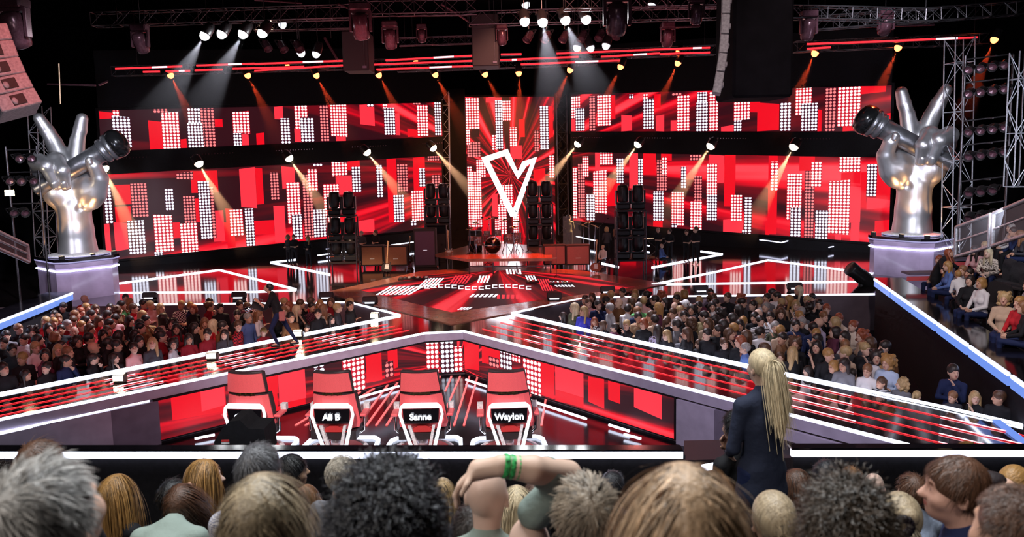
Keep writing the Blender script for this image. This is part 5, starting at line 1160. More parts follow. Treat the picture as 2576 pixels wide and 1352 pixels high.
for i, (x, y) in enumerate(reds):
    s_ = 1 if x < 1250 else (-1 if x > 1320 else 0); main = i < 13
    beam_lamp(x, y, 33.6 if x < 1900 else 29.8, (.5 * s_, -.2, -1.0), 'red', ('small red-orange spotlight with faint beam under rear truss, %s from left' % ('first second third fourth fifth sixth seventh eighth ninth tenth eleventh twelfth thirteenth'.split()[i])) if main else 'tiny red spotlight among the light bars, %s' % ('far left', 'left of centre', 'right of centre', 'at the right')[i - 13],
              'small red spotlights under the rear trusses', L=4.0 if main else 0, r=.14 if main else .10, ang=7, energy=4200)
wh = [(516, 88), (559, 84), (612, 84), (661, 82), (1320, 53), (1365, 55), (1422, 50), (1474, 48)]
for i, (x, y) in enumerate(wh):
    left = x < 1000
    beam_lamp(x, y, 25, (-.45 if left else .1, -.45, -1.0) if left else (.30 if x > 1400 else .1, -.6, -1), 'white', 'glaring white spotlight in the %s group of four, %s' % ('left' if left else 'right', ('leftmost', 'second', 'third', 'rightmost')[i % 4]),
              'glaring white spotlights', L=4.5 if i in (0, 2, 5, 6) else 0, r=.16, ang=12, energy=5000)
for i, (x, y) in enumerate(((796, 134), (757, 132), (1452, 118), (1485, 119), (1525, 113), (710, 60), (1640, 12), (1322, 10))):
    beam_lamp(x, y, 28, (0.3 * (1 if i % 2 else -1), -.25, -1), 'white', 'dim whitish spotlight above the rear trusses, %s' % ('first from the left', 'beside the white disc', 'right of centre', 'right of centre, lower', 'below the haze', 'above the left white lamps', 'at the top right of centre', 'at the top centre')[i], 'dim spotlights above the rear trusses', L=0, r=.15, emitm='lamp_soft')
# hanging moving heads and cans
UP = Matrix.Rotation(math.pi, 3, 'X')
for i, (x, y, s_, Y, lb) in enumerate(((905, 5, 1.9, 24, 'large hanging moving head above the left black cabinet'), (980, 52, 1.5, 25, 'hanging moving head right of the left black cabinet'), (1552, -30, 2.1, 21, 'large hanging moving head at the top right of centre'), (1752, -10, 1.3, 22, 'hanging moving head left of the black cluster'),
      (28, -10, 2.2, 20, 'large hanging moving head in the top left corner'), (350, 60, 1.5, 24, 'hanging moving head in the dark upper left'), (1262, 60, 1.2, 27, 'hanging moving head right of the second black cabinet'), (925, 95, 1.1, 29, 'small moving head touching the left black cabinet'), (1680, 55, 1.4, 26, 'moving head under the right truss'), (1060, 60, 1.1, 28, 'small moving head near the truss number plate'), (2035, 25, 1.4, 22, 'moving head beside the black cluster'), (2230, 20, 1.4, 24, 'moving head at the upper right'))):
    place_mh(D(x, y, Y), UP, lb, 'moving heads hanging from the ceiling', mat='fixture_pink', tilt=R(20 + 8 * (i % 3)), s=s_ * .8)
can_me = {}
def can(px, py, Y, d, label, group, mat='fixture', r=.14):
    q = D(px, py, Y); Mr = rot_to(-Vector(d).normalized()); root = empty('par_lamp', q); root.matrix_world = Matrix.Translation(q) @ Mr.to_4x4(); tag(root, label, 'stage light', group)
    if mat not in can_me:
        a = MB(); a.lathe([(r * .5, .32), (r, .2), (r, -.12), (r * 1.1, -.13), (r * .9, -.1), (r * .8, -.02)], n=14, closed_ends=False); b2 = MB(); b2.lathe([(r * .85, -.04), (.005, 0)], n=14, closed_ends=False); c2 = MB(); c2.bar((-r * 1.2, 0, 0), (-r * 1.2, 0, .4), .03, .03); c2.bar((r * 1.2, 0, 0), (r * 1.2, 0, .4), .03, .03); c2.bar((-r * 1.2, 0, .4), (r * 1.2, 0, .4), .03, .03)
        can_me[mat] = [(n_, m_.mesh(n_), mt) for n_, m_, mt in (('can', a, mat), ('lens', b2, 'fixture_pink'), ('bracket', c2, 'truss_dark'))]
        for n_, me, mt in can_me[mat]: me.materials.append(MAT[mt])
    for n_, me, mt in can_me[mat]: obj(n_, me, root)
for i, (x, y) in enumerate([(672, 118), (712, 120), (752, 120), (1328, 96), (1372, 96), (1418, 96), (1464, 94), (1508, 92), (1552, 88)]):
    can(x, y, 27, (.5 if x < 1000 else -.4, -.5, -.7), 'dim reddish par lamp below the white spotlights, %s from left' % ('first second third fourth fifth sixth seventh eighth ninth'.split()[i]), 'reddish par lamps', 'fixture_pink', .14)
rows_ = [(175, 4, 'top'), (235, 4, 'second'), (332, 4, 'third'), (394, 4, 'fourth'), (486, 3, 'fifth'), (548, 3, 'lowest')]
for y, n__, rn in rows_:
    for i in range(n__): can(2438 + i * 30, y - 4 * i, 25.5, (-.6, -.6, -.35), 'black par lamp right of the right statue, %s row, %s from left' % (rn, ('first', 'second', 'third', 'fourth')[i]), 'par lamps on the right rack', 'fixture')
for k, (y, xs) in enumerate(((398, (48, 78)), (455, (24, 52, 84)), (535, (34, 62)))):
    for i, x in enumerate(xs): can(x, y, 27, (.6, -.6, -.3), 'dim par lamp at the dark left edge, %s row, %s from left' % (('top', 'middle', 'bottom')[k], ('first', 'second', 'third')[i]), 'par lamps on the left rack', 'fixture')
m_ = MB(); m_.box((0, 0, 0), (.3, .05, .2)); tag(m_.build('work_light', 'lamp_warm', None, D(24, 486, 26)), 'small bright warm work light at the dark left edge', 'lamp')
m_ = MB(); 
# speaker clusters
def line_array(label, pts, Y0, face, boxw, thick=.55):
    root = empty('line_array', D(*pts[0], Y0)); tag(root, label, 'loudspeaker', 'hanging line arrays')
    n = len(pts) - 1
    for i in range(n):
        a, c = D(*pts[i], Y0), D(*pts[i + 1], Y0); z_ = (a - c).normalized(); x_ = (Vector(face[0]) - z_ * Vector(face[0]).dot(z_)).normalized(); y_ = z_.cross(x_); Mr = Matrix((x_, y_, z_)).transposed(); L = (a - c).length
        mid = (a + c) / 2 - root.location
        m_ = MB(); m_.box(mid + Mr @ Vector((0, thick / 2, 0)), (boxw, thick, L * .96), Mr, bev=.015); b__ = m_.build('speaker_box', 'speaker_grey', root)
        m_ = MB(); m_.box(mid + Mr @ Vector((0, -.004, 0)), (boxw * .34, .012, L * .62), Mr, bev=.03); h_ = m_.build('horn_slot', 'speaker_dark', b__)
        m_ = MB(); m_.ball(mid + Mr @ Vector((-boxw * .10, -.01, -L * .05)), (.045, .02, .06), 10, Mr); m_.build('driver', 'speaker_grey', b__)
    return root
line_array('grey line array of loudspeakers hanging at the upper left edge', [(-38, 60), (-22, 103), (-5, 148), (14, 190), (35, 230), (58, 270)], 12.5, ((.72, .69, .0), 0), .62)
line_array('narrow grey line array of loudspeakers left of the black cluster', [(1838, -40), (1836, 40), (1833, 90), (1829, 138), (1822, 185), (1812, 240)], 14, ((.25, .97, 0), 0), .42, .15)
a, c = D(1842, 247, 15), D(1992, 247, 15); m_ = MB(); m_.box(((a.x + c.x) / 2, 15.6, a.z + 2.2), (c.x - a.x, 1.3, 4.4), bev=.05); tag(m_.build('speaker_cluster', 'curtain'), 'big black hanging block right of the narrow line array', 'loudspeaker')
for x0, x1, y0, y1, lb in ((862, 928, 82, 178, 'left'), (1188, 1256, 40, 166, 'right')):
    a, c = D(x0, y1, 27), D(x1, y1, 27); h = (y1 - y0) * 27 / 1900; m_ = MB(); m_.box(((a.x + c.x) / 2, 27.6, a.z + h / 2), (c.x - a.x, 1.1, h), bev=.03); k = m_.build('hanging_cabinet', 'tolex_black'); tag(k, 'black boxy cabinet hanging from the ceiling, the %s one of two' % lb, 'loudspeaker', 'black hanging cabinets')
    m_ = MB(); m_.box((c.x - .15, 27.03, a.z + .12), (.14, .02, .08)); m_.build('number_plate', 'panel_grey', k)
m_ = MB(); a, c = D(818, 96, 28), D(850, 150, 28); m_.bar(a, c, .3, .08); tag(m_.build('barn_door', 'fixture_pink'), 'slanted pinkish metal flap left of the left hanging cabinet', 'flap')
# ceiling pipes
for i, (x0, y0, x1, y1) in enumerate(((850, 10, 900, 30), (1110, 10, 1205, 70), (640, 0, 760, 8), (1660, 70, 1760, 66), (1000, 40, 1180, 38), (2100, 70, 2350, 62), (240, 215, 120, 212), (250, 214, 270, 205))):
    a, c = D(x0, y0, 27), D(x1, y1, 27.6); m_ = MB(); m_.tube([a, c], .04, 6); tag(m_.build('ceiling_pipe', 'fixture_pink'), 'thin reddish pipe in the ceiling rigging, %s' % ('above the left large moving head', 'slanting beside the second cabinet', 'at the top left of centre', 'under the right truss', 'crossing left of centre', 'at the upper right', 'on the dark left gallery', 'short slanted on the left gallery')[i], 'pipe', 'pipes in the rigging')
m_ = MB(); m_.tube([D(148, 160, 24), D(152, 262, 24)], .02, 5); tag(m_.build('hanging_cable', 'guitar_neck'), 'thin pale cable hanging in the dark left of the statue', 'cable')

# ================================================================ side stands
# right: light-edged wall and raised seating
RW = [P(2195, 700, 2.0), P(2576, 970, 2.0)]; dW = (RW[1] - RW[0]); RW.append(RW[1] + dW * .5)
LW = [P(187, 735, 2.0), P(0, 808, 2.0)]; LW.append(LW[1] + (LW[1] - LW[0]) * 1.2)
def side_wall(q, label, lab2, out):
    root = empty('side_wall', (q[0].x, q[0].y, 0)); tag(root, label, 'parapet', 'dark side parapets with light edges'); a, c = Vector((q[0].x, q[0].y, 0)), Vector((q[-1].x, q[-1].y, 0)); o_ = root.location
    d = (c - a).normalized(); nr = Vector((d.y, -d.x, 0)); nr = nr if nr.x * out > 0 else -nr
    m_ = MB(); m_.bar(a - o_ + nr * .15 + Vector((0, 0, .93)), c - o_ + nr * .15 + Vector((0, 0, .93)), .1, 1.86); m_.build('dark_panel', 'black_matte', root)
    m_ = MB(); m_.bar(a - o_ + nr * .45 + Vector((0, 0, 2.0)), c - o_ + nr * .45 + Vector((0, 0, 2.0)), .8, .04); m_.build('top_ledge', 'black_gloss', root)
    n_ = 8
    for i in range(n_):
        p_, r_ = a.lerp(c, i / n_ + .004), a.lerp(c, (i + 1) / n_ - .004)
        m_ = MB(); m_.bar(p_ - o_ + nr * .05 + Vector((0, 0, 1.97)), r_ - o_ + nr * .05 + Vector((0, 0, 1.97)), .06, .06); m_.build('light_tube', 'strip_white', root)
        m_ = MB(); m_.bar(p_ - o_ + nr * .06 + Vector((0, 0, 1.84)), r_ - o_ + nr * .06 + Vector((0, 0, 1.84)), .06, .17); m_.build('blue_band', 'strip_blue', root)
side_wall([RW[0], RW[2]], 'dark side wall with a white and blue light edge, right of the right crowd', '', 1)
side_wall([LW[0], LW[2]], 'dark side wall with a white and blue light edge, left of the left crowd', '', -1)
# raised deck under the seated audience on the right (rows rise to the right)
d = Vector((dW.x, dW.y, 0)).normalized(); nr = Vector((-d.y, d.x, 0)); nr = nr if nr.x > 0 else -nr
RO = Vector((RW[0].x, RW[0].y, 0)) + nr * .9
def stand_pt(s_, t_, z=0): return RO + d * s_ + nr * t_ + Vector((0, 0, z))
for i in range(6):
    z = 1.62 + i * .38; m_ = MB(); a = [stand_pt(-.2, i * .95), stand_pt(16, i * .95), stand_pt(16, i * .95 + .95), stand_pt(-.2, i * .95 + .95)]
    m_.prism([(q.x, q.y) for q in a], 0, z); struct(m_.build('floor_stand_%d' % (i + 1), 'black_matte'))
def stand_z(i): return 1.62 + i * .38
# stair noses on the stand
for i in range(2):
    q = [(2390, 655), (2300, 690)][i]; a = P(q[0], q[1], 2.4); root = empty('stair', a); tag(root, 'ribbed grey stair tread with red riser, %s' % ('beside the two women with phones', 'left of the man standing at the rail')[i], 'stair', 'stairs on the right stand'); m_ = MB(); m_.box((.5, .2, 0), (1.3, .5, .06)); m_.build('tread', 'panel_grey', root); m_ = MB(); m_.box((0.2, -.08, -.12), (.9, .04, .12)); m_.build('riser', 'red_leather', root)
def railing(label, pts, Y0, Y1, hh, zoff=0):
    root = empty('railing', D(*pts[0], Y0)); tag(root, label, 'railing', 'glass railings of the side stands'); a, c = D(*pts[0], Y0), D(*pts[1], Y1); o_ = root.location
    up = Vector((0, 0, hh))
    for nm_, p_, q_ in (('top_rail', a, c), ('bottom_rail', a - up, c - up), ('mid_rail', a - up * .5, c - up * .5)): m_ = MB(); m_.tube([p_ - o_, q_ - o_], .05 if nm_ != 'mid_rail' else .03, 8); m_.build(nm_, 'rail_grey', root)
    for f in (0.0, 1.0): p_ = a.lerp(c, f); m_ = MB(); m_.tube([p_ - o_, p_ - up - o_], .05, 8); m_.build('post', 'rail_grey', root)
    m_ = MB(); m_.add([a - o_, c - o_, c - up - o_, a - up - o_], [(0, 1, 2, 3)]); m_.build('clear_panel', 'glass_pane', root)
railing('grey-framed clear railing behind the seated women on the right stand', [(2406, 572), (2492, 540)], 20.5, 19.0, .82)
railing('taller grey-framed clear railing at the right edge', [(2500, 537), (2620, 486)], 18.8, 16.6, .82)
railing('grey-framed clear railing at the dark left edge', [(68, 618), (-40, 566)], 19, 17, .42)
# racks that carry the par lamps at both sides
def rack(label, xs, ys, Y, z0=0.0):
    a, c = D(xs[0], ys[1], Y), D(xs[1], ys[1], Y); t_ = D(xs[0], ys[0], Y).z; root = empty('lamp_rack', (a.x, Y + .35, z0)); tag(root, label, 'rack', 'racks for the par lamps'); w = c.x - a.x
    for x in (0, w): m_ = MB(); m_.tube([(x, 0, 0), (x, 0, t_ - z0 + .3)], .04, 6); m_.build('post', 'truss_dark', root)
    return root, w
rr0, w0 = rack('dark rack of black par lamps right of the right statue', (2426, 2545), (160, 548), 25.5)
for y in (175, 235, 332, 394, 486, 548): z = D(2470, y - 6, 25.5).z + .30; m_ = MB(); m_.tube([(0, 0, z), (w0, 0, z + .15)], .03, 6); m_.box((w0 / 2, -.17, z + .07), (.05, .36, .04)); m_.build('cross_bar', 'truss_dark', rr0)
rl0, w0 = rack('dark rack of par lamps at the left edge of the hall', (14, 92), (390, 540), 27)
for y in (398, 455, 535): z = D(50, y, 27).z + .30; m_ = MB(); m_.tube([(0, 0, z), (w0, 0, z)], .03, 6); m_.build('cross_bar', 'truss_dark', rl0)
# ================================================================ the crowds
ORD = 'first second third fourth fifth sixth seventh eighth ninth tenth eleventh twelfth thirteenth fourteenth fifteenth sixteenth seventeenth eighteenth nineteenth twentieth twenty-first twenty-second twenty-third twenty-fourth twenty-fifth twenty-sixth twenty-seventh twenty-eighth twenty-ninth thirtieth thirty-first thirty-second thirty-third thirty-fourth thirty-fifth'.split()
TPL = []
for fem, ar, yw, pt, slv in ((0, ('down', 'down'), 0, 0, 'long'), (0, ('cross', 'cross'), 25, 5, 'long'), (0, ('front', 'front'), -35, 10, 'short'), (0, ('face', 'cross'), 40, 0, 'long'), (0, ('down', 'front'), -55, -5, 'short'),
                           (1, ('down', 'down'), 20, 0, 'long'), (1, ('front', 'front'), -30, 5, 'long'), (1, ('face', 'down'), 50, 0, 'short'), (1, ('cross', 'cross'), -10, -8, 'long'), (1, ('down', 'front'), -60, 0, 'long')):
    TPL.append((fem, make_person('crowd', arms=ar, yaw=R(yw), pitch=R(pt), female=bool(fem), sleeve=slv, h=.017, hs=1.17)))
TM = [t_ for f_, t_ in TPL if not f_]; TF = [t_ for f_, t_ in TPL if f_]
def edge_line(pts, px):
    for (x0, y0), (x1, y1) in zip(pts[:-1], pts[1:]):
        if x0 <= px <= x1: return y0 + (y1 - y0) * (px - x0) / (x1 - x0)
    return None
LE = [(-300, 1053), (1006, 795)]; RE = [(1288, 790), (1880, 922), (2385, 1030), (2700, 1102)]
LB = [(-300, 764), (300, 769), (880, 763), (1006, 795)]; RB = [(1288, 790), (1478, 750), (2200, 742), (2700, 738)]
def floor_pos(px, py, E, Bk):
    q = P(px, py, 1.68); sc = 1.04
    ey = edge_line(E, px)
    if ey is None: return None
    eY = P(px, ey, ST).y + 0.42; bY = P(px, edge_line(Bk, px), ST).y - 0.35
    Y = min(max(q.y, eY), max(bY, eY + .1)); p_ = D(px, py, Y); sc = min(max(p_.z / 1.64, .66), 1.14)
    return p_.x, Y, sc, Y - eY
def z5(l, ox=0, oy=676): return [(ox + x / 4, oy + y / 4, *r_) for x, y, *r_ in l]
right = z5([(515,480,'dk','long','blk'),(640,400,'wb','long','olive'),(730,430,'bl','long','royal'),(790,350,'br','short','pink'),(855,360,'dk','short','navy'),(990,400,'gr','short','lgrey'),(1000,270,'bl','short','brown'),(1115,240,'dk','short','white'),(1080,350,'bald','bald','brown'),(1160,410,'dk','short','white'),(1255,260,'gb','bob','blk'),(1215,340,'br','short','brown'),(1280,390,'gr','buzz','green'),(1320,330,'bl','short','pink'),(1350,270,'dk','bun','blk'),(1430,320,'dk','short','blk'),(1500,280,'red','curly','blk'),(1550,340,'dk','long','blk'),(1660,310,'dk','short','blk'),(1735,260,'gb','bob','dkgrey'),(1755,370,'cap','cap','blk'),(1630,390,'bald','bald','brown'),(1625,450,'br','bun','white'),(1875,380,'dk','short','blk'),(2000,250,'dk','short','lilac'),(2015,380,'dk','long','white'),(2300,310,'red','curly','blk'),(2430,370,'dk','pony','blk'),(2485,340,'bl','short','white'),(2550,390,'gr','short','blk'),(1690,430,'bl','short','white'),(1735,480,'dk','bun','blk'),(1935,480,'dk','short','khaki'),(1985,560,'br','long','beige'),(2135,570,'dk','long','blk'),(2270,570,'dk','long','dkgrey'),(2500,530,'dk','short','white','stripe'),(2480,460,'bald','bald','blue'),(845,540,'red','long','white','plaid'),(905,560,'br','long','blk'),(1020,590,'dk','short','plum'),(1190,560,'bl','short','blk'),(1250,500,'dk','short','tan'),(1350,550,'red','bob','blk'),(1400,480,'br','bun','beige'),(1440,530,'dk','short','beige'),(1540,540,'br','pony','blk'),(1490,620,'dk','long','lilac','print'),(1600,660,'bl','long','blk'),(1680,570,'dk','short','grey'),(1760,560,'br','curly','blk'),(1710,700,'dk','short','grey'),(1800,640,'br','long','blk'),(1820,770,'br','long','dkgrey'),(1965,660,'dk','short','blk'),(2110,640,'dk','short','blk'),(2190,660,'br','long','blk'),(2190,760,'br','bun','blk'),(2310,690,'br','long','blk'),(2350,790,'gr','short','blue'),(2500,650,'dk','short','white'),(2330,740,'red','long','blk'),(2530,830,'dk','short','plum')], 1288) + \
 z5([(40,250,'dk','short','blk'),(90,280,'dk','short','white'),(130,350,'bl','short','beige'),(310,220,'wb','long','blk'),(450,300,'dk','short','grey'),(515,360,'dk','short','blk'),(290,370,'bl','long','white','plaid'),(330,440,'gr','short','grey'),(590,410,'red','short','blk'),(30,490,'dk','short','white'),(130,450,'br','long','blk'),(590,490,'au','short','blk'),(695,500,'red','short','cream'),(370,550,'gr','short','blk'),(290,570,'dk','short','navy'),(80,590,'gr','short','olive'),(480,550,'bald','bald','lilac'),(455,600,'dk','short','navy'),(855,580,'red','bun','cream'),(950,680,'red','curly','beige'),(260,760,'br','curly','blk'),(500,720,'dk','short','blk'),(30,800,'br','long','blk'),(320,860,'bl','long','blk'),(500,790,'dk','bob','blk'),(520,870,'gb','short','blk'),(1020,750,'br','long','dkgrey'),(980,810,'bl','bun','blk'),(1175,790,'dk','short','brown'),(110,910,'br','long','blk'),(670,970,'gb','bob','blk'),(795,950,'dk','long','grey'),(460,1030,'dk','long','grey'),(800,1080,'dk','short','dkgrey'),(1130,960,'gb','curly','lblue'),(1020,1030,'au','pony','white'),(1170,1130,'br','pony','lgrey','stripe'),(1360,1180,'bl','curly','grey'),(1430,1270,'bl','pony','grey'),(1870,1040,'dk','short','navy'),(1880,1300,'au','short','dkgrey'),(2120,1310,'bl','long','blk'),(2265,1280,'br','short','blk')], 1932)
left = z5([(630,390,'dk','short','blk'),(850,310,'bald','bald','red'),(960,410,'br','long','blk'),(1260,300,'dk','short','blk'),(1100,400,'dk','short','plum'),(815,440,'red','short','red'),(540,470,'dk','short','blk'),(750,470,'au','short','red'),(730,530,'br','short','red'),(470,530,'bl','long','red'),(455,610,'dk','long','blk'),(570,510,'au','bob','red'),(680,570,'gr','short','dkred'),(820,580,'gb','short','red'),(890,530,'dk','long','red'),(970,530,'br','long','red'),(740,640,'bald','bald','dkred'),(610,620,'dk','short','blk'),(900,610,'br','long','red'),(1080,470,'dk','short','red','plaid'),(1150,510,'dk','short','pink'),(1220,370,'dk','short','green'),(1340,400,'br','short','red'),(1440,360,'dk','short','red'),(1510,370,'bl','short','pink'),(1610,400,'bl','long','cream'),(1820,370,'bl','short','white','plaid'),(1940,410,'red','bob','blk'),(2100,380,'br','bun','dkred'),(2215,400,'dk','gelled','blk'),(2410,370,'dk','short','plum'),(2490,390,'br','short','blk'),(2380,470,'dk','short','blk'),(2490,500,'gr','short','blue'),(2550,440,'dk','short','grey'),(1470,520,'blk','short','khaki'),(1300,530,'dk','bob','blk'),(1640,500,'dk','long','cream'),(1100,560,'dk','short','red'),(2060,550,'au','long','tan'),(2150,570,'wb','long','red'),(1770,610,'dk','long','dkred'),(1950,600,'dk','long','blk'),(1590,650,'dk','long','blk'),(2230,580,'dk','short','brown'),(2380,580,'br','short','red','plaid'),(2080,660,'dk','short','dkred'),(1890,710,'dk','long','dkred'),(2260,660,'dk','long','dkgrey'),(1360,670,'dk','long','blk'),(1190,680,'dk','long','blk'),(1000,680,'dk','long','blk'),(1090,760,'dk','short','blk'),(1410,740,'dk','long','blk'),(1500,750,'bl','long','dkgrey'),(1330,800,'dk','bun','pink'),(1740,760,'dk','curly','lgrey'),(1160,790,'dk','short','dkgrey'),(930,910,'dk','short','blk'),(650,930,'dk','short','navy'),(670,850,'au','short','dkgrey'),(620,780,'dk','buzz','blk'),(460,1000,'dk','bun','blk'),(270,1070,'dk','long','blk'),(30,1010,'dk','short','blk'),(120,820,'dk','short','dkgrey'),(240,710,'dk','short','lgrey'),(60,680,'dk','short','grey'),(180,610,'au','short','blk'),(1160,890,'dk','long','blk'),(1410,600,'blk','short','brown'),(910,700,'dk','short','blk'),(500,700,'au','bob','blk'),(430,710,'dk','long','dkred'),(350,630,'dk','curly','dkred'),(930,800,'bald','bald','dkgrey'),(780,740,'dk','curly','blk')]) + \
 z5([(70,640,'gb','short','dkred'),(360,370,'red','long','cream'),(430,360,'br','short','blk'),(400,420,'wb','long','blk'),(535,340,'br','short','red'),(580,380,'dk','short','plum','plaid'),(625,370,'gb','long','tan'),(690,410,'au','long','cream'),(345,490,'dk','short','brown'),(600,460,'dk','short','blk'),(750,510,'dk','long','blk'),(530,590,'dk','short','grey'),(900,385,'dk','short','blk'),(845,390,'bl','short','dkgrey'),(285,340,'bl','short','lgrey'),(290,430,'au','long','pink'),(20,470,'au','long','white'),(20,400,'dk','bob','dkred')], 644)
def add_crowd(lst, E, Bk, side, fills):
    rr = random.Random(11 if side == 'left' else 23); placed = []
    for ent in lst:
        px, py, hc, st, tc = ent[:5]; kd = ent[5] if len(ent) > 5 else ''
        f = floor_pos(px, py, E, Bk)
        if f is None: continue
        placed.append([*f, px, hc, st, tc, kd])
    for _ in range(6000):
        if len(placed) >= fills[0]: break
        px = rr.uniform(*fills[1]); py = rr.uniform(740, 1040); 
        lim = fills[2](px)
        if py < lim: continue
        f = floor_pos(px, py, E, Bk)
        if f is None or abs(P(px, py, 1.68).y - f[1]) > .15: continue
        if any((f[0] - q[0]) ** 2 + (f[1] - q[1]) ** 2 < .42 ** 2 for q in placed): continue
        st = rr.choice(['short', 'short', 'long', 'long', 'bob', 'pony', 'curly', 'bun']); hc = rr.choice(['dk', 'dk', 'dk', 'br', 'au', 'bl', 'gb'])
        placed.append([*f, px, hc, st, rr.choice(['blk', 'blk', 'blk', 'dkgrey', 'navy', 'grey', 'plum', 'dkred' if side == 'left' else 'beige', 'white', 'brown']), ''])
    # push apart persons standing in each other
    for it in range(14):
        for i in range(len(placed)):
            for k in range(i):
                dx, dy = placed[i][0] - placed[k][0], placed[i][1] - placed[k][1]; d_ = math.hypot(dx, dy)
                if d_ < .40:
                    m_ = (.40 - d_) / 2 + .004; ux, uy = (dx / d_, dy / d_) if d_ > 1e-4 else (0, 1)
                    placed[i][1] += uy * m_; placed[k][1] -= uy * m_; placed[i][0] += ux * m_ * .5; placed[k][0] -= ux * m_ * .5
    rows = {}
    for p_ in placed:
        p_[1] = max(p_[1], P(min(max(p_[4], E[0][0]), E[-1][0]), edge_line(E, min(max(p_[4], E[0][0] + 1), E[-1][0] - 1)), ST).y + .30)
        rows.setdefault(int(max(0, p_[3]) / 1.15), []).append(p_)
    for r_, l in rows.items():
        l.sort(key=lambda q: q[4])
        for i, (x, y, sc, dd, px, hc, st, tc, kd) in enumerate(l):
            fem = st in ('long', 'bob', 'bun', 'pony', 'curly'); tp = rr.choice(TF if fem else TM)
            hd = {'bald': 'bald person', 'cap': 'person in a white cap'}.get(st) or 'person with %s %s' % (HN[hc], {'short': 'short hair', 'buzz': 'cropped hair', 'gelled': 'slicked hair', 'long': 'long hair', 'bob': 'bobbed hair', 'curly': 'curly hair', 'bun': 'hair bun', 'pony': 'ponytail'}[st])
            lab = '%s, %s%s top, %s crowd, %s row, %s from left' % (hd, TN.get(tc, tc), ' ' + {'print': 'patterned', 'stripe': 'striped'}.get(kd, kd) if kd else '', side, ('front', 'second', 'third', 'fourth', 'fifth', 'sixth', 'seventh', 'eighth', 'ninth', 'tenth')[min(r_, 9)], ORD[min(i, 34)])
            rz = R(rr.uniform(25, 95)) if side == 'left' else R(rr.uniform(-95, -5))
            if side == 'right' and rr.random() < .15: rz = R(rr.uniform(120, 200))
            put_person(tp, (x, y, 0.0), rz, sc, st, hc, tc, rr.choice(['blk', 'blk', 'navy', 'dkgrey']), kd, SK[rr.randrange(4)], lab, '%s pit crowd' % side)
add_crowd(left, LE, LB, 'left', (118, (-40, 880), lambda x: 840 if x < 110 else (790 if x < 190 else 758)))
add_crowd(right, RE, RB, 'right', (142, (1430, 2240), lambda x: 745 if x < 2040 else (790 if x < 2150 else 900)))
# red triangular riser inside the right pit and tan cloth platform in the left
m_ = MB(); m_.prism([p2(x, y, .85) for x, y in ((1730, 806), (1826, 776), (1880, 783), (1872, 832), (1790, 830))], 0, .85, side=1); tag(m_.build('pit_riser', ['red_fabric', 'lavender']), 'red triangular riser with a pale rim amid the right crowd', 'riser')
# ---------------------------------------------------------------- cameraman on the left catwalk
cmn = make_person('cm', pose='walk', arms=(((.02, -.16, -.28), (-.06, -.36, -.10)), ((.0, -.12, -.30), (.08, -.42, -.34))), pitch=R(38), lean=.28, sleeve='short', h=.011, fine=True)
q = P(705, 872, ST); cm_o = put_person(cmn, (q.x, q.y, ST), R(-82), .98, 'short', 'blk', 'blk', 'navy', '', SK[0], 'cameraman in black t-shirt and jeans walking bent on the left catwalk', None)
sh = bpy.data.objects.new('shoes', cmn['shoes']); COL.objects.link(sh); sh.parent = cm_o
m_ = MB(); m_.box((.19, .12, .86), (.06, .16, .26), bev=.02); m_.build('cloth_at_belt', 'grille_pink', cm_o)
m_ = MB(); m_.lathe([(.035, 0), (.01, .01)], rot_to((.3, 1, .1)), 8, (.05, -.03, 1.33)); m_.build('shirt_logo', 'lamp_amber', cm_o)  # orange logo made to glow by an emissive colour
q2 = Vector((q.x - .50, q.y - .02, ST + 1.10)); root = empty('video_camera', q2); tag(root, 'black video camera held low by the cameraman on the left catwalk', 'camera')
m_ = MB(); m_.box((0, 0, 0), (.34, .14, .18), Matrix.Rotation(R(20), 3, 'Y'), bev=.02); m_.build('camera_body', 'tolex_black', root); m_ = MB(); m_.lathe([(.06, 0), (.07, .18), (.075, .2)], rot_to((-1, 0, -.35)), 14, (-.15, 0, -.04)); m_.build('lens', 'chrome', root); m_ = MB(); m_.tube([(.1, 0, .09), (.12, 0, .16), (-.1, 0, .2), (-.14, 0, .12)], .015, 6); m_.build('handle', 'chrome', root)
# ---------------------------------------------------------------- musicians and crew on the stage
mus = [(742, 598, 668, 'dk', 'short', 'blk', 'm', 30, 'dark-dressed person standing left of the woman near the left light arrow'), (728, 612, 668, 'au', 'bob', 'dkgrey', 'f', -30, 'dark person at the far left of the band group'), (778, 604, 674, 'gb', 'long', 'blk', 'f', 0, 'woman with long golden hair in black left of the left lamp tower'),
       (912, 588, 662, 'gr', 'short', 'dkgrey', 'm', 10, 'grey-haired man behind the tan amplifiers'), (948, 586, 660, 'br', 'short', 'blk', 'm', -30, 'brown-haired man in dark jacket looking down behind the tan amplifiers'), (1432, 548, 632, 'dk', 'short', 'olive', 'm', 180, 'man seen from behind, walking at the back between the right screens'),
       (1527, 578, 655, 'bl', 'bob', 'dkgrey', 'f', 160, 'blond person in dark clothes behind the right amplifiers'), (1548, 586, 655, 'au', 'long', 'blk', 'f', 120, 'dark person half hidden behind the right lamp tower'), (1655, 580, 652, 'gr', 'short', 'blk', 'm', 20, 'grey-haired musician playing keys right of the right tower'),
       (1684, 590, 656, 'dk', 'short', 'blk', 'm', -20, 'dark-haired musician with a trombone'), (1726, 590, 660, 'dk', 'short', 'blk', 'm', 20, 'dark-haired musician second from the right of the horn players'), (1750, 578, 666, 'br', 'short', 'blk', 'm', -40, 'rightmost musician, standing tall and dark near the light arrow'), (1668, 622, 664, 'bald', 'bald', 'blue', 's', 60, 'bald crew member in a blue shirt crouching by the light strip'), (1515, 640, 668, 'wb', 'short', 'white', 's', -40, 'person in white crouching behind the upright guitar')]
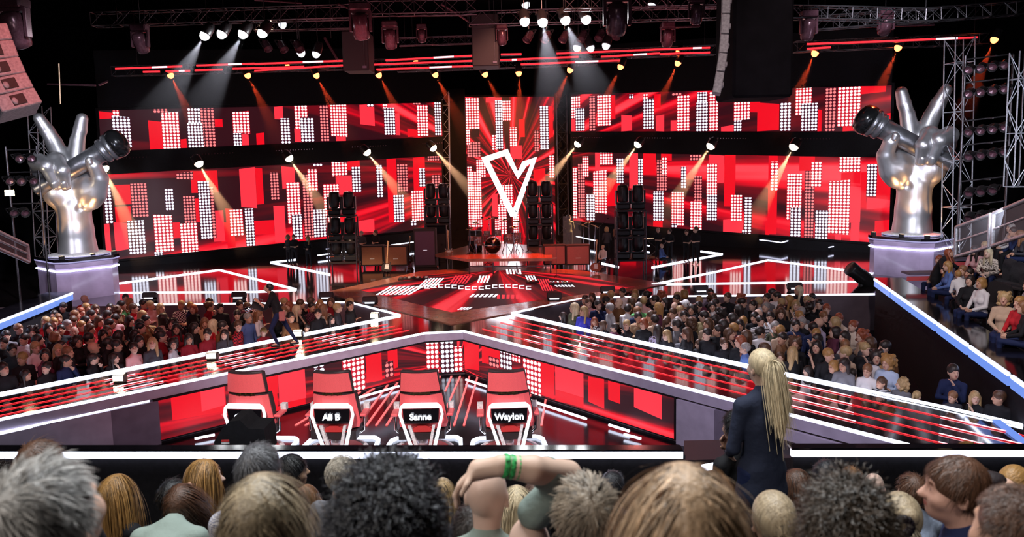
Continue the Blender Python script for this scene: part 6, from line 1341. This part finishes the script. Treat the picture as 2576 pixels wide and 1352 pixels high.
for px, hy, fy, hc, st, tc, kd, rz, lb in mus:
    q = P(px, fy, ST); H = (fy - hy) * q.y / 1900; 
    if kd == 's': tp = None
    tp = TF[1] if kd == 'f' else TM[2] if kd == 'm' else None
    if kd == 's':
        if 'SIT' not in globals(): SIT = make_person('s', pose='sit', arms=('lap', 'lap'), h=.016, pitch=R(15))
        tp = SIT; put_person(tp, q - Vector((0, 0, .18)), R(rz), min(1.0, max(.8, H / 1.05)), st, hc, tc, 'blk', '', SK[1], lb, 'musicians and crew')
    else: put_person(tp, q, R(rz), max(.82, min(1.12, H / 1.62)), st, hc, tc, 'blk', '', SK[1], lb, 'musicians and crew')
# ---------------------------------------------------------------- seated audience on the right stand
def zz(l): return [(2300 + x / 4.225, 540 + y / 4.225, *r_) for x, y, *r_ in l]
SITM = [make_person('sm', pose='sit', arms=a, h=.014, hs=1.1, yaw=R(yw), lean=ln) for a, yw, ln in ((('lap', 'lap'), 15, .05), (('cross', 'cross'), -10, 0), (('face', 'lap'), 25, .25))]
SITF = [make_person('sf', pose='sit', arms=a, h=.014, hs=1.1, yaw=R(yw), female=True, lean=ln) for a, yw, ln in ((('lap', 'lap'), 20, .1), (('front', 'lap'), -20, .3), (('lap', 'lap'), 0, .0))]
seat_me = MB(); 
def banquet(q, rz, lb):
    root = empty('banquet_chair', q, rz); tag(root, lb, 'chair', 'empty dark chairs on the right stand')
    m_ = MB(); m_.prism([(-.2, .0), (.2, 0), (.23, .35), (.17, .55), (.0, .60), (-.17, .55), (-.23, .35)], .02, .08, M=Matrix(((1, 0, 0), (0, 0, 1), (0, 1, 0))), c=(0, .22, .45)); m_.build('backrest', 'seat_fabric', root)
    m_ = MB(); m_.box((0, 0, .45), (.44, .44, .08), bev=.02); m_.build('seat', 'seat_fabric', root)
    for sx in (-1, 1):
        for sy in (-1, 1): m_ = MB(); m_.tube([(sx * .18, sy * .18, .42), (sx * .2, sy * .2, 0)], .014, 6); m_.build('leg', 'chrome', root)
std = zz([(983,150,'gr','short','white','m',-100,'grey-haired man with glasses in a white shirt, arms folded, top right stand'),(1065,185,'dk','short','navy','m',-110,'dark-haired person in a navy top beside the man in white shirt'),(1150,215,'au','long','dkgrey','f',-100,'brown-haired woman at the right edge of the stand looking at her phone'),
  (655,375,'dk','long','pink','f',-60,'dark-haired woman in a pale top with a phone near the railing'),(712,350,'bl','bun','blk','f',-70,'blond woman in black looking at a phone near the railing'),(790,405,'wb','long','cream','f',-40,'blond woman in a cream jacket with a patterned bag on her lap'),
  (240,495,'red','short','brown','f',-80,'reddish-haired person nearest the right pedestal'),(320,560,'gb','long','blue','f',-100,'golden-haired person in a denim top below the right pedestal'),(480,615,'au','long','grey','f',-60,'person with glasses in a grey top behind the leaning man'),(552,645,'dk','short','lgrey','m',-60,'dark-haired man in a light grey sweater on the stand'),
  (568,725,'dk','bob','blk','f',-50,'dark-haired woman in a black top in the middle of the stand'),(655,750,'gb','bob','white','f',-80,'woman with golden bob in a white shirt turned to her neighbour'),(945,925,'bl','curly','beige','f',-40,'girl with long fair hair in a salmon top leaning forward'),(1055,960,'gb','bun','red','f',-80,'child in a red top beside the girl in salmon'),(1115,1000,'au','bob','blk','f',-120,'dark-dressed person at the right edge bending over the child'),(1160,770,'dk','short','lgrey','m',-100,'person with hands on knees cut by the right edge')])
for px, py, hc, st, tc, kd, rz, lb in std:
    best = None
    for i in range(6):
        q = P(px, py, stand_z(i) + 1.20); t_ = (Vector((q.x, q.y, 0)) - RO).dot(nr) / .95 - i - .5
        if best is None or abs(t_) < abs(best[0]): best = (t_, i, q)
    t_, i, q = best
    f_ = Vector((0, -1, 0)); f_.rotate(Matrix.Rotation(R(rz), 3, 'Z')); b0 = Vector((q.x, q.y, stand_z(i))) - f_ * .06
    put_person((SITM if kd == 'm' else SITF)[hash(lb) % 1 + (len(lb) % 3)], b0, R(rz), 1.0, st, hc, tc, 'blk' if kd == 'm' else 'navy', 'print' if 'patterned' in lb else '', SK[len(lb) % 4], lb, 'seated audience on the right stand')
for x, y, lb in ((2521, 680, 'leftmost of the three empty dark chairs on the right stand'), (2543, 688, 'middle one of the three empty dark chairs on the right stand'), (2566, 696, 'rightmost of the three empty dark chairs on the right stand'), (2484, 738, 'empty dark chair behind the woman in the white shirt'), (2505, 746, 'empty dark chair right of the one behind the woman in the white shirt')):
    best = min(((abs((Vector((P(x, y, stand_z(i) + .75).x, P(x, y, stand_z(i) + .75).y, 0)) - RO).dot(nr) / .95 - i - .5), i) for i in range(6))); i = best[1]; q = P(x, y, stand_z(i) + .75); banquet(Vector((q.x, q.y, stand_z(i))), R(-75), lb)
lean_m = make_person('lm', arms=(((.10, -.20, -.20), (.02, -.48, -.28)), ((-.25, -.10, -.12), (-.5, -.2, -.2))), lean=.45, pitch=R(20), coat=True, h=.013)
q = P(2352, 745, 1.9); put_person(lean_m, (q.x, q.y, 1.62), R(40), .98, 'long', 'red', 'blk', 'blk', '', SK[0], 'person in a long black coat leaning over the seats beside the stairs', None)
kid = make_person('kid', arms=('front', 'front'), lean=.6, h=.014, female=True, skirt=True)
q = P(2420, 800, 1.9); put_person(kid, (q.x, q.y, 1.62), R(170), .86, 'short', 'gb', 'white', 'blk', '', SK[0], 'child in a white top and black skirt leaning to the seated women', None)
# ---------------------------------------------------------------- strand hair for the audience close to the camera
def strands(style, n=2400, L=.04, seed=1, w=.0022, curl=0.0, grav=.05, lift=.35, tie=None, K=9, off=.0, spread=1.0):
    g_ = np.random.default_rng(seed); c0 = np.array((0, .014, .032)); rr_ = np.array((.084, .105, .101)) * spread
    d = g_.normal(size=(n * 5, 3)); d /= np.linalg.norm(d, axis=1)[:, None]
    face = (d[:, 1] < -.25) & (d[:, 2] < .42 + .1 * g_.normal(size=len(d)) * .4); low = d[:, 2] < np.where(d[:, 1] > .1, -.86, -.25)
    d = d[~face & ~low][:n]; n = len(d); p = c0 + d * rr_; nrm = d / rr_; nrm /= np.linalg.norm(nrm, axis=1)[:, None]
    crown = np.array((.15, .62, .77)); 
    if style == 'part': flow = np.stack([np.sign(d[:, 0] + 1e-3) * (.9 - np.abs(d[:, 0])), .35 + 0 * d[:, 0], -.25 - .9 * (1 - d[:, 2])], 1)
    elif tie is not None: flow = np.array(tie) - p
    else: flow = d - crown
    flow = flow - nrm * (flow * nrm).sum(1)[:, None]; flow /= np.linalg.norm(flow, axis=1)[:, None] + 1e-6
    cl = np.sin(d[:, 0] * 17 + d[:, 1] * 11) * np.sin(d[:, 2] * 13 + d[:, 0] * 7 + seed)
    v = flow + nrm * lift + g_.normal(size=(n, 3)) * (.10 + curl * .5) + cl[:, None] * np.roll(flow, 1, 1) * .25; v /= np.linalg.norm(v, axis=1)[:, None]
    ds = L * (1 + .25 * g_.normal(size=n))[:, None] / (K - 1); path = [p.copy()]; ph = g_.uniform(0, 6.28, (n, 3)); done = np.zeros(n, bool)
    for k in range(1, K):
        a = v.copy()
        if tie is not None:
            tv = np.array(tie) - p; dist_ = np.linalg.norm(tv, axis=1); done |= dist_ < .035; a = np.where(done[:, None], a * .55 + np.array((0, .12, -.5)), a * .45 + tv / (dist_[:, None] + 1e-6) * .6)
        else: a = a + np.array((0, 0, -1.0)) * grav * (1 + k * .25)
        a = a + curl * np.sin(ph + k * 1.5) * .9 + g_.normal(size=(n, 3)) * .03
        v = a / (np.linalg.norm(a, axis=1)[:, None] + 1e-6); p = p + v * ds
        e = (p - c0) / (rr_ * (1.012 + off)); r_ = np.linalg.norm(e, axis=1); ins = r_ < 1; p = np.where(ins[:, None], c0 + (p - c0) / np.maximum(r_, 1e-3)[:, None], p)
        nb = (p[:, 2] < -.10) & (np.hypot(p[:, 0], p[:, 1] - .02) < .062); p[nb, 1] = np.maximum(p[nb, 1], .075)
        path.append(p.copy())
    P_ = np.stack(path, 1); T_ = np.gradient(P_, axis=1); out = P_ - c0; S = np.cross(T_, out); S /= np.linalg.norm(S, axis=2)[:, :, None] + 1e-9
    tap = (w * .5 * (1 - .75 * (np.arange(K) / (K - 1)) ** 2))[None, :, None]
    V = np.stack([P_ - S * tap, P_ + S * tap], 2).reshape(-1, 3); b0 = (np.arange(n) * K * 2)[:, None] + (np.arange(K - 1) * 2)[None, :]
    F = np.stack([b0, b0 + 1, b0 + 3, b0 + 2], -1).reshape(-1, 4); me = bpy.data.meshes.new('strands'); me.vertices.add(len(V)); me.vertices.foreach_set('co', V.astype(np.float32).ravel())
    me.loops.add(len(F) * 4); me.loops.foreach_set('vertex_index', F.ravel().astype(np.int32)); me.polygons.add(len(F)); me.polygons.foreach_set('loop_start', np.arange(len(F), dtype=np.int32) * 4)
    me.polygons.foreach_set('use_smooth', np.ones(len(F), bool)); me.update()
    sh_ = np.repeat(cl * .35 + g_.normal(size=n) * .28 + .1, K * 2) + np.tile(np.repeat(np.linspace(-.15, .35, K), 2), n); shade_attr(me, sh_.astype(np.float32)); me.materials.append(MAT['hair']); return me
ST_ARGS = dict(short=dict(L=.045, lift=.30, n=3200), messy=dict(L=.046, lift=.20, curl=.14, n=4600, w=.0034), buzz=dict(L=.014, lift=.9, n=4200, w=.0016), long=dict(style='part', L=.46, lift=.08, grav=.22, K=16, n=3000, w=.0036, off=.05), mid=dict(style='part', L=.26, lift=.08, grav=.22, K=13, n=2600, w=.0034, off=.04),
               curly=dict(L=.075, lift=.5, curl=.8, n=5200, w=.0042, K=12, grav=.05, spread=1.12), afro=dict(L=.085, lift=.9, curl=.95, n=6500, w=.0046, K=12, grav=.02, spread=1.22), pony=dict(L=.52, lift=.02, tie=(0, .125, .03), K=20, n=2400, w=.0034, off=.02),
               bun=dict(L=.22, lift=.02, tie=(0, .12, .05), K=12, n=2400, w=.003, off=.02), slick=dict(L=.07, lift=.05, n=3000, w=.003), longwave=dict(style='part', L=.42, lift=.1, grav=.2, curl=.22, K=16, n=3000, w=.0036, off=.06))
# ================================================================ audience close to the camera
HB = {}
def fore(px, py, wpx, style, hc, tc, label, rz=0, base='short', headw=.176, kind='', skin=None, arms=('lap', 'lap'), yaw=0, pitch=0, roll=0, fem=False, lean=.05, coat=False, pose='sit', sleeve='long', seed=None, hs=1.0, extra=None, group='audience rows nearest the camera'):
    Y = headw * 1900 / wpx; big = wpx > 62
    r_ = make_person('aud', pose=pose, arms=arms, yaw=R(yaw), pitch=R(pitch), roll=R(roll), h=.0085 if big else .010, fine=True, female=fem, lean=lean, coat=coat, sleeve=sleeve)
    rot = R(180 + rz); hcw = D(px, py, Y); hl = r_['head'][0].copy(); hl.rotate(Matrix.Rotation(rot, 3, 'Z'))
    hm = None
    if style == 'bald': hm = None
    else:
        bs = {'long': 'long', 'longwave': 'long', 'mid': 'bob', 'curly': 'short', 'afro': 'short', 'bun': 'bun', 'pony': 'short', 'buzz': 'buzz', 'slick': 'short', 'messy': 'short', 'short': 'short'}[style]
        if bs not in HB: HB[bs] = shade_attr(sdf_mesh(hair_prims(bs), .008, 'hair')); HB[bs].materials.append(MAT['hair'])
        hm = HB[bs]
    o = put_person(r_, hcw - hl, rot, 1.0, style, hc, tc, 'navy', kind, skin or SK[int(px) % 4], label, group, hair_me=hm)
    if hm:
        a = dict(ST_ARGS[style]); 
        if extra: a.update(extra)
        a['seed'] = seed or int(px); a.setdefault('style', 'short')
        h_ = [c for c in o.children if c.name.startswith('hair')][0]; s_ = bpy.data.objects.new('hair_strands', strands(**a)); COL.objects.link(s_); s_.parent = h_; s_.color = (*HC[hc], 1); s_['kind'] = 'stuff'
    if pose == 'stand' or wpx < 60:
        sh = bpy.data.objects.new('shoes', r_['shoes']); COL.objects.link(sh); sh.parent = o
    return o, r_, hcw
HC.update(ash=(.40, .38, .36), dkc=(.018, .018, .024), mix=(.30, .24, .18), hon=(.50, .33, .20), lbr=(.36, .28, .18), mud=(.055, .038, .026), grd=(.09, .09, .09), ginger=(.30, .14, .05), brn=(.10, .045, .025), salt=(.10, .10, .11), bzz=(.42, .37, .30))
F = fore
F(125, 1308, 262, 'messy', 'ash', 'dkgrey', 'large blurred head with tousled grey-white hair in the bottom left corner', rz=-10, pitch=18, headw=.20)
F(980, 1335, 345, 'afro', 'dkc', 'dkgrey', 'large blurred head with black curly hair at the bottom centre', headw=.30, pitch=5)
F(1470, 1298, 172, 'messy', 'mix', 'dkgrey', 'blurred head with tousled brown and pale hair right of the raised arm', rz=15, pitch=20, headw=.195)
F(1716, 1318, 226, 'long', 'hon', 'dkgrey', 'large blurred head with long straight honey-blond hair below the standing woman', fem=True, headw=.178, pitch=10)
F(2124, 1345, 215, 'curly', 'mud', 'dkgrey', 'large blurred head with dark brown wavy hair at the bottom right', headw=.21, pitch=5)
F(2550, 1352, 190, 'buzz', 'brn', 'dkgrey', 'blurred dark head cut off by the bottom right corner', headw=.18, rz=10)
F(1195, 1345, 112, 'short', 'dk', 'blk', 'blurred dark-haired head between the curly head and the bald man', rz=20)
F(668, 1310, 172, 'mid', 'lbr', 'lbr', 'light brown-blond haired head left of the checked shirt shoulder', fem=True, headw=.165, pitch=22)
F(1226, 1246, 112, 'bald', '', 'sage', 'bald man holding his raised arm over his head in a sage green shirt', rz=-8, headw=.165, skin=(.74, .50, .40))
F(655, 1190, 100, 'short', 'salt', 'white', 'man with short dark greying hair in a dotted blue-white shirt', kind='dots', rz=-12, skin=(.66, .40, .31), headw=.172)
F(736, 1188, 66, 'slick', 'blk', 'grey', 'dark-haired man in profile looking right behind the greying man', rz=-68, skin=(.55, .33, .22), headw=.185)
F(772, 1262, 62, 'mid', 'au', 'dkgrey', 'small reddish-brown haired person in profile right of the dark-haired man', fem=True, rz=-50, headw=.185)
F(864, 1200, 76, 'buzz', 'bzz', 'grey', 'blond cropped head turned right, left of the black curly head', rz=-30)
F(517, 1205, 66, 'long', 'gb', 'blk', 'blond woman in profile looking right in a black jacket', fem=True, rz=-72, headw=.17, arms=('cross', 'cross'), skin=(.78, .52, .43))
F(436, 1252, 66, 'slick', 'blk', 'blk', 'head with wet-looking black hair left of the blond woman in profile', rz=5)
F(462, 1262, 80, 'mid', 'brn', 'sage', 'person in a sage sweater bent forward with brown hair hanging down', fem=True, pitch=45, lean=.95, headw=.185)
F(298, 1240, 56, 'long', 'gb', 'blk', 'woman with long golden hair in black, right of the grey-white head', fem=True, rz=-25, headw=.150)
F(104, 1180, 102, 'slick', 'brn', 'blk', 'dark brown haired head above the grey-white head', rz=0)
F(4, 1212, 70, 'curly', 'dk', 'blk', 'dark-haired head at the left edge of the frame', rz=20, headw=.22)
F(1114, 1238, 50, 'mid', 'bl', 'dkgrey', 'small blond head left of the bald man', fem=True)
F(1156, 1235, 46, 'mid', 'lbr', 'dkgrey', 'small streaky blond head touching the bald man', fem=True)
F(1300, 1262, 62, 'long', 'wb', 'lgrey', 'long pale blond hair right behind the bald man', fem=True, headw=.19)
F(1345, 1245, 50, 'mid', 'brn', 'blk', 'small brown-haired head under the raised arm', fem=True)
F(1542, 1222, 52, 'slick', 'dkc', 'navy', 'shiny black-haired head right of the tousled brown head', rz=-40)
F(1944, 1312, 112, 'pony', 'lbr', 'dkgrey', 'blond head with a banded ponytail below the standing woman', fem=True, pitch=8)
F(2010, 1222, 58, 'long', 'brn', 'blk', 'brown-haired woman in profile right of the standing woman', fem=True, rz=-70)
F(2078, 1196, 56, 'slick', 'dkc', 'navy', 'man with slick black hair in a dark jacket', rz=-25)
F(2141, 1212, 56, 'short', 'ginger', 'blk', 'auburn-haired head between the black-haired man and the bald head', headw=.19)
F(2198, 1228, 54, 'bald', '', 'blk', 'bald head right of the auburn-haired head', rz=-25, skin=(.74, .52, .43), headw=.165)
F(2238, 1216, 46, 'mid', 'dkc', 'blk', 'small black-haired head behind the bald man on the right', fem=True)
F(2294, 1236, 62, 'slick', 'brn', 'lblue', 'man with dark swept-back undercut in a pale blue shirt', rz=10, skin=(.6, .38, .29))
F(2328, 1208, 44, 'short', 'au', 'white', 'small head right behind the man with the undercut', rz=-30)
F(2262, 1312, 104, 'bun', 'lbr', 'dkgrey', 'blond head with a black hair scrunchie right of the dark wavy head', fem=True, rz=-10)
F(2400, 1235, 140, 'short', 'brn', 'navy', 'man in profile looking left with receding brown hair and a dark jacket', rz=62, yaw=12, skin=(.60, .33, .25), headw=.20, seed=5, extra=dict(lift=.2))
F(2432, 1142, 46, 'short', 'gb', 'dkgrey', 'small short-haired blond person with glasses by the parapet', rz=30, headw=.19)
F(2478, 1226, 50, 'bun', 'bl', 'grey', 'small blond head with a wide black headband', fem=True)
F(2536, 1222, 48, 'buzz', 'brn', 'dkgrey', 'small cropped brown head near the right edge', rz=-20)
br = make_person('br', arms=('down', 'front'), lean=.75, pitch=30, h=.012, coat=True); q = D(2545, 1225, 4.4); hl = br['head'][0].copy(); hl.rotate(Matrix.Rotation(R(120), 3, 'Z'))
put_person(br, q - hl, R(120), 1.0, 'short', 'gb', 'brown', 'blk', '', SK[0], 'person in a brown jacket bending over near the right edge', 'audience rows nearest the camera')
# black headband, scrunchies, wristband
q = D(2486, 1205, 3.55); m_ = MB(); m_.ball((0, 0, 0), (.085, .06, .035), 14); tag(m_.build('headband', 'tolex_black', None, q), 'black gathered headband on the small blond head at right', 'headband')
q = D(2262, 1318, 3.05); m_ = MB()
for i in range(14): a = i * .45; m_.ball((.035 * math.cos(a), -.01, .035 * math.sin(a)), (.018, .018, .018), 8)
tag(m_.build('hair_scrunchie', 'tolex_black', None, q - Vector((0, .02, 0))), 'black hair scrunchie on the blond bun at the bottom right', 'scrunchie')
# raised bare arm with wristband and rolled green sleeve (belongs to the person in the sage shirt)
aY = 2.45
def a3(x, y, dy=0): return D(x, y, aY + dy)
k = aY / 1900
pts = [a3(1428, 1196, .10), a3(1340, 1182, .0), a3(1262, 1172, -.02), a3(1205, 1182, .0)]
pr = [('c', tuple(pts[0]), tuple(pts[1]), .052, .048, .01), ('c', tuple(pts[1]), tuple(pts[2]), .048, .036, .01), ('c', tuple(pts[2]), tuple(pts[3]), .034, .036, .01)]
w_ = np.array(pts[3]); dr = np.array(a3(1178, 1204) - a3(1205, 1182)); dr /= np.linalg.norm(dr); pr += hand_prims(w_, dr, 1, np.array((.3, -.2, -1.0)), 1.0, curl=.45)
me = sdf_mesh(pr, .006, 'arm'); white_tint(me); me.materials.append(MAT['skin'])
bp_ = make_person('gp', pose='sit', h=.0085, fine=True, arms=('lap', 'lap'), pitch=R(25)); q = a3(1330, 1310, .15); hl = bp_['head'][0].copy(); hl.rotate(Matrix.Rotation(R(180), 3, 'Z'))
root = put_person(bp_, q - hl + Vector((0, 0, -.10)), R(180), 1.0, 'bald', '', 'sage', 'navy', '', (.74, .50, .40), 'person in a sage green top stretching a bare arm over the bald head', 'audience rows nearest the camera')
def attach(name, me, mats=None, col=None):
    o_ = bpy.data.objects.new(name, me); COL.objects.link(o_); o_.parent = root; o_.matrix_parent_inverse = root.matrix_basis.inverted() if False else Matrix.Identity(4)
    o_.matrix_local = (Matrix.Translation(root.location) @ Matrix.Rotation(R(180), 4, 'Z')).inverted()
    if col: o_.color = (*col, 1)
    return o_
attach('raised_arm', me, col=(.78, .54, .42))
s0 = a3(1345, 1290, .12); me = sdf_mesh([('c', tuple(s0), tuple(a3(1420, 1215, .1)), .062, .060, .03), ('c', tuple(a3(1420, 1215, .1)), tuple(a3(1375, 1192, .05)), .066, .060, .02)], .008, 'sleeve'); me.materials.append(MAT['cloth']); attach('rolled_sleeve', me, col=TC['sage'])
wb_ = MB()
for i in range(3): wb_.lathe([(.040, -.010), (.043, 0), (.040, .010)], rot_to(pts[2] - pts[1]), 18, pts[2] + (pts[1] - pts[2]).normalized() * (.012 + .022 * i), closed_ends=False)
wm = wb_.mesh('wristband'); wm.materials.append(MAT['wristband']); attach('wristband', wm)
# ---------------------------------------------------------------- standing woman in the navy blazer and the person beside her
o, r_, hq = F(1915, 925, 62, 'pony', 'wb', 'blazer', 'standing woman with a long blond ponytail in a navy blazer, seen from behind', pose='stand', arms=(((.05, -.02, -.30), (-.06, -.22, -.42)), ((.10, .03, -.27), (.12, -.18, -.46))), fem=True, coat=True, rz=18, headw=.165, lean=.0, extra=dict(tie=(0, .11, .075), L=.38, n=4200, K=18, w=.0042), group=None)
F(1852, 1075, 60, 'slick', 'blk', 'blk', 'dark-coated person with a hand at the face, left of the standing woman', pose='stand', coat=True, rz=30, arms=('front', 'face'), headw=.17, group=None)
# ================================================================ light
def area(name, loc, to, e, col, sx, sy=None, spread=180):
    ld = bpy.data.lights.new(name, 'AREA'); ld.energy = e; ld.color = col; ld.shape = 'RECTANGLE'; ld.size = sx; ld.size_y = sy or sx; ld.spread = R(spread)
    o = obj(name, ld, None, loc); o.rotation_euler = (Vector(to) - Vector(loc)).to_track_quat('-Z', 'Y').to_euler(); return o
def spot(name, loc, to, e, col, ang, blend=.6, rad=.25):
    ld = bpy.data.lights.new(name, 'SPOT'); ld.energy = e; ld.color = col; ld.spot_size = R(ang); ld.spot_blend = blend; ld.shadow_soft_size = rad
    o = obj(name, ld, None, loc); o.rotation_euler = (Vector(to) - Vector(loc)).to_track_quat('-Z', 'Y').to_euler(); return o
spot('key_chairs', (-4, 3, 12.5), (-2.6, 15, 1.2), 11000, (1, .86, .86), 34)
spot('key_statue_right', (6, 14, 12.5), (15.3, 29, 5.5), 10500, (.86, .90, 1), 30)
spot('key_statue_left', (-6, 14, 12.5), (-16, 28, 5.0), 9500, (.86, .90, 1), 28)
spot('fill_statue_right', (18, 12, 6), (15.3, 29, 5), 2200, (.9, .88, 1), 40, rad=1.2)  # unseen fill spots added in front so the silver catches light
spot('fill_statue_left', (-18, 11, 6), (-16, 28, 4.5), 1900, (.9, .88, 1), 40, rad=1.2)
for sx, cy in ((qr.x, 29.3), (qm.x, 28.3)):
    for dx in (-.9, .9): spot('uplight', (sx + dx, cy - 1.3, PZ1 + .25), (sx, cy, PZ1 + 2.7), 260, (1, .5, .2), 50, rad=.05)
spot('crowd_right', (5, 6, 13), (8, 19, 1.5), 2300, (1, .80, .78), 52)
spot('crowd_right_back', (6, 34, 12), (7, 21, 1.5), 1800, (1, .25, .22), 60)
spot('crowd_left', (-4, 8, 13), (-9.5, 21, 1.5), 2400, (1, .10, .08), 42)
spot('crowd_left_white', (-3, 9, 13), (-5.4, 20, 1.5), 2600, (1, .85, .72), 26)
spot('crowd_left_amber', (-9, 30, 13), (-9.4, 22.6, 1.6), 15000, (1, .66, .40), 17)
spot('crowd_left_violet', (-9, 4, 12), (-11.5, 16.5, 1.5), 380, (.55, .40, .8), 40)
spot('stage_warm_left', (-6, 22, 13), (-6.5, 30.5, 1.2), 14000, (1, .66, .44), 22)
spot('stage_warm_mid', (2, 20, 13), (-1, 35, 2), 4200, (1, .42, .30), 42)
spot('stage_red', (0, 20, 14), (-1, 26, 1.2), 1800, (1, .12, .08), 50)
spot('stage_backglow', (0, 38, 13), (-1, 45.5, 3), 5000, (1, .35, .12), 70)
spot('stand_right', (5, 9, 13), (13.5, 16, 2.6), 2400, (1, .92, .90), 40)
area('house_front', (0, 5.5, 11.5), (0, 2.4, 4.6), 900, (.93, .97, 1), 7, 2)
area('house_left', (-5, -1, 9.5), (-1, 3, 4.6), 260, (1, .93, .86), 3)
spot('woman_key', (2.2, -1.0, 9.5), (1.7, 5, 4.2), 520, (1, .95, .9), 34)
spot('truss_right', (12, 20, 6), (16.6, 28, 7), 800, (.75, .80, 1), 60)  # unseen spots added close by to brighten the truss rungs
spot('truss_left', (-13, 22, 6), (-18.5, 31, 5), 900, (.75, .80, 1), 60)
area('rig_wash', (0, 24, 8.8), (0, 29, 13), 170, (1, .25, .28), 16, 3)
area('right_rack', (12, 18, 5), (16, 25, 8), 120, (.8, .85, 1), 2)
area('front_panels', (3, 11.5, 4.5), (5, 16, .6), 90, (.7, .66, 1), 3, 1)
spot('line_array_light', (0, 4, 7), (-7.5, 12.5, 7.6), 1500, (1, .92, .95), 16)
# ================================================================ suspension rods: everything overhead hangs from the ceiling
bpy.context.view_layer.update()
def rods(o):
    pts = [c.matrix_world @ Vector(b_) for c in o.children_recursive if c.type == 'MESH' and not c.name.startswith('haze') for b_ in c.bound_box] or [o.matrix_world @ Vector(b_) for b_ in o.bound_box]
    x0, x1 = min(pts, key=lambda p_: p_.x), max(pts, key=lambda p_: p_.x); top = max(p_.z for p_ in pts); ym = sum(p_.y for p_ in pts) / len(pts)
    if x1.x - x0.x > 2: ps = [(x0 + (x1 - x0) * f) for f in (.08, .92)]
    else: ps = [Vector(((x0.x + x1.x) / 2, ym, top - .03))]
    for p_ in ps:
        m_ = MB(); m_.tube([(p_.x, p_.y, p_.z), (p_.x, p_.y, 15.06)], .012, 5); r_ = m_.build('hanging_rod', 'truss_dark'); r_.parent = o; r_.matrix_parent_inverse = o.matrix_world.inverted()
for o in list(SC.objects):
    if o.parent is None and 'category' in o.keys():
        g_ = o.get('group', '')
        if g_ in ('moving heads hanging from the ceiling', 'reddish par lamps', 'glaring white spotlights', 'dim spotlights above the rear trusses', 'hanging line arrays', 'black hanging cabinets', 'lighting trusses') or o.name.startswith(('speaker_cluster', 'barn_door')): rods(o)
